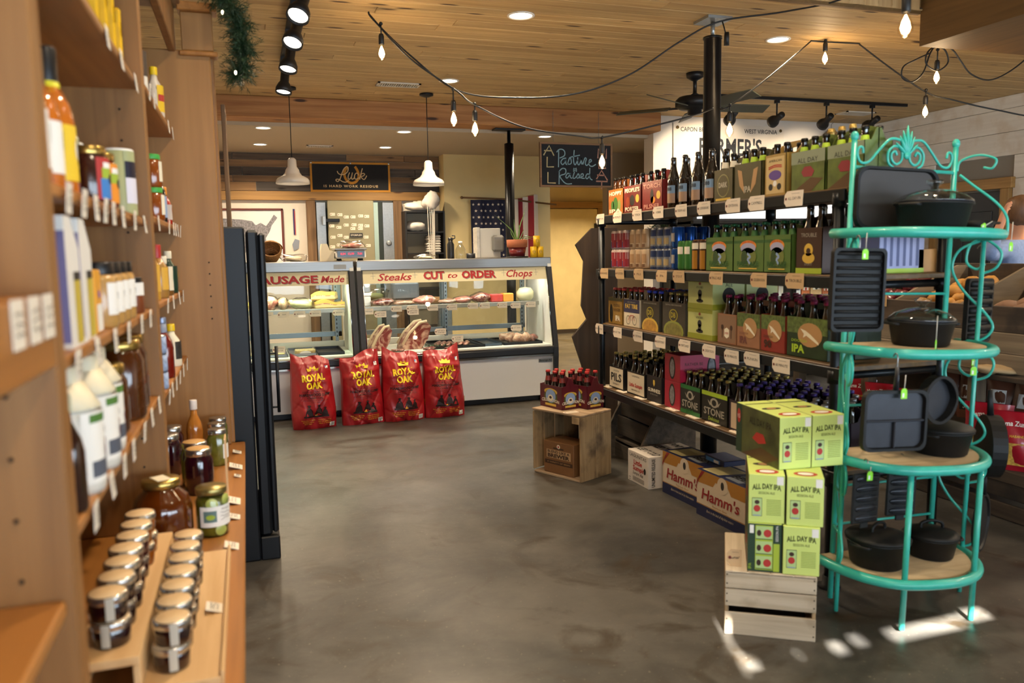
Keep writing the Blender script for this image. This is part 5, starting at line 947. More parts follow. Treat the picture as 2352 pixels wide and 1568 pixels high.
c_or = M('carton_orange', '#a5622a', .5, var=.15, scale=25); c_red = M('carton_red', '#6b1d18', .5, var=.1, scale=20); c_dred = M('carton_deep_red', '#7a1a1a', .5, var=.1, scale=20); c_olive = M('carton_olive', '#4b4526', .5, var=.15, scale=20); c_gold = M('carton_gold', '#a88844', .45, var=.06); c_land = M('carton_landscape', '#5c6b2c', .45, var=.4, scale=14); c_grn = M('carton_green', '#567433', .45, var=.08); c_brn = M('carton_brown', '#3d2416', .5); lime = M('carton_lime', '#a9c03c', .45); cream_c = M('carton_cream', '#d8cbb0', .55, var=.03); c_navy = M('carton_navy', '#27284f', .5); c_wood = M('carton_woodgrain', '#3d372c', .6, var=.25, scale=12, stretch=(12, 1, 1)); c_pils = M('carton_black', '#17150f', .5); c_guin = M('carton_charcoal', '#1d191a', .5); c_hot = M('carton_crimson', '#a3122f', .42); c_stone = M('carton_dark', '#15140f', .5); c_sgreen = M('carton_emerald', '#1f6a2c', .45); c_tan = M('carton_tan', '#9a6b4c', .5, var=.08); c_dred2 = M('carton_brick', '#8c2f22', .5); c_dgreen = M('carton_forest', '#1f3318', .5, var=.3, scale=20); c_cele = M('carton_burgundy', '#5a1420', .42); yel2 = M('print_gold', '#d9b54a', .5); skyp = M('print_sky', '#8fa9d4', .5); gp = M('print_leaf', '#3c6b2e', .5); tanp = M('print_tan', '#b48a5a', .5); sil = M('print_silver', '#b9b4a6', .4, .4); limep = M('print_lime', '#a8c832', .5)
def A_txt(top, bot, tc, pic=None):
    def f(b, fn, W, H):
        b.txt(fn, top, 0, H*.76, H*.15, tc, 2, bold=.03, width=W*.86)
        if bot: b.txt(fn, bot, 0, H*.07, H*.15, tc, 3, bold=.03, width=W*.8)
        for cx, cz, rx, rz_, m in (pic or []): b.ell(fn, cx*W, cz*H, rx*W, rz_*H, m, 1)
    return f
top = 'top shelf'
sixpack('orange cactus', 4.855, 1.69, .22, .165, c_or, A_txt('HOPPY', 'IPA', cream_p, [(.0, .4, .16, .28, gp), (-.2, .35, .1, .2, gp), (.25, .35, .1, .22, M('print_sage', '#7a8a4a', .5))]), cap_k, top, neck=None, glass=bgl_amber)
sixpack('red porter', 4.615, 1.69, .235, .17, c_red, A_txt("PEOPLE'S", 'PORTER', cream_p, [(0, .45, .14, .2, ink), (.3, .5, .1, .15, yel2), (-.25, .4, .12, .2, M('print_rust', '#8a3a1f', .5))]), cap_k, top)
sixpack('red pilsner', 4.355, 1.69, .25, .175, c_dred, A_txt('TORCH', 'PILSNER', M('print_rose', '#c98a7a', .5), [(.0, .48, .08, .25, ink), (.32, .5, .1, .14, yel2), (.05, .35, .12, .12, orange_p)]), cap_k, top)
def bomb_label(o):
    b = MB(); f = cyl(.0352, .0006); b.rect(f, -.045, .045, .03, .085, M('bomb_tan', '#a8866a', .5), 1, 8); b.rect(f, -.045, .045, .085, .13, M('bomb_blue', '#7d96ad', .5), 1, 8); b.txt(f, '1088', 0, .1, .02, ink, 2, bold=.02); q = b.build('label', o); q.rotation_euler = (0, 0, SIDE)
for k, y in enumerate((4.15, 4.02, 3.885, 3.75)):
    for j in range(2): 
        o = bottle('bomber', cap_k, bglass, None, 1.22, (2.375+j*.085, y-.01*j, 1.6905), 'large brown bomber bottle with a blue and tan label, %s from the far end, %s' % (ORD[k], ('front', 'behind')[j]), 'bomber bottles on the top shelf', 'bomber_bottle', bomb_label); o.rotation_euler = (0, 0, 0)
sixpack('olive dark ale', 3.595, 1.69, .17, .165, c_olive, lambda b, fn, W, H: (b.ell(fn, 0, H*.5, W*.33, H*.36, M('print_pale_olive', '#8a8454', .5), 1), b.ell(fn, 0, H*.5, W*.29, H*.32, c_olive, 2), b.txt(fn, 'DARK', 0, H*.45, H*.16, sil, 3, bold=.03, width=W*.45), b.rect(fn, -W*.4, W*.4, H*.05, H*.12, yel2, 1)), cap_k, top, neck=cream_p, key='olive dark')
sixpack('olive winged IPA', 3.385, 1.69, .22, .175, c_olive, lambda b, fn, W, H: (b.poly(fn, [(-W*.38, H*.85), (-W*.22, H*.8), (-W*.1, H*.15), (-W*.3, H*.4)], tanp, 1), b.poly(fn, [(W*.38, H*.85), (W*.22, H*.8), (W*.1, H*.15), (W*.3, H*.4)], tanp, 1), b.txt(fn, 'IPA', 0, H*.2, H*.17, sil, 2, bold=.03)), cap_k, top, neck=limep, key='olive winged')
sixpack('gold ribbon', 3.17, 1.69, .155, .19, c_gold, lambda b, fn, W, H: (b.rect(fn, -W*.42, W*.42, H*.06, H*.94, M('print_buff', '#cdb27a', .5), 1), b.ell(fn, 0, H*.5, W*.3, H*.12, purple_p, 2), b.stroke(fn, [(-W*.3, H*.7), (0, H*.74), (W*.3, H*.72)], .005, red_p, 2), b.stroke(fn, [(-W*.3, H*.66), (0, H*.7), (W*.3, H*.68)], .005, red_p, 2), b.txt(fn, 'AMERICAN', 0, H*.82, H*.06, ink, 2, width=W*.6), b.ell(fn, -W*.2, H*.22, W*.1, H*.08, ink, 2), b.ell(fn, W*.2, H*.22, W*.1, H*.08, ink, 2), b.ell(fn, 0, H*.3, W*.09, H*.07, white_p, 2)), cap_k, top)
def A_land(b, fn, W, H): b.rect(fn, -W*.5, W*.5, H*.7, H, M('print_mist', '#8c957a', .5), 1); b.poly(fn, [(-W*.5, 0), (W*.1, 0), (W*.45, H*.3), (W*.1, H*.35)], M('print_path', '#5a4023', .5), 1); b.poly(fn, [(-.04, H*.5), (-.025, H*.38), (.03, H*.37), (.045, H*.5), (.02, H*.62), (-.02, H*.62)], M('print_crimson', '#8e2a34', .5), 2); b.txt(fn, 'ALL DAY', 0, H*.72, H*.12, ink, 2, width=W*.6)
sixpack('green landscape', 2.945, 1.69, .22, .18, c_land, A_land, cap_k, top, neck=limep, key='land'); sixpack('second green landscape', 2.715, 1.69, .21, .18, c_land, A_land, cap_k, top, neck=limep, key='land')
for k, y in enumerate((3.13, 3.06, 2.99)):
    o = bottle('goldfoil', M('foil_gold', '#c4a65c', .3, .6), M('foil_gold_body', '#b8994f', .35, .5), None, 1.3, (2.62, y, 1.6905), 'gold foiled bottle behind the gold carrier, %s from the far end' % ORD[k], 'gold foiled bottles on the top shelf')
# ---- second shelf: cans and green six-packs
z2 = 1.336
def can_proto(name, body, bands, h=.124, r=.0395, top_m=None):
    b = MB().lathe([(0, 0), (r*.8, 0), (r*.97, .008), (r, .012), (r, h-.014), (r*.88, h-.003), (r*.86, h), (r*.82, h-.003), (0, h-.004)], body, 18); o = b.build('beer_can'); q = MB(); f = cyl(r, .0005)
    for u0, u1, v0, v1, m in bands: q.rect(f, u0, u1, v0*h, v1*h, m, 1, 6)
    p = q.build('printed_band', o); p.rotation_euler = (0, 0, SIDE); MB().lathe([(r*.87, h-.004), (r*.88, h-.001), (r*.84, h), (0, h-.0025)], top_m or silver_lid, 18).build('lid', o); return o
def cans(proto, short, y0, n, rows, lev, dy=.083, h=.125, first=True):
    cnt = 0
    for r in range(rows):
        for l in range(lev):
            for i in range(n):
                lb = '%s beer can, %s across, %s, %s' % (short, ORD[i], ('front row', 'second row', 'third row')[r], ('bottom layer', 'top layer')[l]); loc = (2.39+r*.083, y0-i*dy, z2+l*h)
                if cnt == 0: proto.location = loc; tag(proto, lb, 'can', short+' cans on the second shelf')
                else: copy_tree(proto, loc, None, lb)
                cnt += 1
alu = M('can_alu', '#b4b1ae', .3, .7); silv_b = M('can_silver_blue', '#8d9299', .3, .6)
cans(can_proto('a', M('can_redwhite', '#c9b3ac', .35, .3), [(-.05, .05, .45, .85, M('can_red', '#8a1d28', .4)), (-.05, .02, .08, .4, M('can_navy', '#2c3a7a', .4)), (.0, .05, .1, .5, M('can_red', '#8a1d28', .4))]), 'red white and blue', 4.925, 3, 2, 2)
cans(can_proto('b', M('can_cream', '#c7ad8c', .35, .3), [(-.03, .03, .3, .75, M('can_copper', '#a5805a', .4)), (-.02, .02, .1, .25, M('can_choc', '#6b4a30', .5))]), 'cream and copper', 4.65, 3, 2, 2)
cans(can_proto('c', silv_b, [(-.04, .04, .6, .9, M('can_gnavy', '#1c2f55', .4)), (-.03, .03, .2, .5, M('can_sand', '#a58f64', .5)), (-.05, .05, .0, .12, M('can_gnavy', '#1c2f55', .4))]), 'silver and navy', 4.375, 3, 2, 2)
cans(can_proto('d', M('can_blue', '#23519c', .22, .7), [(-.02, .02, .3, .7, alu)]), 'bright blue', 4.12, 1, 3, 2)
pd = can_proto('e', M('can_tgreen', '#3f7a34', .35, .3), [(-.03, .03, .55, .8, cream_p)], .165, .036, M('can_green_top', '#3f6a2c', .4))
for k, (x, y) in enumerate(((2.385, 4.045), (2.46, 4.045), (2.385, 3.97))):
    o = pd if k == 0 else copy_tree(pd, (x, y, z2)); o.location = (x, y, z2); tag(o, 'tall green can, %s of the small group' % ORD[k], 'can', 'tall green cans')
pe = can_proto('f', M('can_tbrown', '#3a2212', .3, .4), [(-.035, .035, .7, .9, cream_p), (-.01, .03, .05, .65, M('can_amber', '#a5701f', .4))], .168, .036, M('can_orange_top', '#b0721f', .4))
for k, (x, y) in enumerate(((2.385, 3.89), (2.385, 3.812), (2.46, 3.89), (2.46, 3.812))):
    o = pe if k == 0 else copy_tree(pe, (x, y, z2)); o.location = (x, y, z2); tag(o, 'tall brown can with an orange rim, %s of the group' % ORD[k], 'can', 'tall brown cans')
pb = can_proto('g', M('can_blue', '#23519c', .22, .7), [(-.02, .02, .3, .7, alu)], .124, .0395)
k = 0
for i in range(5):
    for l in range(2):
        o = pb if k == 0 else copy_tree(pb, None); o.location = (2.64, 4.02-i*.083, z2+l*.125); tag(o, 'bright blue can behind the tall cans, %s along, %s' % (ORD[i], ('bottom', 'top')[l]), 'can', 'bright blue cans at the back'); k += 1
def A_pale(b, fn, W, H):
    b.rect(fn, -W/2, W/2, H*.8, H*.88, M('print_dgreen', '#2c5a24', .5), 1); b.ell(fn, 0, H*.72, W*.27, H*.16, orange_p, 2); b.ell(fn, 0, H*.66, W*.25, H*.15, M('print_lilac', '#a9a8c4', .5), 3); b.ell(fn, 0, H*.42, W*.27, H*.26, M('print_hills', '#6f7a3a', .5), 3); b.ell(fn, -W*.12, H*.4, W*.1, H*.2, M('print_pines', '#2f4a22', .5), 4); b.stroke(fn, [(.0, H*.5), (W*.08, H*.42), (0, H*.35), (W*.06, H*.25)], .012, skyp, 4); b.txt(fn, 'PALE ALE', 0, H*.17, H*.13, M('print_dgreen', '#2c5a24', .5), 5, bold=.04, width=W*.7); b.rect(fn, -W*.3, W*.3, H*.08, H*.11, yel2, 4); b.txt(fn, 'SIERRA NEVADA', 0, H*.78, H*.06, red_p, 4, width=W*.4, arc=.006)
for k, y in enumerate((3.625, 3.37, 3.145)): sixpack('%s green mountain' % ORD[k], y, 1.336, .25 if k < 2 else .2, .175, c_grn, A_pale, cap_gr, 'second shelf', glass=bglass, neck=gp, key='pale', hump=.035)
sixpack('chocolate brown figure', 2.925, 1.336, .17, .2, c_brn, lambda b, fn, W, H: (b.rect(fn, -W/2, W/2, 0, H*.12, lime, 1), b.txt(fn, 'TROUBLE', 0, H*.8, H*.09, sil, 2, width=W*.6), b.ell(fn, 0, H*.52, W*.17, H*.14, yel2, 2), b.ell(fn, 0, H*.34, W*.24, H*.12, yel2, 2), b.ell(fn, 0, H*.5, W*.08, H*.06, c_brn, 3), b.txt(fn, 'STOUT', 0, H*.18, H*.05, sil, 2, width=W*.3)), cap_k, 'second shelf', bh=1.25)
b = MB(); b.box(-.12, .12, 0, .14, 0, .2, M('carton_lilac', '#9d9fc4', .4), ch=.002); b.rect(face_front(), -.12, .12, 0, .02, lime, 1); b.rect(face_right(.12), 0, .14, 0, .02, lime, 1); q_ = face_front()
for k in range(6): b.rect(q_, -.1+k*.035, -.085+k*.035, .03, .19, M('print_slate', '#5a5f85', .5), 1)
tag(b.build('beer_carton', None, (2.66, 2.72, 1.336), 0), 'tall lilac carton with a lime base at the near shelf end', 'carton')
tag(MB().box(-.05, .05, 0, .05, 0, .1, M('carton_peach', '#c98f52', .5), ch=.002).build('small_carton', None, (2.8, 2.72, 1.4), 0), 'small orange-tan carton at the near shelf end', 'carton').location.z = 1.336
# ---- third shelf
z3 = .961; th = 'third shelf'
sixpack('gold boat IPA', 4.865, .961, .21, .175, M('carton_ochre', '#93702c', .5, var=.1), lambda b, fn, W, H: (b.rect(fn, -W/2, W/2, H*.88, H, c_olive, 1), b.ell(fn, -W*.28, H*.4, W*.12, H*.35, c_pils, 1), b.txt(fn, 'VOODOO', W*.12, H*.66, H*.12, c_brn, 2, width=W*.5), b.txt(fn, 'RANGER', W*.12, H*.5, H*.12, c_brn, 2, width=W*.5), b.txt(fn, 'IPA', W*.2, H*.14, H*.2, cream_p, 2, bold=.04)), cap_r, th, 2, key='redcap')
sixpack('blue and cream bicycle', 4.625, .961, .22, .175, cream_c, lambda b, fn, W, H: (b.rect(fn, -W/2, W/2, H*.52, H, c_navy, 1), b.txt(fn, 'FAT TIRE', 0, H*.68, H*.16, yel2, 2, bold=.04, width=W*.78), b.txt(fn, 'NEW BELGIUM', 0, H*.88, H*.05, sil, 2, width=W*.5), *[b.stroke(fn, [(W*cx+.028*math.cos(a*.63), H*.24+.028*math.sin(a*.63)) for a in range(11)], .003, ink, 2, False) for cx in (-.2, .2)], b.stroke(fn, [(-W*.2, H*.24), (-W*.05, H*.42), (W*.15, H*.42), (W*.2, H*.24)], .004, red_p, 3, False), b.stroke(fn, [(-W*.05, H*.42), (0, H*.22), (W*.15, H*.42)], .003, red_p, 3, False)), cap_r, th, 2, key='redcap')
def A_db(c):
    return lambda b, fn, W, H: (b.txt(fn, 'DEVILS BACKBONE', 0, H*.9, H*.05, sil, 2, width=W*.7), b.ell(fn, 0, H*.6, W*.19, H*.2, M('print_db', '#a89a2c', .5), 2), b.ell(fn, 0, H*.6, W*.16, H*.165, c_wood, 3), b.txt(fn, 'DB', 0, H*.53, H*.17, M('print_db', '#a89a2c', .5), 4, bold=.03), b.ell(fn, 0, H*.1, W*.44, H*.33, c, 1), b.ell(fn, 0, H*.1, W*.37, H*.26, M('print_db_in_%s' % c.name, '#b8893a' if c is yel2 else '#7a7438', .5, var=.3, scale=40), 2))
sixpack('barrel wood gold', 4.375, .961, .235, .18, c_wood, A_db(yel2), cap_b, th, 2, key='bluecap'); sixpack('barrel wood green', 4.09, .961, .26, .185, c_wood, A_db(M('print_dbgreen', '#8f9440', .5)), cap_g, th, 2, key='goldcap3')
pgr = M('carton_pale_green', '#b9bd72', .45); pgr2 = M('carton_moss', '#8f9427', .45)
def green_box(lb, x, y, z):
    b = MB(); W, H, D = .25, .165, .2; b.box(-W/2, W/2, 0, D, 0, H, pgr, ch=.002); fn = face_front()
    b.rect(fn, -W/2, W/2, 0, H*.18, pgr2, 1); b.rect(fn, -W/2, W/2, H*.88, H, pgr2, 1); b.ell(fn, 0, H*.52, .02, .02, ink, 2); b.rect(fn, -.015, .015, H*.28, H*.5, ink, 2); b.ell(fn, 0, H*.27, .035, .01, ink, 2); b.txt(fn, 'HITACHINO', 0, H*.68, .013, ink, 2, width=.07); b.ell(fn, 0, H*.84, .012, .008, M('print_rust', '#8a3a1f', .5), 2)
    fr2 = face_right(W/2); b.rect(fr2, 0, D, 0, H*.18, pgr2, 1); b.ell(fr2, D/2, H*.45, .04, .045, ink, 2); b.txt(fr2, 'ALE', D/2, H*.75, .02, ink, 2)
    return tag(b.build('beer_carton', None, (x, y, z), SIDE), lb, 'carton', 'pale green cartons on the third shelf')
for r in range(2):
    for l in range(2): green_box('pale green beer carton, %s, %s' % (('front row', 'back row')[r], ('bottom', 'top')[l]), 2.35+r*.21, 3.815, z3+l*.166)
sixpack('brown bird', 3.545, .961, .17, .155, c_tan, lambda b, fn, W, H: (b.rect(fn, -W*.45, W*.45, H*.06, H*.95, M('print_kraft', '#8a6a50', .6), 1), b.poly(fn, [(-.022, .04), (0, .028), (.022, .04), (.022, .075), (0, .085), (-.022, .075)], cream_p, 2), b.txt(fn, 'AMBER', 0, .05, .012, red_p, 3, width=.035), b.ell(fn, -.04, .085, .012, .014, c_brn, 2), b.ell(fn, .04, .085, .012, .014, c_brn, 2), b.rect(fn, -.043, -.037, .03, .08, c_brn, 2), b.rect(fn, .037, .043, .03, .08, c_brn, 2)), cap_m, th, 2, key='magcap', bh=1.05)
def A_fish(c, tx, tc):
    return lambda b, fn, W, H: (b.rect(fn, -W/2, W/2, H*.6, H, M('print_hops', '#5a6b34', .5, var=.5, scale=50), 1), b.ell(fn, W*.08, H*.58, W*.3, H*.3, tanp, 2), b.poly(fn, [(-W*.15, H*.72), (-W*.02, H*.68), (W*.1, H*.6), (W*.3, H*.42), (W*.3, H*.36), (W*.12, H*.48), (0, H*.56), (-W*.08, H*.5), (-W*.06, H*.6)], cream_p, 3), b.txt(fn, tx, -W*.2, H*.12, H*.2, tc, 3, bold=.04, width=W*.32), b.txt(fn, 'DOGFISH', -W*.18, H*.38, H*.07, tc, 3, width=W*.38))
sixpack('tan fish', 3.36, .961, .19, .17, c_tan, A_fish(0, 'IPA', M('print_mauve', '#6b3a34', .5)), cap_m, th, 2, key='magcap', bh=1.05); sixpack('brick red fish', 3.165, .961, .18, .175, c_dred2, A_fish(0, '90', c_brn), cap_m, th, 2, key='magcap', bh=1.05); sixpack('forest green fish', 2.925, .961, .27, .18, c_dgreen, A_fish(0, 'IPA', limep), cap_m, th, 2, key='magcap', bh=1.05)
# ---- lowest shelf
lo = 'lowest shelf'; z4 = .52
def A_frame(tx, tc, small=None):
    return lambda b, fn, W, H: (b.rect(fn, -W*.46, W*.46, H*.06, H*.94, cream_c, 1), b.txt(fn, tx, 0, H*.35, H*(.36 if len(tx) < 6 else .17), tc, 2, bold=.03, width=W*.72), b.txt(fn, small or 'LAGUNITAS', 0, H*.78, H*.08, ink, 2, width=W*.4), b.txt(fn, 'BREWING CO', 0, H*.18, H*.07, ink, 2, width=W*.45))
sixpack('black framed pils', 4.85, .521, .22, .15, c_pils, A_frame('PILS', ink), cap_g, lo, 3, key='goldcap'); sixpack('black framed ale', 4.565, .521, .25, .15, c_pils, A_frame('Little Sumpin', red_p), cap_g, lo, 2, key='goldcap', glass=bgl_green)
sixpack('charcoal stout', 4.32, .521, .19, .16, c_guin, lambda b, fn, W, H: (b.txt(fn, 'GUINNESS', 0, H*.38, H*.14, cream_p, 2, bold=.03, width=W*.82), b.poly(fn, [(-.012, H*.85), (.01, H*.85), (.012, H*.7), (.0, H*.6), (-.012, H*.7)], yel2, 2), b.txt(fn, 'EXTRA STOUT', 0, H*.26, H*.06, sil, 2, width=W*.5)), cap_k, lo, 2)
def red_box(lb, z, D):
    W, H = .18, .16; b = MB(); b.box(-W/2, W/2, 0, D, 0, H, c_hot, ch=.002); fn = face_front(); b.ell(fn, .0, H*.5, W*.2, H*.42, ink, 1); b.ell(fn, 0, H*.5, W*.14, H*.34, M('print_pewter', '#7d7a7c', .5, var=.4, scale=70), 2); fr2 = face_right(W/2); b.rect(fr2, 0, D, 0, H, M('carton_pink', '#b3234a', .42), 1); b.txt(fr2, 'RATHER BE', D*.35, H*.62, .018, ink, 2, width=.12); b.txt(fr2, 'MADE LOVED', D*.35, H*.42, .018, ink, 2, width=.12); b.txt(fr2, 'BY FEW', D*.33, H*.22, .018, ink, 2, width=.09); b.ell(fr2, D*.8, H*.5, .03, H*.42, ink, 2); b.ell(fr2, D*.8, H*.5, .022, H*.35, M('print_pewter', '#7d7a7c', .5), 3)
    return tag(b.build('beer_carton', None, (2.35, 4.11, z), SIDE), lb, 'carton', 'crimson cartons on the lowest shelf')
red_box('crimson beer carton with pink side, lower of two', .521, .26); red_box('crimson beer carton with pink side, upper of two', .682, .26)
def A_stone(band, sub, subc):
    return lambda b, fn, W, H: (b.rect(fn, -W/2, W/2, H*.86, H*1.0, band, 1), b.ell(fn, 0, H*.66, W*.16, H*.16, sil, 1), b.ell(fn, 0, H*.66, W*.09, H*.1, c_stone, 2), b.poly(fn, [(-W*.26, H*.74), (-W*.16, H*.55), (-W*.12, H*.6)], sil, 2), b.poly(fn, [(W*.26, H*.74), (W*.16, H*.55), (W*.12, H*.6)], sil, 2), b.txt(fn, 'STONE', 0, H*.24, H*.24, sil, 3, bold=.02, width=W*.8), b.txt(fn, sub, 0, H*.07, H*.13, subc, 4, width=W*.42, shear=.2))
def A_stone1(b, fn, W, H): b.rect(fn, -W/2, W/2, 0, H*.14, c_sgreen, 1); A_stone(c_sgreen, 'IPA', c_sgreen)(b, fn, W, H)
sixpack('green banded gargoyle', 3.9, .521, .21, .165, c_stone, A_stone1, cap_g, lo, 3, key='goldcap', glass=bgl_green); sixpack('lime banded gargoyle', 3.655, .521, .245, .165, c_stone, A_stone(limep, 'Delicious', limep), cap_g, lo, 3, key='goldcap', glass=bgl_green)
sixpack('purple and cream', 3.405, .521, .22, .155, M('carton_plum', '#2b1d2c', .5), lambda b, fn, W, H: b.rect(fn, -W*.42, W*.42, H*.06, H*.92, M('carton_bisque', '#c9b49a', .55), 1), cap_p, lo, 3, key='purplecap'); sixpack('near purple', 3.16, .521, .22, .155, M('carton_plum', '#2b1d2c', .5), None, cap_p, lo, 3, key='purplecap'); sixpack('end purple', 2.91, .521, .22, .155, M('carton_plum', '#2b1d2c', .5), None, cap_s, lo, 3, key='silvercap')
# ---- tags on the rails
for sn, zz, ys, nm, txs in ((0, 1.632, (4.97, 4.71, 4.43, 4.17, 3.91, 3.68, 3.42, 3.23, 2.96), 'top', ("HOPPY IPA", "PEOPLE'S", 'TORCH', '1088', 'CREAM ALE', 'SUBVERSIVE', 'CENTENNIAL', 'CAMPBELL', 'ALL DAY IPA')), (1, 1.27, (4.91, 4.67, 4.41, 4.13, 3.93, 3.56, 3.2, 2.94), 'second', ('RANCH WATER', 'RUDDER', 'PILS', 'IPA', 'STOUT', 'PALE ALE', 'CELEBRATION', 'TROUBLE')), (2, .885, (4.99, 4.71, 4.42, 4.14, 3.87, 3.62, 3.41, 3.24, 3.02), 'third', ('VOODOO', 'FAT TIRE', 'VIENNA', 'EIGHT POINT', 'PORTLAND', 'CREATION', '90 MINUTE', 'PUNKIN', '60 MINUTE'))):
    for k, y in enumerate(ys): ship_tag('%s tag on the %s rail of the beer shelf, %s from the far end' % ('kraft' if sn == 1 else 'manila', nm, ORD[k]), (XF-.026, y, zz+random.uniform(-.006, .004)), SIDE, txs[k], .125, .068, kraft_t if sn == 1 else tagp, 'tags on the beer shelf', random.uniform(-.06, .06))
for k, y in enumerate((4.97, 4.74, 4.48, 4.28, 4.08, 3.85, 3.65, 3.42)):
    o = ship_tag('manila tag lying on the lowest board of the beer shelf, %s from the far end' % ORD[k], (2.305, y, .5225), SIDE, '', .12, .06, group='tags on the beer shelf'); o.rotation_euler = (-PI/2+.02, 0, SIDE); o.location = (2.265+.045, y, .5215)

# ================================================================== CRATES AND BOXES ON THE FLOOR
cw = WOOD('crate_wood', '#8f7350', '#b89a70', 'z', rough=.75, rnd=.12, bump=.4, dirt='#4a3826'); cwx = WOOD('crate_wood_flat', '#94795a', '#bca284', 'x', rough=.75, rnd=.14, bump=.4)
cb = thing('upright_crate', 'weathered wooden crate standing on end with two burgundy six-packs', 'crate', (1.84, 4.70, 0), math.radians(-64)); W, D, H = .42, .31, .43
for k in range(3): MB().box(-W/2, -W/2+.012, .005+k*D/3, (k+1)*D/3-.003, .02, H-.02, cw, ch=.002).build('side_slat', cb)
for k in range(2): MB().box(W/2-.012, W/2, .003+k*D/2, (k+1)*D/2-.002, .0, H-.014, cw, ch=.002).build('side_slat', cb)
for k in range(3): MB().box(-W/2, W/2, k*D/3+.002, (k+1)*D/3-.002, H-.013, H, cwx, ch=.002).build('top_slat', cb); MB().box(-W/2+.012, W/2-.012, k*D/3+.002, (k+1)*D/3-.002, 0, .013, cwx, ch=.002).build('bottom_slat', cb)
for a, b_ in ((-W/2+.014, -.07), (-.06, .07), (.08, W/2-.014)): MB().box(a, b_, D-.012, D, .014, H-.014, cw, ch=.002).build('back_slat', cb)
MB().box(-.02, .01, D-.03, D-.012, .014, H-.014, cw, ch=.003).build('cleat', cb); MB().box(W/2-.075, W/2-.014, .002, .012, H-.06, H-.014, cw, ch=.003).build('corner_block', cb)
b = MB(); b.box(-.13, .13, 0, .17, 0, .21, M('brown_carton', '#7a532f', .6, var=.06), ch=.003); f = face_front(); b.rect(f, -.105, .105, .1, .155, M('print_beige', '#b8946a', .6), 1); b.txt(f, 'BLEND LIKE A', 0, .135, .017, c_brn, 2, bold=.03, width=.19); b.txt(f, 'BREWER', 0, .105, .024, c_brn, 2, bold=.05, width=.19); b.rect(f, -.12, .12, .06, .085, c_brn, 1); b.txt(f, 'A VARIETY OF BEERS', 0, .068, .01, tanp, 2, width=.2); b.ell(f, 0, .18, .014, .014, cream_p, 2); b.ell(f, 0, .18, .007, .007, red_p, 3); b.rect(f, -.045, .045, .162, .172, c_brn, 2)
tag(b.build('beer_carton', None, (1.862, 4.708, .014), math.radians(-64)), 'brown carton reading blend like a brewer inside the upright crate', 'carton')
def A_cele(b, fn, W, H):
    b.ell(fn, 0, H*.72, W*.3, H*.15, yel2, 1); b.ell(fn, 0, H*.5, W*.3, H*.32, M('print_forest', '#4a5a2a', .5), 1); b.ell(fn, 0, H*.53, W*.23, H*.3, skyp, 2); b.ell(fn, 0, H*.45, W*.12, H*.14, cream_p, 3); b.ell(fn, 0, H*.47, W*.06, H*.06, c_brn, 4); b.txt(fn, 'CELEBRATION', 0, H*.25, H*.14, cream_p, 5, bold=.03, width=W*.8, arc=.006); b.rect(fn, -W*.25, W*.25, H*.1, H*.2, yel2, 3)
def burg(lb, loc, k):
    rz = math.radians(-74); W, H, D = .235, .15, .14; c = carrier('', lb, (loc[0], loc[1], .431), rz, W, H, D, c_cele, A_cele, 'burgundy six-packs on the crate'); q = MB(); fr2 = lambda u, v, l: (W/2+.0008*l, u, v); A_cele(q, lambda u, v, l: fr2(u+D/2, v, l), D*1.25, H*.86); q.txt(fr2, 'HOPS', D*.5, .01, .018, M('print_dusty', '#a5584f', .5), 2, width=.09); q.build('printed_side', c)
    for i in range(3):
        for j in range(2):
            lx, ly = (i-1)*W*.32, .036+j*.07; bottle('cele', cap_r, bglass, M('neck_red', '#7a2a22', .5), 1.0, (loc[0]+lx*math.cos(rz)-ly*math.sin(rz), loc[1]+lx*math.sin(rz)+ly*math.cos(rz), .436), '%s %s red-capped bottle in the %s burgundy six-pack' % (('front', 'back')[j], ('left', 'middle', 'right')[i], k), 'bottles in the %s burgundy six-pack' % k)
burg('burgundy six-pack carrier with a winter label, left on the crate', (1.86, 4.83), 'left'); burg('burgundy six-pack carrier with a winter label, right on the crate', (2.02, 4.79), 'right')
o = ship_tag('manila tag lying on the upright crate', (1.925, 4.62, .4315), 0, '', .1, .05); o.rotation_euler = (-PI/2, 0, math.radians(5))
# near crate
ca = thing('slatted_crate', 'pale slatted wooden crate under the lime green cartons', 'crate', (1.79, 2.402, 0), math.radians(-33)); W, D, H = .325, .42, .25; pw_ = WOOD('pale_crate', '#a8977e', '#cdbfa8', 'x', rough=.8, rnd=.12, bump=.5, dirt='#8a765a')
for a, b_ in ((0, .088), (.112, .178), (.182, .248)): MB().box(-W/2, W/2, 0, .01, a, b_, pw_, ch=.002).build('front_slat', ca); MB().box(-W/2, W/2, D-.01, D, a, b_, pw_, ch=.002).build('back_slat', ca)
for s_ in (-1, 1): MB().box(min(s_*W/2, s_*(W/2-.014)), max(s_*W/2, s_*(W/2-.014)), .01, D-.01, 0, H-.012, cw, ch=.002).build('end_panel', ca)
for k in range(4): MB().box(-W/2+k*W/4+.001, -W/2+(k+1)*W/4-.001, 0, D, H-.0115, H, WOOD('crate_top', '#a8977e', '#cdbfa8', 'y', rough=.8, rnd=.12, bump=.5), ch=.002).build('top_slat', ca)
b = MB(); kr_ = math.radians(-33)
for sx in (-.155, .155):
    for z in (.02, .06, .13, .16, .2, .235): b.lathe([(.003, 0), (.003, .001), (0, .001)], M('nail', '#3a2f26', .6), 6, T=Matrix.Translation((sx, -.0002, z)) @ Matrix.Rotation(PI/2, 4, 'X'))
b.build('nails', ca)['kind'] = 'stuff'
o = ship_tag('kraft tag taped on the left corner of the slatted crate', (1.705, 2.51, .2505), math.radians(-33), '', .055, .065, kraft_t); o.rotation_euler = (-.12, 0, math.radians(-33))
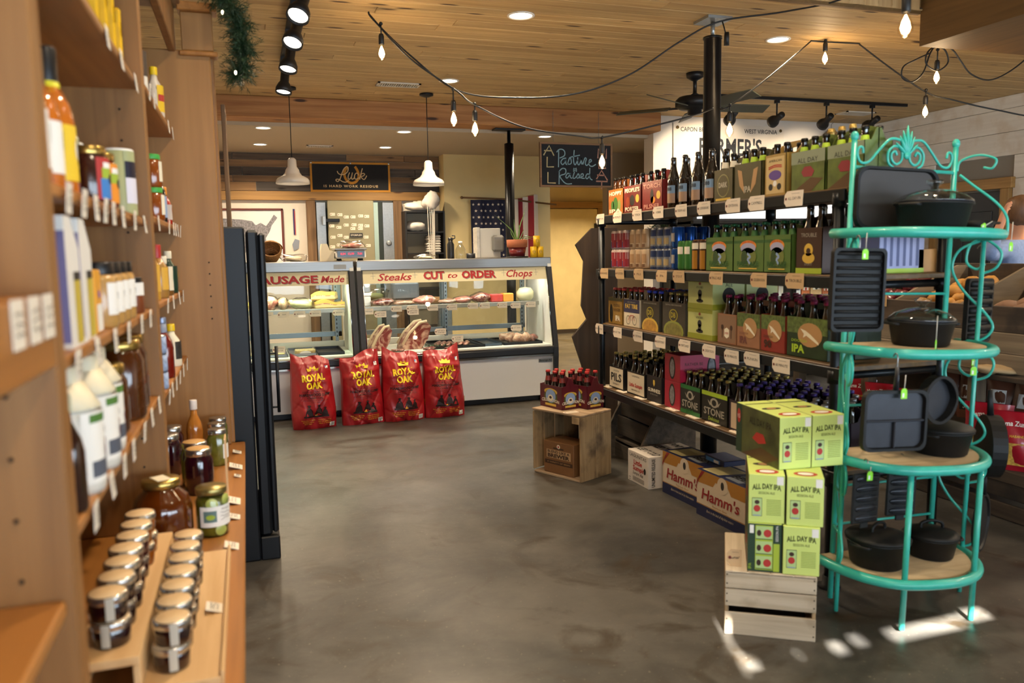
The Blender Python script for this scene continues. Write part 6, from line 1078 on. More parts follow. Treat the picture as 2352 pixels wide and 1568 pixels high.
lg = M('lime_carton', '#cfe07c', .45, var=.03, scale=8); dkg = M('print_bottle_green', '#26402a', .5); lgi = M('print_moss_ink', '#4e5a22', .55); land2 = M('carton_scene', '#4d5226', .4, var=.5, scale=10)
def allday(lb, loc, rz, W=.128, H=.184, D=.3, dark=False):
    b = MB(); b.box(-W/2, W/2, 0, D, 0, H, lg, ch=.002); f = face_front()
    if not dark:
        b.txt(f, 'ALL DAY IPA', 0, H*.68, .02, lgi, 2, bold=.035, width=W*.8, arc=.006); b.txt(f, 'SESSION ALE', 0, H*.6, .01, lgi, 2, width=W*.45); b.rect(f, -W*.4, -W*.12, H*.14, H*.52, dkg, 1); b.rect(f, -W*.39, -W*.13, H*.15, H*.51, M('print_can', '#b5cf8a', .4), 2); b.ell(f, -W*.26, H*.3, .012, .013, red_p, 3); b.ell(f, -W*.26, H*.43, .009, .008, c_brn, 3); b.rect(f, -W*.36, -W*.16, H*.145, H*.165, M('print_bluegrey', '#8fa0b8', .4), 3); b.rect(f, W*.28, W*.46, H*.8, H*.97, white_p, 2)
        for k in range(10): b.rect(f, W*.0, W*.4, H*(.17+k*.034), H*(.185+k*.034), M('print_faint', '#8fa245', .55), 1)
    else:
        b.rect(f, -W/2, W/2, 0, H, dkg, 1); b.rect(f, -W*.28, W*.24, H*.04, H*.97, lime, 2); b.rect(f, W*.26, W*.44, H*.02, H*.6, lime, 2); b.rect(f, -W*.45, -W*.33, H*.8, H*.97, white_p, 3); b.txt(f, 'IPA', -W*.39, H*.05, .012, limep, 3, rot=PI/2, align='LEFT'); b.txt(f, 'SESSION IPA', W*.4, H*.65, .01, white_p, 3, rot=PI/2, align='LEFT', width=.06)
        for k in range(3): z_ = H*(.06+k*.31); b.rect(f, -W*.26, W*.22, z_, z_+H*.27, M('print_can', '#b5cf8a', .4), 3); b.ell(f, W*.08, z_+H*.13, .014, .015, red_p, 4); b.ell(f, -W*.17, z_+H*.13, .008, .012, c_brn, 4); b.rect(f, -W*.26, W*.22, z_, z_+H*.015, dkg, 4)
    l = face_left(-W/2); b.rect(l, -D, 0, 0, H, land2, 1); b.rect(l, -D, -D*.86, 0, H, dkg, 2); b.ell(l, -D*.93, H*.75, .014, .03, red_p, 3); b.txt(l, '15', -D*.93, H*.7, .018, white_p, 4); b.poly(l, [(-D*.6, H*.4), (-D*.5, H*.55), (-D*.35, H*.55), (-D*.28, H*.4), (-D*.45, H*.33)], red_p, 3); b.txt(l, 'ALL DAY IPA', -D*.42, H*.68, .03, ink, 3, width=D*.5); b.poly(l, [(-D*.86, 0), (-D*.3, 0), (0, H*.2), (-D*.4, H*.28)], M('print_path', '#5a4023', .5), 2)
    tp = face_top(H); b.ell(tp, -W*.05, D*.5, W*.3, .02, ink, 1); b.ell(tp, -W*.05, D*.5, W*.15, .016, tanp, 2); b.ell(tp, W*.02, D*.15, W*.33, .03, red_p, 1); b.ell(tp, W*.02, D*.15, W*.22, .018, white_p, 2); b.rect(tp, -W*.46, W*.46, D*.8, D*.84, lgi, 1)
    return tag(b.build('beer_carton', None, loc, rz), lb, 'carton', 'lime green cartons stacked on the slatted crate')
def lc(x, y, z): c, s_ = math.cos(kr_), math.sin(kr_); return (1.79+x*c-y*s_, 2.402+x*s_+y*c, z)
allday('dark green beer carton showing three cans, bottom left of the lime stack', lc(-.022, .012, .251), kr_, .12, .184, .3, True); allday('lime green carton, bottom right of the stack', lc(.106, .004, .251), kr_, .128)
allday('lime green carton, middle left of the stack', lc(-.018, .02, .436), kr_, .128); allday('lime green carton, middle right of the stack', lc(.116, .012, .436), kr_-.03, .128)
r3 = math.radians(-6); allday('lime green carton, top left of the stack with its scenic side showing', (1.93, 2.455, .621), r3, .134, .2, .33); allday('lime green carton, top right of the stack', (2.066, 2.441, .621), r3, .134, .2, .33)
# floor boxes
hw_, hb_, hg_ = M('hamms_white', '#c9b9a2', .45), M('hamms_blue', '#171f45', .42), M('hamms_gold', '#a5722c', .45); hr_ = M('hamms_red', '#8a1f22', .45)
def hamms(lb, loc, rz):
    W, H, D = .42, .255, .2; b = MB(); b.box(-W/2, W/2, 0, D, 0, H, hw_, ch=.002); f = face_front(); b.rect(f, -W/2, W/2, 0, H*.25, hb_, 1); b.rect(f, -W/2, W/2, H*.255, H*.27, hg_, 1)
    b.poly(f, [(-W/2, H), (W/2, H), (W/2, H*.7), (W*.22, H*.7), (W*.15, H*.85), (-W*.1, H*.85), (-W*.15, H*.74), (-W*.5, H*.72)], hg_, 1); b.ell(f, .02, H*.84, .045, .045, hw_, 2); b.ell(f, .02, H*.84, .014, .022, ink, 3); b.txt(f, "Hamm's", 0, H*.4, H*.24, hr_, 3, bold=.02, shear=.15, width=W*.78, rot=0); b.txt(f, 'Born in the land of sky blue waters', 0, H*.14, H*.06, hw_, 3, shear=.3, width=W*.55); b.txt(f, 'Premium Beer', 0, H*.3, H*.05, hg_, 3, width=W*.3)
    b.poly(f, [(-W*.5, H*.62), (-W*.5, H*.72), (-W*.32, H), (-W*.39, H)], hr_, 3); tp = face_top(H); b.rect(tp, -W/2, W/2, 0, D, hb_, 1); b.poly(tp, [(-W*.45, .02), (-W*.1, .02), (0, D*.9), (-W*.4, D*.9)], M('hamms_pale', '#b9ad7a', .5), 2); b.poly(tp, [(.0, .03), (W*.3, .02), (W*.4, D*.9), (W*.1, D*.8)], M('hamms_scene', '#8a9096', .5), 2); b.txt(tp, 'BEER', W*.2, D*.3, .05, ink, 3, bold=.03)
    return tag(b.build('beer_case', None, loc, rz), lb, 'carton', 'gold and blue beer cases on the floor')
hamms("gold and blue beer case with red script, farther of the two", (2.335, 3.96, 0), SIDE+.06); hamms("gold and blue beer case with red script, nearer of the two", (2.31, 3.535, 0), SIDE+.06)
b = MB(); b.box(-.1, .1, 0, .14, 0, .03, hb_, ch=.003); b.rect(face_top(.03), -.09, .09, .01, .13, M('blue_flap', '#7f86b0', .45), 1); b.rect(face_front(), -.08, .06, .004, .026, blue_p, 1); b.rect(face_front(), .0, .05, .006, .022, white_p, 2); tag(b.build('beer_box_lid', None, (2.44, 3.80, .2555), SIDE), 'flat blue box lying on the farther gold case', 'box')
b = MB(); W, H, D = .26, .2, .38; lw = M('lag_white', '#d6cdc2', .5, var=.04); b.box(-W/2, W/2, 0, D, 0, H, lw, ch=.002); f = face_front(); b.txt(f, 'LAGUNITAS', 0, H*.82, .022, ink, 2, width=W*.8); b.txt(f, 'Little', 0, H*.6, .03, red_p, 2, bold=.03, width=W*.4); b.txt(f, 'Sumpin', .01, H*.42, .03, red_p, 2, bold=.03, width=W*.55); b.txt(f, 'Sumpin Ale', 0, H*.28, .02, ink, 2, shear=.3, width=W*.5); b.ell(f, W*.33, H*.5, .014, .02, ink, 2)
for k in range(4): b.rect(f, -W*.25, W*.3, H*(.08+k*.035), H*(.093+k*.035), ink, 1)
b.txt(f, '12', -W*.36, H*.1, .02, ink, 2, rot=PI/2); fr2 = face_right(W/2); b.txt(fr2, 'UNLIMITED RELEASE', .045, H*.06, .024, ink, 2, rot=PI/2, align='LEFT', bold=.02, width=H*.88); b.txt(fr2, 'LITTLE', .2, H*.4, .05, red_p, 2, bold=.03, width=.15); tp = face_top(H); b.txt(tp, 'KEEP IT COLD', 0, .05, .05, ink, 2, bold=.03, width=W*.9); b.txt(tp, 'KEEP IT DARK', 0, .17, .06, ink, 2, bold=.04, width=W*.94); b.txt(tp, 'PUNT SPEED', 0, .29, .05, ink, 2, bold=.03, width=W*.9)
tag(b.build('beer_case', None, (2.255, 4.36, 0), SIDE+.03), 'white beer case with black lettering beside the gold cases', 'carton')
ob = thing('old_trough', 'dark weathered wooden trough under the beer shelf', 'crate', (2.44, 4.82, 0), SIDE); odk = WOOD('old_dark_wood', '#3d352b', '#5d5144', 'x', rough=.85, rnd=.15, bump=.5)
for a, b_, y0 in ((.0, .1, .0), (.16, .29, .02), (.29, .38, .05)): MB().box(-.26, .26, y0, y0+.018, a, b_, odk, ch=.003).build('board', ob)
for s_ in (-.27, .25): MB().prism([(0, 0), (.34, 0), (.34, .4), (.06, .4), (.0, .3), (-.1, .1), (-.1, 0)], s_, s_+.02, odk, T=SW).build('end_board', ob)
MB().box(-.25, .25, .32, .34, 0, .4, odk, ch=.003).build('back_board', ob); MB().box(-.25, .25, .0, .32, .12, .135, odk).build('bottom', ob)
lumpb = tag(lump(MB(), (0, 0, .1), (.1, .09, .12), M('bag_navy', '#161c33', .4, coat=.3, var=.4, scale=20), .2, seed=4).build('chip_bag', None, (2.6, 4.95, .14)), 'dark blue bag poking out of the old trough', 'bag')
jg = thing('notched_plank', 'tall dark slab of wood with a notched edge beside the beer shelf', 'board', (2.36, 5.42, 0), -.25); MB().prism([(.0, 0), (.25, 0), (.25, 1.62), (.06, 1.62), (-.06, 1.5), (.0, 1.38), (-.02, 1.05), (.02, .95), (-.09, .82), (-.02, .6), (.03, .35), (.0, .3)], 0, .05, WOOD('slab_wood', '#241a11', '#3d2d1e', 'z', rough=.85)).build('slab', jg); MB().box(-.1, .3, -.08, .12, -.0, .03, black_m).build('foot', jg)
# column through the shelf
pc = thing('steel_column', 'black steel column rising from the beer shelf to the ceiling', 'column', (2.985, 4.72, 0)); MB().lathe([(.057, .0), (.057, 2.82), (.062, 2.82), (.062, 2.835), (0, 2.835)], M('column_black', '#16181b', .3, .4, var=.2, scale=12), 24).build('shaft', pc); MB().lathe([(.014, 2.835), (.014, 2.93)], steel_g, 10).build('bolt', pc); MB().box(-.09, .09, -.09, .09, 2.93, 2.948, steel_g).build('cap_plate', pc); MB().lathe([(.1, 0), (.1, .012), (.057, .014)], black_m, 20).build('base_plate', pc)
p2 = thing('steel_column', 'black steel column under the beam behind the deli case', 'column', (2.715, 8.2, 0)); MB().lathe([(.05, 0), (.05, 2.6), (.018, 2.61), (.018, 2.74)], M('column_black', '#16181b', .3, .4), 20).build('shaft', p2); MB().box(-.17, .17, -.06, .06, 2.735, 2.753, black_m, ch=.003).build('cap_plate', p2)

# ================================================================== TEAL RACK WITH CAST IRON
BEFORE = set(COL.objects)
teal = M('teal_paint', '#36b09f', .38, var=.06, scale=30, coat=.2); iron = M('cast_iron', '#0c0c0d', .55, .0, var=.15, scale=40, bump=.06, bscale=120, spec=.35); iron_g = M('cast_iron_polished', '#34363c', .4, .5, var=.1, scale=20)
rk = thing('baker_rack', 'teal wrought iron baker rack with bowed shelves', 'rack', (0, 0, 0)); XC, YB, RA, RB = 2.465, 2.58, .33, .37
def rim(th, s=1.0):
    c, q = math.cos(th), math.sin(th); n = 2.0 if c > 0 else 2.0+.8*min(-c*2, 1); return (XC+s*RA*math.copysign(abs(c)**(2/n), c), YB-s*RB*abs(q)**(2/n))
ply_s = WOOD('rack_board', '#b39b78', '#cdb894', 'x', rough=.6, rnd=.02)
for k, z in enumerate((.18, .615, 1.045, 1.485)):
    P = [(*rim(PI*i/36), z) for i in range(37)]; MB().tube(P, .019, teal, 12).build('shelf_rim', rk); MB().tube([P[0], P[-1]], .008, teal, 8).build('shelf_back_bar', rk)
    for i in range(9):
        x = XC-.28+i*.07; t_ = min(abs(x-XC)/RA, .999); yy = YB-RB*(1-t_**2)**.5; MB().box(x-.008, x+.008, yy+.01, YB, z-.003, z+.003, teal).build('slat', rk)
    if k < 3:
        vs = [(*rim(PI*i/30, .93), z+.004) for i in range(31)]; n = len(vs); b = MB(); b.add(vs+[(a, c, z+.012) for a, c, _ in vs], [tuple(range(n))[::-1], tuple(range(n, 2*n))]+[(i, (i+1) % n, n+(i+1) % n, n+i) for i in range(n)], ply_s); b.build('shelf_board', rk)
def post(x, y, z0, z1, r=.009): MB().tube([(x, y, z0), (x, y, z1)], r, teal, 10).build('post', rk)
PBL, PBR, PSL, PSR = (2.215, 2.58), (2.725, 2.58), (2.15, 2.47), (2.785, 2.47)
for x, y in (PBL, PBR): post(x, y, 0, 1.85, .011); MB().ball((x, y, 1.862), (.016, .016, .02), teal).build('knob', rk)
post(*PSL, 0, 1.485); post(*PSR, 0, 1.485); post(2.275, 2.262, 0, .615, .011); post(2.6, 2.25, 0, .615, .011)
def curl(pts, r=.0055, sub=6): return MB().tube(catmull(pts, sub), r, teal, 7).build('scroll', rk)
MB().tube([(PBL[0], 2.58, 1.745), (PBR[0], 2.58, 1.745)], .0075, teal, 8).build('top_rail', rk)
def spiral(c, r0, r1, a0, a1, n=14): return [(c[0]+(r0+(r1-r0)*i/n)*math.cos(a0+(a1-a0)*i/n), 2.58, c[1]+(r0+(r1-r0)*i/n)*math.sin(a0+(a1-a0)*i/n)) for i in range(n+1)]
for s_ in (-1, 1):
    m_ = lambda x: XC+.005+s_*x
    curl([(m_(.21), 2.58, 1.80), (m_(.215), 2.58, 1.822), (m_(.232), 2.58, 1.82), (m_(.238), 2.58, 1.795), (m_(.22), 2.58, 1.765), (m_(.18), 2.58, 1.77), (m_(.13), 2.58, 1.82), (m_(.08), 2.58, 1.862), (m_(.02), 2.58, 1.858)])
    curl([(m_(.045), 2.58, 1.80), (m_(.055), 2.58, 1.815), (m_(.072), 2.58, 1.805), (m_(.068), 2.58, 1.78), (m_(.045), 2.58, 1.765), (m_(.02), 2.58, 1.785), (m_(.025), 2.58, 1.825), (m_(.06), 2.58, 1.835), (m_(.088), 2.58, 1.81), (m_(.085), 2.58, 1.77), (m_(.06), 2.58, 1.752)])
b = MB()
for a, ln in ((0, .12), (.45, .085), (-.45, .085), (.85, .075), (-.85, .075), (.22, .1), (-.22, .1)):
    P = [(XC+.005+math.sin(a)*ln*t, 2.577, 1.80+math.cos(a)*ln*t) for t in (0, .25, .5, .75, 1)]; b.tube(P, [.004, .009, .011, .008, .002], teal, 7, flat=.6)
b.lathe([(0, 0), (.016, .004), (.012, .012), (0, .014)], teal, 10, T=Matrix.Translation((XC+.005, 2.58, 1.80)) @ Matrix.Rotation(PI/2, 4, 'X')); b.build('leaf_finial', rk)
def side(A, B, s, z): return (A[0]+(B[0]-A[0])*s, A[1]+(B[1]-A[1])*s, z)
for A, B in ((PBR, (2.83, 2.40)), (PBL, (2.11, 2.40))):
    if A is PBR: curl([side(A, B, .1, 1.735), side(A, B, .35, 1.69), side(A, B, .75, 1.62), side(A, B, .95, 1.56), side(A, B, .98, 1.49)]); curl([side(A, B, .05, 1.75), side(A, B, .1, 1.79), side(A, B, .4, 1.81), side(A, B, .7, 1.79), side(A, B, .65, 1.755), side(A, B, .5, 1.76)], .005)
    for z0, z1 in ((1.045, 1.485), (.615, 1.045), (.18, .615)):
        H_ = z1-z0; curl([side(A, B, .5, z0+H_*.8), side(A, B, .62, z0+H_*.83), side(A, B, .64, z0+H_*.75), side(A, B, .5, z0+H_*.7), side(A, B, .32, z0+H_*.77), side(A, B, .38, z0+H_*.93), side(A, B, .62, z0+H_*.97), side(A, B, .9, z0+H_*.86), side(A, B, .84, z0+H_*.72), side(A, B, .6, z0+H_*.66)][::-1][:8]); curl([side(A, B, .62, z0+H_*.97), side(A, B, .2, z0+H_*.88), side(A, B, .08, z0+H_*.7), side(A, B, .3, z0+H_*.5), side(A, B, .7, z0+H_*.3), side(A, B, .85, z0+H_*.17), side(A, B, .7, z0+H_*.06), side(A, B, .4, z0+H_*.02)])
for z in (.31, .47, .8, 1.25): MB().tube([(PBL[0], 2.58, z), (PBR[0], 2.58, z)], .0055, teal, 7).build('back_bar', rk)
for z in (.31, .47): MB().tube([(*PBL, z), (*PSL, z)], .0055, teal, 7).build('side_bar', rk)
# ---- pots
clear_lid = GLASS('lid_glass', (.86, .88, .84), 1.6)
def pot(label, loc, r, hgt, lid, rz=0, knob_m=None):
    t = thing('dutch_oven', label, 'pot', loc, rz); MB().lathe([(0, 0), (r*.78, 0), (r*.84, .006), (r*.97, hgt*.9), (r*1.02, hgt*.94), (r*1.02, hgt), (r*.94, hgt), (r*.8, .012), (0, .01)], iron, 32).build('body', t)
    for s_ in (-1, 1): MB().tube(catmull([(s_*r*.97, -.035, hgt*.88), (s_*r*1.12, -.03, hgt*.9), (s_*r*1.14, .03, hgt*.9), (s_*r*.97, .035, hgt*.88)], 5), .006, iron, 7).build('handle', t)
    if lid == 'glass':
        l = MB().lathe([(r*1.0, hgt+.002), (r*1.0, hgt+.01), (r*.8, hgt+.03), (r*.45, hgt+.046), (.02, hgt+.052), (0, hgt+.052)], clear_lid, 32).build('lid', t); MB().lathe([(r*.99, hgt+.001), (r*1.01, hgt+.004), (r*.99, hgt+.008)], iron_g, 32).build('rim', l); MB().lathe([(.012, hgt+.05), (.012, hgt+.062), (.03, hgt+.075), (.03, hgt+.085), (0, hgt+.088)], GLASS('knob_glass', (.75, .78, .76), 2), 16).build('knob', l)
    else:
        l = MB().lathe([(r*1.03, hgt), (r*1.04, hgt+.006), (r*.95, hgt+.016), (r*.5, hgt+.03), (0, hgt+.034)], iron, 32).build('lid', t); MB().tube(catmull([(-.045, 0, hgt+.028), (-.04, 0, hgt+.05), (0, 0, hgt+.06), (.04, 0, hgt+.05), (.045, 0, hgt+.028)], 5), .0065, iron, 7).build('lid_handle', l)
    MB().tube(catmull([(-r*1.03, 0, hgt*.9), (-r*.9, r*.6, hgt*1.0), (0, r*1.04, hgt*1.02), (r*.9, r*.6, hgt*1.0), (r*1.03, 0, hgt*.9)], 5), .002, M('bail_wire', '#5a5550', .4, .8), 5).build('bail', t); return t
pot('cast iron pot with a glass lid on the top shelf of the teal rack', (2.43, 2.39, 1.5045), .135, .095, 'glass', .2); pot('cast iron pot with a knobbed glass lid on the second shelf of the rack', (2.44, 2.42, 1.058), .12, .095, 'glass', -.2); pot('cast iron pot with an iron lid on the third shelf of the rack', (2.56, 2.41, .628), .118, .095, 'iron', .4); pot('largest lidded cast iron pot on the bottom shelf of the rack', (2.30, 2.43, .193), .118, .105, 'iron', .3); pot('lidded cast iron pot at the right of the bottom shelf', (2.58, 2.44, .193), .1, .085, 'iron', -.3)
def flat_pan(b, outline, depth, T, mat=iron, floor=None, lip=.01):
    n = len(outline); ins = [(x*(1-lip/max(abs(x), .03)) if abs(x) > 1e-6 else x, z*(1-lip/max(abs(z), .03)) if abs(z) > 1e-6 else z) for x, z in outline]
    vs = [(x, 0, z) for x, z in outline]+[(x, -depth, z) for x, z in outline]+[(x, -depth, z) for x, z in ins]+[(x*.97, -.008, z*.97) for x, z in ins]
    fs = [tuple(range(n))]+[(i, n+i, n+(i+1) % n, (i+1) % n) for i in range(n)]+[(n+i, 2*n+i, 2*n+(i+1) % n, n+(i+1) % n) for i in range(n)]+[(2*n+i, 3*n+i, 3*n+(i+1) % n, 2*n+(i+1) % n) for i in range(n)]
    b.add(vs, fs, mat, False, T); b.add([vs[3*n+i] for i in range(n)], [tuple(range(n))[::-1]], floor or mat, False, T)
def rrect(w_, hh, r, n=5):
    P = []
    for cx, cz, a in ((w_/2-r, hh/2-r, 0), (-w_/2+r, hh/2-r, PI/2), (-w_/2+r, -hh/2+r, PI), (w_/2-r, -hh/2+r, 1.5*PI)): P += [(cx+r*math.cos(a+PI/2*i/n), cz+r*math.sin(a+PI/2*i/n)) for i in range(n+1)]
    return P
circ = lambda r, n=28: [(r*math.cos(2*PI*i/n), r*math.sin(2*PI*i/n)) for i in range(n)]
neon = M('neon_green_tag', '#8fe02c', .5); wire = M('tag_string', '#c9c4b8', .6); hookm = M('hook_steel', '#8a8a88', .3, .9)
def hook(o, z0, z1, y=-.01, x=0): MB().tube(catmull([(x, y, z0), (x, y, z1-.01), (x, y+.012, z1), (x, y+.022, z1-.012)], 4), .0025, hookm, 6).build('hook', o)
# grill pan hanging at the left
g = thing('grill_pan', 'ribbed black cast iron grill pan hanging at the left of the rack', 'pan', (2.045, 2.34, 1.275), -.1); b = MB(); flat_pan(b, rrect(.215, .3, .02), .022, None); 
g0 = b.build('pan', g)
for k in range(11): MB().tube([(-.09, -.012, -.13+k*.026), (.09, -.012, -.13+k*.026)], .007, iron, 6).build('ridge', g)
hook(g, .14, .195)
g = thing('griddle_pan', 'large rectangular cast iron griddle leaning behind the top pot', 'pan', (2.41, 2.562, 1.628), 0); b = MB(); flat_pan(b, rrect(.4, .24, .05), .02, None, iron, M('griddle_face', '#3a3430', .45, .3)); b.build('pan', g)
g = thing('small_skillet', 'small cast iron skillet on the right of the top shelf', 'pan', (2.7, 2.44, 1.505), .3); MB().lathe([(0, 0), (.055, 0), (.068, .035), (.063, .035), (.052, .006), (0, .005)], iron, 24).build('bowl', g); MB().tube([(.066, 0, .03), (.15, -.02, .035)], [.009, .012], iron, 8, flat=.5).build('handle', g)
g = thing('ribbed_pan', 'black ribbed muffin pan hanging at the right of the rack', 'pan', (2.87, 2.56, 1.18), .25); b = MB(); flat_pan(b, rrect(.2, .27, .02), .018, None); b.build('pan', g)
for k in range(7): MB().tube([(-.08, -.012, -.11+k*.037), (.085, -.012, -.11+k*.037)], .014, iron, 8).build('cup', g)
hook(g, .13, .27)
# divided skillet, skillets
g = thing('divided_skillet', 'square cast iron skillet with three compartments hanging in front', 'pan', (2.10, 2.19, .825), -.12); b = MB(); flat_pan(b, rrect(.25, .215, .03), .022, None, iron, iron_g); b.build('pan', g); MB().box(-.115, .115, -.02, -.006, -.004, .004, iron_g, ch=.003).build('divider', g); MB().box(-.004, .004, -.02, -.006, -.098, -.004, iron_g, ch=.003).build('divider', g); MB().tube([(0, -.01, .107), (.0, -.012, .19)], [.014, .009], iron_g, 8, flat=.5).build('handle', g); hook(g, .18, .235)
g = thing('round_skillet', 'round cast iron skillet with a grey worn face hanging by its handle', 'pan', (2.365, 2.27, .875), .1); b = MB(); flat_pan(b, circ(.09), .035, None, iron, iron_g); b.build('pan', g); MB().tube([(0, -.015, .088), (0, -.012, .165)], [.013, .009], iron_g, 8, flat=.5).build('handle', g); hook(g, .155, .185)
g = thing('large_skillet', 'deep cast iron skillet hanging at the right side of the third shelf', 'pan', (2.87, 2.48, .62), 1.0); b = MB(); flat_pan(b, circ(.13), .055, None); b.build('pan', g); MB().prism([(.12, -.02), (.155, 0), (.12, .02)], -.055, -.02, iron).build('pour_spout', g); MB().tube([(0, -.02, .128), (0, -.012, .235)], [.014, .009], iron, 8, flat=.5).build('handle', g)
g = thing('round_griddle', 'round cast iron griddle hanging low at the right of the rack', 'pan', (2.89, 2.49, .285), .5); b = MB(); flat_pan(b, circ(.125), .016, None); b.build('pan', g); MB().tube([(0, -.008, .122), (0, -.008, .225)], [.014, .01], iron, 8, flat=.5).build('handle', g); hook(g, .215, .32)
def corn(label, loc, rz):
    g = thing('cornstick_pan', label, 'pan', loc, rz, 'cornstick pans hanging on the rack'); MB().box(-.065, .065, -.012, 0, -.105, .09, iron, ch=.006).build('plate', g); MB().box(-.02, .02, -.01, -.002, -.125, -.1, iron, ch=.004).build('tab', g)
    for k in range(5):
        z = .068-k*.038; q = MB(); q.ball((0, -.012, z), (.055, .007, .0155), iron_g, 14, 6)
        for j in (-.008, 0, .008): q.tube([(-.045, -.0185, z+j), (.045, -.0185, z+j)], .0018, iron, 5)
        q.build('corn_mould', g)
    hook(g, .085, .14)
corn('cornstick pan with five moulds hanging at the left below the third shelf', (2.155, 2.36, .5), .05); corn('cornstick pan with five moulds hanging near the middle below the third shelf', (2.385, 2.42, .49), -.15)
def neon_tag(label, loc, rz, ln=.06, tilt=0):
    b = MB(); b.prism([(-.013, 0), (.013, 0), (.013, .028), (.007, .036), (-.007, .036), (-.013, .028)], 0, .0012, neon); b.rect(face_front(), -.008, .0, .005, .02, white_p, 1); o = tag(b.build('neon_price_tag', None, loc, rz), label, 'tag', 'neon green tags on the cast iron'); MB().tube([(0, .0006, .033), (.003, .001, .033+ln)], .0015, wire, 5).build('string', o); o.rotation_euler = (0, tilt, rz); return o
neon_tag('neon green tag hanging on the ribbed grill pan', (2.04, 2.295, 1.385), 0); neon_tag('neon green tag hanging at the right end of the top shelf', (2.80, 2.36, 1.425), .2, .08); neon_tag('neon green tag lying by the pot on the second shelf', (2.35, 2.26, 1.06), .6, .09); neon_tag('neon green tag on the divided skillet', (2.115, 2.158, .905), 0, .05); neon_tag('neon green tag on the left cornstick pan', (2.15, 2.33, .565), 0, .02); neon_tag('neon green tag high on the right side scroll', (2.74, 2.44, .965), .3, .05); neon_tag('neon green tag under the first on the right side scroll', (2.745, 2.44, .925), -.2, .03); neon_tag('neon green tag on the small skillet', (2.62, 2.34, 1.508), .3, .06, 1.2)

LEAN = Matrix.Translation((2.465, 2.4, .009)) @ Matrix.Rotation(math.radians(1.7), 4, 'Y') @ Matrix.Translation((-2.465, -2.4, 0))      # the rack leans a little
for o in COL.objects:
    if o not in BEFORE and o.parent is None: o.matrix_basis = LEAN @ Matrix.LocRotScale(o.location, o.rotation_euler, o.scale)

# ================================================================== PRODUCE BINS, SNACKS, PERSON
binw = WOOD('bin_wood', '#3a2f25', '#574839', 'y', rough=.85, rnd=.2, bump=.5, dirt='#2a241f'); binp = WOOD('bin_wood_pale', '#6a5c4a', '#8d7d66', 'y', rough=.85, rnd=.15, bump=.5); binx = WOOD('bin_divider', '#5a4a38', '#7b6a52', 'x', rough=.85, rnd=.15)
bn_ = thing('produce_stand', 'rustic wooden produce stand with slanted bins on the right', 'stand', (0, 0, 0)); Y0, Y1 = 2.5, 5.0
def bb(n, *a, m=binw): return MB().box(*a, m, ch=.004).build(n, bn_)
for a, b_ in ((0, .085), (.115, .2)): bb('base_board', 3.75, 3.775, Y0, Y1, a, b_)
bb('base_top', 3.74, 4.6, Y0, Y1, .2, .265); bb('back_board', 4.58, 4.6, Y0, Y1, .265, .74)
for y in (2.6, 3.42, 4.25, 4.95): bb('post', 3.88, 3.95, y-.035, y+.035, .265, .72, m=WOOD('bin_post', '#4a3d2e', '#6b5a44', 'z'))
bb('ledge', 3.84, 4.6, Y0, Y1, .715, .745); bb('front_board', 3.93, 3.955, Y0, Y1, .745, .85, m=binp); bb('front_board', 3.945, 3.97, Y0, Y1, .85, .965, m=binp); bb('front_board', 3.96, 3.985, Y0, Y1, .965, 1.11)
bb('back_board', 4.58, 4.61, Y0, Y1, .745, 1.33)
for y in (2.95, 3.62, 4.12, 4.55): MB().prism([(3.97, .76), (4.58, .76), (4.58, 1.32), (4.5, 1.32), (3.97, 1.1)], y-.01, y+.01, binx).build('divider', bn_)
bb('bin_floor', 3.98, 4.58, Y0, Y1, .9, .92)
spud = M('potato_gold', '#b58238', .6, rnd=.15, var=.15, scale=25); sweet = M('sweet_potato', '#7d5a42', .7, rnd=.15, var=.15, scale=30); redo = M('red_onion', '#5c1520', .35, rnd=.2, var=.2, scale=20, coat=.3)
def heap(name, label, cat, mat, y0, y1, n, r, group, seed, elong=1.0):
    R = random.Random(seed); protos = []; k = 0; placed = []
    for t_ in range(n*30):
        if k >= n: break
        x = R.uniform(4.02, 4.5); y = R.uniform(y0, y1); z = 1.0+(x-4.0)*.42+R.uniform(-.01, .02)
        if any((x-a)**2+(y-b_)**2+(z-c)**2 < (1.75*r)**2 for a, b_, c in placed): continue
        placed.append((x, y, z)); rx = r*R.uniform(.85, 1.2)
        o = lump(MB(), (0, 0, 0), (rx*elong, rx, rx*.85), mat, .1, 12, 8, seed+k % 5).build(name, None, (x, y, z)); o.rotation_euler = (R.uniform(-.4, .4), R.uniform(-.5, .5), R.uniform(0, 3)); tag(o, label, cat, group); k += 1
heap('potato', 'golden potato in the middle produce bin', 'potato', spud, 3.68, 4.07, 22, .045, 'golden potatoes', 5, 1.2); heap('red_onion', 'red onion in the far produce bin', 'onion', redo, 4.18, 4.5, 18, .045, 'red onions', 6); heap('sweet_potato', 'large brown sweet potato in the nearest produce bin', 'sweet potato', sweet, 3.05, 3.55, 14, .06, 'sweet potatoes', 7, 1.7); heap('potato', 'golden potato at the end of the far produce bin', 'potato', spud, 4.6, 4.9, 8, .045, 'far golden potatoes', 9, 1.2)
tag(MB().box(-.06, .06, 0, .002, 0, .08, kraft).build('bin_sign', None, (3.955, 4.22, 1.06), SIDE), 'kraft sign on the front of the red onion bin', 'sign')
snk = {'brown': M('crisp_brown', '#6e4330', .35, coat=.4, var=.12, scale=12), 'red': M('crisp_red', '#a31528', .3, coat=.5, var=.1, scale=10)}
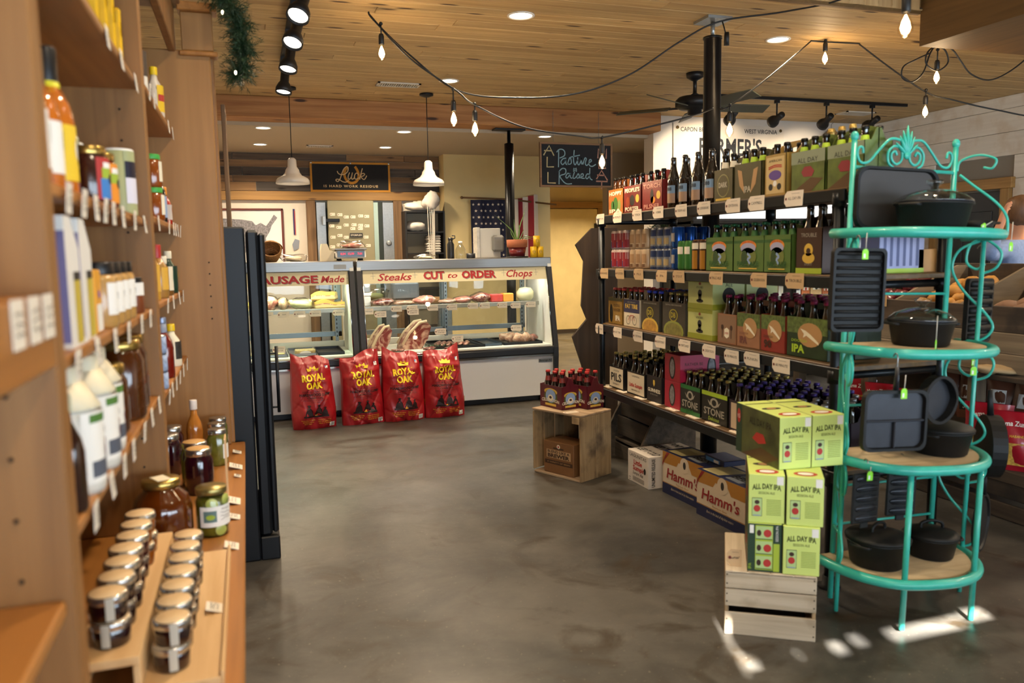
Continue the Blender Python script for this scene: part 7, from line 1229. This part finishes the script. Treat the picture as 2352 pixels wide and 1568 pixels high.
def chip(label, loc, rz, col, seed, art=None, w_=.2, hh=.28):
    R = random.Random(seed); ph = [R.uniform(0, 6) for _ in range(4)]
    def fr(u, v, sg): e = (1-(2*abs(u-.5))**3)*(math.sin(PI*min(max(v, .04), .96)))**.5; return Vector(((u-.5)*w_*(1+.06*math.sin(6*v+ph[0])), sg*(.045*e+.006*math.sin(11*u+9*v+ph[1])*e), v*hh))
    b = MB(); b.grid(lambda i, j: fr(i, j, -1), 14, 14, snk[col]); b.grid(lambda i, j: fr(1-i, j, 1), 14, 14, snk[col]); o = tag(b.build('crisp_bag', None, loc, rz), label, 'crisp bag', '%s crisp bags' % col); fn = lambda u, v, l: tuple(fr(u/w_+.5, v/hh, -1)-Vector((0, .0018+.0006*l, 0))); q = MB()
    (art or (lambda q, f: (q.rect(f, -.07, .02, .12, .2, white_p, 1, 4), q.rect(f, -.08, .05, .05, .1, ink, 1, 4), q.txt(f, 'ROUTE', -.01, .06, .028, white_p, 2, bold=.03))))(q, fn); q.build('print', o); o.rotation_euler = (R.uniform(-.15, .05), 0, rz); return o
zum = lambda q, f: (q.txt(f, "Mama Zuma's", 0, .23, .026, white_p, 2, bold=.02, width=.17, arc=.01), q.rect(f, -.085, .085, .03, .15, M('crisp_gold', '#c9a04a', .4, var=.4, scale=60), 1, 6), q.txt(f, 'HABANERO', .02, .18, .014, yellow_p, 2, width=.08))
L = SIDE+.5
for k, (y, x) in enumerate(((3.06, 3.79), (3.3, 3.87), (3.9, 3.86), (4.1, 3.88), (4.3, 3.88))): chip('red crisp bag on the produce stand base, %s from the viewer' % ORD[k], (x, y, .266), L, 'red', k, zum, .24 if k < 2 else .2, .31 if k < 2 else .3)
for k, (y, x, z) in enumerate(((3.22, 4.1, .416), (3.4, 4.1, .416), (3.58, 4.09, .416), (3.75, 4.08, .416))): chip('brown crisp bag standing behind, %s from the viewer' % ORD[k], (x, y, z), L-.1, 'brown', 20+k)
tag(MB().box(4.02, 4.3, 3.1, 3.86, .266, .415, binw, ch=.005).build('riser_box'), 'dark wooden riser under the brown crisp bags', 'box')
tag(lump(MB(), (0, 0, .02), (.1, .1, .03), M('ginger', '#b59a72', .7), .3, 14, 8, 3).build('ginger_root', None, (3.9, 3.3, .746)), 'pile of pale ginger root on the stand ledge', 'ginger')
# person behind the stand
def skin_mesh(name, pts, edges, mat, parent=None, sub=2):
    me = bpy.data.meshes.new(name); me.from_pydata([p[0] for p in pts], edges, []); ob = bpy.data.objects.new('tmp', me); COL.objects.link(ob); ob.modifiers.new('s', 'SKIN'); sd = ob.modifiers.new('d', 'SUBSURF'); sd.levels = sub; sd.render_levels = sub
    for i, p in enumerate(pts): me.skin_vertices[0].data[i].radius = p[1] if isinstance(p[1], tuple) else (p[1], p[1])
    me.skin_vertices[0].data[0].use_root = True
    dg = bpy.context.evaluated_depsgraph_get(); m2 = bpy.data.meshes.new_from_object(ob.evaluated_get(dg)); m2.materials.clear(); m2.materials.append(mat); bpy.data.objects.remove(ob)
    for p in m2.polygons: p.use_smooth = True; p.material_index = 0
    o = bpy.data.objects.new(name, m2); COL.objects.link(o); o.parent = parent
    if parent: KIDS.setdefault(parent.name, []).append(o)
    return o
skin = M('skin', '#b57a58', .5, sss=.1); denim = M('denim', '#6b7fa6', .8, var=.12, scale=40); jeans = M('dark_trousers', '#20242e', .8); hairm = M('brown_hair', '#5a3d24', .55, var=.3, scale=60, stretch=(1, 1, .2))
pe_ = thing('person', 'person in a blue denim shirt behind the produce stand, arm raised to the face', 'person', (0, 0, 0))
cx, cy = 5.36, 4.42
EL, HD = (4.98, 4.32, 1.36), (5.06, 4.28, 1.62); SHL, SHR = (cx-.15, cy-.05, 1.43), (cx+.17, cy+.1, 1.43)
J = [((cx, cy, .95), .13), ((cx, cy, 1.12), (.15, .11)), ((cx, cy, 1.32), (.16, .12)), ((cx, cy, 1.47), .06), ((cx-.02, cy-.02, 1.55), .052), ((cx-.03, cy-.03, 1.62), (.082, .09)), ((cx-.03, cy-.03, 1.71), (.08, .088)), ((cx-.03, cy-.03, 1.77), .05),
     (SHL, .06), (EL, .042), (HD, .027), ((HD[0]+.015, HD[1], HD[2]+.05), .03), (SHR, .06), ((cx+.26, cy+.1, 1.17), .043), ((cx+.2, cy-.12, 1.0), .028),
     ((cx-.09, cy, .88), .09), ((cx-.1, cy, .5), .06), ((cx-.1, cy, .07), .045), ((cx-.12, cy-.14, .035), .035), ((cx+.09, cy, .88), .09), ((cx+.1, cy, .5), .06), ((cx+.1, cy, .07), .045), ((cx+.1, cy-.14, .035), .035)]
E_ = [(0, 1), (1, 2), (2, 3), (3, 4), (4, 5), (5, 6), (6, 7), (2, 8), (8, 9), (9, 10), (10, 11), (2, 12), (12, 13), (13, 14), (0, 15), (15, 16), (16, 17), (17, 18), (0, 19), (19, 20), (20, 21), (21, 22)]
for base, dirv, sp in ((11, Vector((.5, -.1, .85)), Vector((.3, .3, -.3))), (14, Vector((-.2, -.8, -.3)), Vector((.6, -.1, .1)))):
    B0 = Vector(J[base][0])
    for k in range(5):
        st_ = B0+sp*(.03*(k-2)) if k else B0-sp*.05; ln = (.05, .07, .075, .07, .055)[k]; d_ = (dirv+sp*(.12*(k-2))).normalized() if k else (dirv*.6-sp*1.2).normalized(); i0 = len(J)
        J.append((tuple(st_+d_*.02), .011)); J.append((tuple(st_+d_*(.02+ln*.55)), .009)); J.append((tuple(st_+d_*(.02+ln)+Vector((.01, .0, -.01))), .007)); E_ += [(base, i0), (i0, i0+1), (i0+1, i0+2)]
body = skin_mesh('body', J, E_, skin, pe_)
skin_mesh('shirt', [((cx, cy, .92), (.16, .13)), ((cx, cy, 1.1), (.175, .135)), ((cx, cy, 1.3), (.19, .145)), ((cx, cy, 1.46), (.1, .085)), (SHL, .082), (((SHL[0]+EL[0])/2, (SHL[1]+EL[1])/2, (SHL[2]+EL[2])/2), .068), (EL, .058), ((HD[0]*.7+EL[0]*.3, HD[1]*.7+EL[1]*.3, HD[2]*.6+EL[2]*.4), .042), (SHR, .082), ((cx+.26, cy+.1, 1.17), .06), ((cx+.21, cy-.1, 1.02), .042)], [(0, 1), (1, 2), (2, 3), (2, 4), (4, 5), (5, 6), (6, 7), (2, 8), (8, 9), (9, 10)], denim, pe_)
skin_mesh('trousers', [((cx, cy, .97), (.15, .125)), ((cx, cy, .88), (.16, .13)), ((cx-.09, cy, .78), .1), ((cx-.1, cy, .48), .075), ((cx-.1, cy, .1), .06), ((cx+.09, cy, .78), .1), ((cx+.1, cy, .48), .075), ((cx+.1, cy, .1), .06)], [(0, 1), (1, 2), (2, 3), (3, 4), (1, 5), (5, 6), (6, 7)], jeans, pe_)
hb_o = lump(MB(), (cx-.03, cy-.055, 1.69), (.1, .1, .125), hairm, .06, 18, 12, 3); lump(hb_o, (cx-.02, cy-.14, 1.75), (.05, .05, .05), hairm, .1, 12, 8, 4); hb_o.build('hair', pe_)
fc = MB(); fx, fy = cx-.055, cy+.075
for s_ in (-1, 1): fc.ball((fx+s_*.026+.03, fy-.01, 1.66), .008, M('eye', '#1c1410', .2), 8, 6)
fc.build('eyes', pe_); MB().ball((fx+.025, fy+.012, 1.63), (.013, .02, .022), skin, 10, 6).build('nose', pe_); MB().ball((fx+.025, fy-.0, 1.595), (.024, .01, .006), M('lips', '#8f4a3e', .5), 10, 6).build('mouth', pe_)

# ================================================================== COOLERS AND BANNER WALL
ck = thing('glass_door_cooler', 'row of black framed glass door coolers along the white wall', 'cooler', (0, 0, 0)); cbk = M('cooler_black', '#0f1114', .4)
MB().box(4.5, 7.0, 8.08, 8.16, .0, 2.05, cbk, ch=.004).build('back', ck); MB().box(4.5, 7.0, 7.5, 8.1, .0, .2, cbk, ch=.004).build('base', ck); MB().box(4.5, 7.0, 7.45, 8.1, 1.72, 1.76, cbk, ch=.004).build('lintel', ck)
MB().box(4.5, 7.0, 7.46, 8.1, 1.76, 2.0, cbk).build('header', ck); MB().box(4.55, 6.95, 7.45, 7.462, 1.775, 1.96, EMIT('header_light', (1, .98, .93), 1.6)).build('light_panel', ck)
for s_ in (4.5, 6.95): MB().box(s_, s_+.05, 7.5, 8.1, .2, 1.75, cbk).build('side', ck)
DX = .61
for k in range(4):
    x = 4.53+k*DX; b = MB()
    for q in ((x, x+.07, .22, 1.72), (x+DX-.07, x+DX, .22, 1.72), (x, x+DX, .22, .28), (x, x+DX, 1.65, 1.72)): b.box(q[0], q[1], 7.45, 7.5, q[2], q[3], cbk, ch=.004)
    d = b.build('door', ck); MB().add([(x+.07, 7.475, .28), (x+DX-.07, 7.475, .28), (x+DX-.07, 7.475, 1.65), (x+.07, 7.475, 1.65)], [(0, 1, 2, 3)], GLASS('cooler_glass', (.9, .93, .92), 1)).build('pane', d); MB().tube([(x+.035, 7.44, .8), (x+.035, 7.42, .82), (x+.035, 7.42, 1.2), (x+.035, 7.44, 1.22)], .01, cbk, 7).build('handle', d)
for z in (.55, .9, 1.22, 1.5): MB().box(4.56, 6.94, 7.62, 8.06, z, z+.012, M('cooler_shelf', '#b9bcbe', .4, .5)).build('shelf', ck)
MB().box(4.55, 6.95, 8.06, 8.08, .2, 1.75, M('cooler_liner', '#d5d8d8', .6)).build('liner', ck)
for k in range(4): area_light('cooler_lamp', (4.83+k*DX, 7.53, 1.69), .4, 7, (.95, .98, 1.0), .04)
ci = 0; egg = M('carton_ivory', '#dcd6c4', .6); milk = M('milk_white', '#e6e4dd', .5)
for zi, z in enumerate((.562, .912, 1.232, 1.512)):
    x = 4.64
    while x < 6.86:
        w_ = random.choice((.1, .12, .16, .2)); hh = random.uniform(.1, .13) if zi == 3 else random.uniform(.13, .22); m = random.choice((egg, milk, milk, M('butter_yellow', '#c9b46a', .6), M('cheese_orange', '#b5602c', .6), kraft))
        b = MB(); b.box(-w_/2+.004, w_/2-.004, 0, .2, 0, hh, m, ch=.004); b.rect(face_front(), -w_*.3, w_*.3, hh*.3, hh*.6, random.choice((white_p, cream_p, M('grey_print', '#6a6e78', .6))), 1); b.ell(face_front(), 0, hh*.4, w_*.12, hh*.1, random.choice((red_p, ink, green_p)), 2)
        tag(b.build('chilled_carton', None, (x+w_/2, 7.66, z)), 'chilled carton in the cooler, %s shelf, %s from the left' % (('bottom', 'second', 'third', 'top')[zi], (ORD+tuple('thirteenth fourteenth fifteenth sixteenth seventeenth eighteenth nineteenth twentieth twenty-first twenty-second twenty-third twenty-fourth'.split()))[min(ci, 23)]), 'carton', 'cartons in the coolers'); x += w_+.006; ci += 1
    ci = 0
cn = thing('canvas_banner', "white canvas banner with the shop name on the back wall", 'banner', (0, 8.168, 0)); canv = M('canvas', '#d9d0c2', .85, var=.03, scale=6, bump=.1); bi = M('banner_ink', '#2a2c30', .7)
def cf(u, v, l): return (u, -.012-.0008*l-.006*math.sin(u*7+v*3), v)
b = MB(); b.grid(lambda i, j: cf(4.66+1.48*i, 1.85+1.03*j, 0), 30, 10, canv); b.build('cloth', cn); b = MB(); b.txt(cf, 'CAPON BRIDGE', 4.98, 2.79, .05, bi, 3, width=.45, bold=.01); b.txt(cf, 'WEST VIRGINIA', 5.82, 2.79, .05, bi, 3, width=.45, bold=.01); b.txt(cf, "FARMER'S", 5.42, 2.53, .2, bi, 3, width=.84, bold=.02); b.txt(cf, 'DAUGHTER', 5.42, 2.26, .2, bi, 3, width=.96, bold=.02); b.txt(cf, 'MARKET AND BUTCHER', 5.42, 2.1, .07, bi, 3, width=.9); b.build('lettering', cn)
for u in (4.71, 6.09): MB().lathe([(.018, 0), (.018, .004), (.008, .004)], M('brass_grommet', '#6b5a3a', .4, .8), 12, T=Matrix.Translation((u, -.02, 2.83)) @ Matrix.Rotation(PI/2, 4, 'X')).build('grommet', cn)
sh = thing('hanging_shirt', 'dark shirt on a wooden hanger on the white wall', 'shirt', (6.78, 8.1, 2.3)); MB().prism([(-.22, 0), (.22, 0), (.24, .32), (.33, .2), (.36, .26), (.2, .46), (.07, .5), (0, .44), (-.07, .5), (-.2, .46), (-.36, .26), (-.33, .2), (-.24, .32)], -.03, .03, M('shirt_dark', '#20222c', .85)).build('shirt_cloth', sh); MB().prism([(-.17, .43), (0, .57), (.17, .43), (.15, .42), (0, .53), (-.15, .42)], -.04, .035, M('hanger_wood', '#b58a58', .5)).build('hanger', sh); MB().tube(catmull([(0, 0, .56), (0, 0, .62), (.03, 0, .65), (0, 0, .69), (-.03, 0, .66)], 5), .003, hookm, 6).build('hook', sh)
# ================================================================== HANGING THINGS
cb_ = thing('chalkboard_sign', 'framed chalkboard hanging on chains below the beam', 'sign', (3.375, 7.93, 2.13)); W, H = .83, .46; slate = M('slate', '#1b1d22', .8, var=.15, scale=6); cfr = WOOD('sign_frame', '#7a5636', '#96704a', 'x', rnd=.05)
MB().box(-W/2, W/2, 0, .012, 0, H, slate).build('board', cb_)
for q in ((-W/2, W/2, 0, .02), (-W/2, W/2, H-.02, H), (-W/2, -W/2+.02, .02, H-.02), (W/2-.02, W/2, .02, H-.02)): MB().box(q[0], q[1], -.01, .018, q[2], q[3], cfr, ch=.002).build('frame_rail', cb_)
KX = W/1980.; cz = lambda P: [((x-1170)*KX, H-(y-215)*KX*.985) for x, y in P]; f = face_front(.0006, -.0004)
ch_y, ch_b, ch_p = M('chalk_cream', '#c9b98a', .9), M('chalk_blue', '#8fb0ba', .9), M('chalk_pink', '#c08f7c', .9)
for nm, cm, wd, sts in (('chalk_left', ch_y, .013, (((290, 530), (435, 300), (555, 535)), ((310, 425), (490, 425)), ((380, 590), (372, 830), (545, 825)), ((395, 970), (390, 1225), (590, 1230)))),
    ('chalk_right', ch_p, .014, (((1760, 575), (1775, 345), (1900, 520), (2000, 340), (1990, 580)), ((1950, 640), (1790, 645), (1785, 845), (1975, 835)), ((1790, 745), (1950, 742)), ((1725, 1105), (1862, 895), (2020, 1135)), ((1750, 1015), (1940, 1020)), ((1720, 1170), (2015, 1175)), ((1865, 1180), (1860, 1365))))):
    b = MB()
    for s_ in sts: b.stroke(f, cz(s_), wd, cm, 2, False)
    b.build(nm, cb_)
b = MB()
for s_ in (((640, 450), (700, 390), (790, 385), (850, 440), (840, 540), (720, 600)), ((690, 400), (680, 820)), ((880, 600), (800, 620), (745, 700), (790, 765), (860, 700), (880, 610), (880, 740), (920, 760)), ((920, 760), (990, 580), (1030, 700), (990, 750), (930, 745)), ((1110, 405), (1090, 600), (1100, 720), (1140, 760), (1200, 640)), ((1020, 570), (1255, 520)), ((1205, 580), (1200, 720), (1240, 760), (1300, 640), (1305, 580), (1310, 740), (1350, 700)), ((1350, 740), (1400, 590), (1440, 610), (1410, 720), (1450, 775), (1510, 720)), ((1510, 710), (1580, 660), (1560, 620), (1520, 650), (1520, 760), (1600, 795), (1695, 745)),
           ((700, 930), (690, 1250)), ((690, 940), (780, 860), (870, 880), (860, 990), (720, 1050), (800, 1180), (900, 1245), (1030, 1240)), ((1000, 1010), (930, 980), (875, 1060), (910, 1100), (980, 1020), (1000, 980), (1000, 1080), (1040, 1100)), ((1110, 950), (1070, 1080), (1110, 1105), (1160, 1060)), ((1160, 1080), (1215, 985), (1245, 1070), (1190, 1100)), ((1260, 1090), (1350, 1040), (1340, 985), (1290, 1010), (1300, 1090), (1380, 1100)), ((1530, 1000), (1460, 990), (1420, 1070), (1460, 1110), (1530, 1030)), ((1535, 845), (1535, 1080), (1595, 1135)), ((1090, 925), (1160, 850)), ((1095, 855), (1165, 925)), ((1085, 885), (1170, 890))):
    b.stroke(f, cz(s_), .011, ch_b, 2, True, 4)
b.build('chalk_script', cb_)
for s_ in (-.26, .26):
    b = MB()
    for k in range(15):
        z = H+.005+k*.022; b.tube([(s_+.005*math.cos(a*PI/4)*(1 if k % 2 else .3), .004+.005*math.cos(a*PI/4)*(.3 if k % 2 else 1), z+.013*math.sin(a*PI/4)) for a in range(8)], .0016, hookm, 4, True)
    b.build('chain', cb_)
enam = M('pendant_enamel', '#e6ddcf', .2, coat=.6)
def pendant(x, y, zb, label):
    t = thing('pendant_lamp', label, 'lamp', (x, y, 0), 0, 'pendant lamps over the counter'); MB().lathe([(0, CEIL), (.065, CEIL-.002), (.065, CEIL-.02), (.02, CEIL-.035), (0, CEIL-.035)], black_m, 20).build('canopy', t); MB().tube([(0, 0, CEIL-.03), (0, 0, zb+.23)], .004, black_m, 6).build('cord', t)
    MB().lathe([(.0, zb+.235), (.02, zb+.232), (.038, zb+.215), (.042, zb+.15), (.06, zb+.125), (.066, zb+.1), (.085, zb+.075), (.135, zb+.05), (.148, zb+.03), (.15, zb), (.146, zb), (.142, zb+.03), (.08, zb+.068), (.03, zb+.1)], enam, 32).build('shade', t); MB().ball((0, 0, zb+.06), (.03, .03, .04), EMIT('pendant_bulb', (1, .86, .66), 10), 12, 8).build('bulb', t); spot_light('pendant_light', (x, y, zb+.02), (0, 0, -1), 40, WARM, 130, .7, .05)
pendant(.44, 7.55, 2.10, 'white enamel pendant lamp over the left display case'); pendant(1.69, 7.55, 2.10, 'white enamel pendant lamp over the right display case')
def track_head(t, p, aim, power, angle=50, s_=1.0):
    d = (Vector(aim)-Vector(p)).normalized(); q = d.to_track_quat('-Z', 'Y').to_matrix().to_4x4(); T = Matrix.Translation(Vector(p)) @ q; zt = CEIL-.03
    b = MB(); b.tube([(p[0], p[1], zt), (p[0], p[1], p[2]+.02)], .008, black_m, 8); b.box(p[0]-.02, p[0]+.02, p[1]-.02, p[1]+.02, zt-.03, zt, black_m); b.build('stem', t)
    hd_ = MB().lathe([(0, .1), (.03, .1), (.032, .09), (.032, 0), (.045, -.02), (.058, -.05), (.06, -.085), (.055, -.085), (.05, -.05), (.0, -.04)], M('spot_black', '#121214', .5), 20, T=T).build('lamp_head', t); MB().lathe([(0, -.072), (.05, -.072)], EMIT('spot_lens', (1, .9, .75), 9), 16, T=T).build('lens', hd_); spot_light('track_light', Vector(p)+d*.1, d, power, WARM, angle, .5, .03)
tl = thing('track_light', 'black track light with spot heads on the left ceiling', 'track light', (0, 0, 0)); MB().box(.325, .355, 4.25, 6.55, CEIL-.03, CEIL-.002, black_m).build('track', tl)
for y, aim in ((6.31, (.1, 6.0, 1.0)), (5.57, (-.0, 5.1, 1.0)), (4.93, (-.2, 4.1, 1.0)), (4.4, (-.3, 3.4, .9))): track_head(tl, (.34, y, 2.74), aim, 90, 60)
tr = thing('track_light', 'black track light with spot heads facing the banner wall', 'track light', (0, 0, 0)); MB().box(4.3, 6.75, 6.9, 6.93, CEIL-.03, CEIL-.002, black_m).build('track', tr)
for x, aim in ((4.6, (4.9, 8.17, 2.3)), (5.12, (5.2, 8.17, 2.4)), (5.72, (5.9, 8.17, 2.2)), (6.3, (6.4, 8.17, 2.3))): track_head(tr, (x, 6.915, 2.74), aim, 60 if x > 5 else 110, 60)
fn_ = thing('ceiling_fan', 'black ceiling fan behind the steel column', 'fan', (3.72, 6.15, 0)); MB().lathe([(.0, CEIL), (.075, CEIL-.002), (.07, CEIL-.04), (.02, CEIL-.07), (.016, CEIL-.07), (.016, 2.78), (.05, 2.76)], black_m, 20).build('downrod', fn_); MB().lathe([(.05, 2.76), (.14, 2.745), (.165, 2.72), (.165, 2.67), (.13, 2.65), (.06, 2.64), (.06, 2.6), (0, 2.59)], black_m, 28).build('motor', fn_)
for k in range(5):
    a = 2*PI*k/5-.1; T = Matrix.Rotation(a, 4, 'Z') @ Matrix.Translation((0, 0, 2.665)) @ Matrix.Rotation(-.35, 4, 'X'); b = MB(); b.box(.13, .26, -.015, .015, -.006, .006, black_m, T=T); b.box(.22, .68, -.065, .065, -.004, .004, M('fan_blade', '#4a4a3c', .5), T=T, ch=.003); b.build('blade', fn_)
# string lights
cord = M('cord_black', '#141312', .5); bulb_g = GLASS('bulb_glass', (1.0, .95, .85), .6); glow = EMIT('bulb_glow', (1.0, .72, .4), 30)
def strand(label, pts, bulbs, unlit=()):
    P = catmull(pts, 8); t = thing('string_lights', label, 'string lights', (0, 0, 0)); MB().tube(P, .0055, cord, 7).build('cord', t)
    for bpos, top in bulbs:
        bx_, by_, bz_ = bpos; s = MB(); s.tube([top, (bx_, by_, bz_+.02)], .0045, cord, 6); s.lathe([(0, .03), (.012, .03), (.017, .015), (.017, -.03), (.014, -.035)], cord, 14, (bx_, by_, bz_)); s.ball(top, .012, cord, 8, 6); so = s.build('socket', t); zz_ = bz_-.033
        MB().lathe([(.0125, zz_), (.016, zz_-.02), (.027, zz_-.055), (.026, zz_-.075), (.014, zz_-.092), (0, zz_-.096)], bulb_g, 16, (bx_, by_, 0)).build('bulb', so); MB().lathe([(.003, zz_-.01), (.014, zz_-.035), (.019, zz_-.058), (.013, zz_-.076), (.0, zz_-.084)], glow, 10, (bx_, by_, 0)).build('filament', so); pl_ = bpy.data.lights.new('bulb_light', 'POINT'); pl_.energy = 4; pl_.specular_factor = .3; pl_.color = (1, .7, .4); pl_.shadow_soft_size = .03; po_ = bpy.data.objects.new('bulb_light', pl_); COL.objects.link(po_); po_.location = (bx_+.0, by_, zz_-.13)
    for bpos, top in unlit:
        s = MB(); s.tube([top, bpos], .0045, cord, 6); s.lathe([(0, .03), (.015, .03), (.017, .0), (.017, -.05), (0, -.05)], cord, 14, bpos); s.build('empty_socket', t)
    return t
def drop(p, d=.09): return ((p[0], p[1], p[2]-d), p)
strand('string lights sagging from the ceiling hook to the column top', [(.79, 5.08, 2.93), (.82, 5.07, 2.88), (1.02, 5.02, 2.68), (1.32, 4.96, 2.46), (1.71, 4.87, 2.42), (2.06, 4.79, 2.45), (2.39, 4.72, 2.57), (2.7, 4.66, 2.77), (2.96, 4.6, 2.9), (3.3, 4.4, 2.93), (3.55, 4.15, 2.96), (3.75, 3.95, 3.1), (3.95, 3.7, 3.38)], [drop((.86, 5.06, 2.86))], [((3.0, 4.58, 2.8), (2.98, 4.6, 2.9))])
strand('string lights running lower from the ceiling hook past the chalkboard to the column', [(.79, 5.08, 2.92), (1.02, 5.02, 2.66), (1.3, 4.95, 2.46), (1.4, 4.93, 2.38), (1.7, 4.86, 2.24), (2.05, 4.77, 2.18), (2.19, 4.73, 2.17), (2.51, 4.66, 2.24), (2.79, 4.6, 2.31), (2.93, 4.62, 2.36)], [drop((1.28, 4.955, 2.47), .1), drop((1.41, 4.93, 2.38), .07), drop((2.19, 4.73, 2.17), .07)])
strand('string lights rising from the column to the ceiling on the right', [(2.98, 4.62, 2.36), (3.0, 4.56, 2.36), (3.35, 4.72, 2.55), (3.7, 4.88, 2.76), (3.98, 5.0, 2.94)], [drop((3.01, 4.55, 2.37), .07)])
strand('string lights hanging from the ceiling towards the right wall', [(4.39, 4.97, 2.94), (4.6, 4.85, 2.74), (4.8, 4.72, 2.56), (4.92, 4.62, 2.5), (5.2, 4.5, 2.42), (5.6, 4.4, 2.37), (6.2, 4.3, 2.5)], [drop((4.78, 4.72, 2.58), .07)])
o_ = strand('looped spare string lights gathered near the bulkhead corner', [(4.52, 4.45, 2.76), (4.4, 4.45, 2.71), (4.304, 4.45, 2.66), (4.297, 4.45, 2.59), (4.384, 4.45, 2.565), (4.475, 4.45, 2.63), (4.53, 4.45, 2.76), (4.58, 4.45, 2.81), (4.66, 4.45, 2.79), (4.69, 4.45, 2.71), (4.6, 4.45, 2.65), (4.5, 4.45, 2.69), (4.51, 4.45, 2.77), (4.6, 4.45, 2.82), (4.72, 4.45, 2.8), (4.8, 4.45, 2.73), (4.9, 4.45, 2.645), (5.06, 4.45, 2.61), (5.22, 4.45, 2.66), (5.4, 4.45, 2.77), (5.6, 4.45, 2.94)], [drop((4.595, 4.45, 2.79), .1)])
MB().tube([(4.58, 4.45, 2.8), (4.58, 4.45, CEIL)], .0025, cord, 5).build('suspension_wire', o_)
strand('string light drop nearest the viewer at the upper right', [(2.44, 2.52, 3.38), (2.44, 2.52, 2.8), (2.44, 2.52, 2.45)], [((2.44, 2.52, 2.37), (2.44, 2.52, 2.46))])
strand('single string bulb fixed on the ceiling right of the column', [(3.98, 5.0, 2.945), (4.1, 4.98, 2.94), (4.39, 4.97, 2.945)], [((4.07, 4.95, 2.9), (4.07, 4.95, 2.94))])
garland('small evergreen wreath with lights beside the coolers', [(4.35+.12*math.cos(a), 7.9, 1.62+.12*math.sin(a)) for a in [i*.63 for i in range(11)]], .06, 160, [(4.3, 7.82, 1.66)])
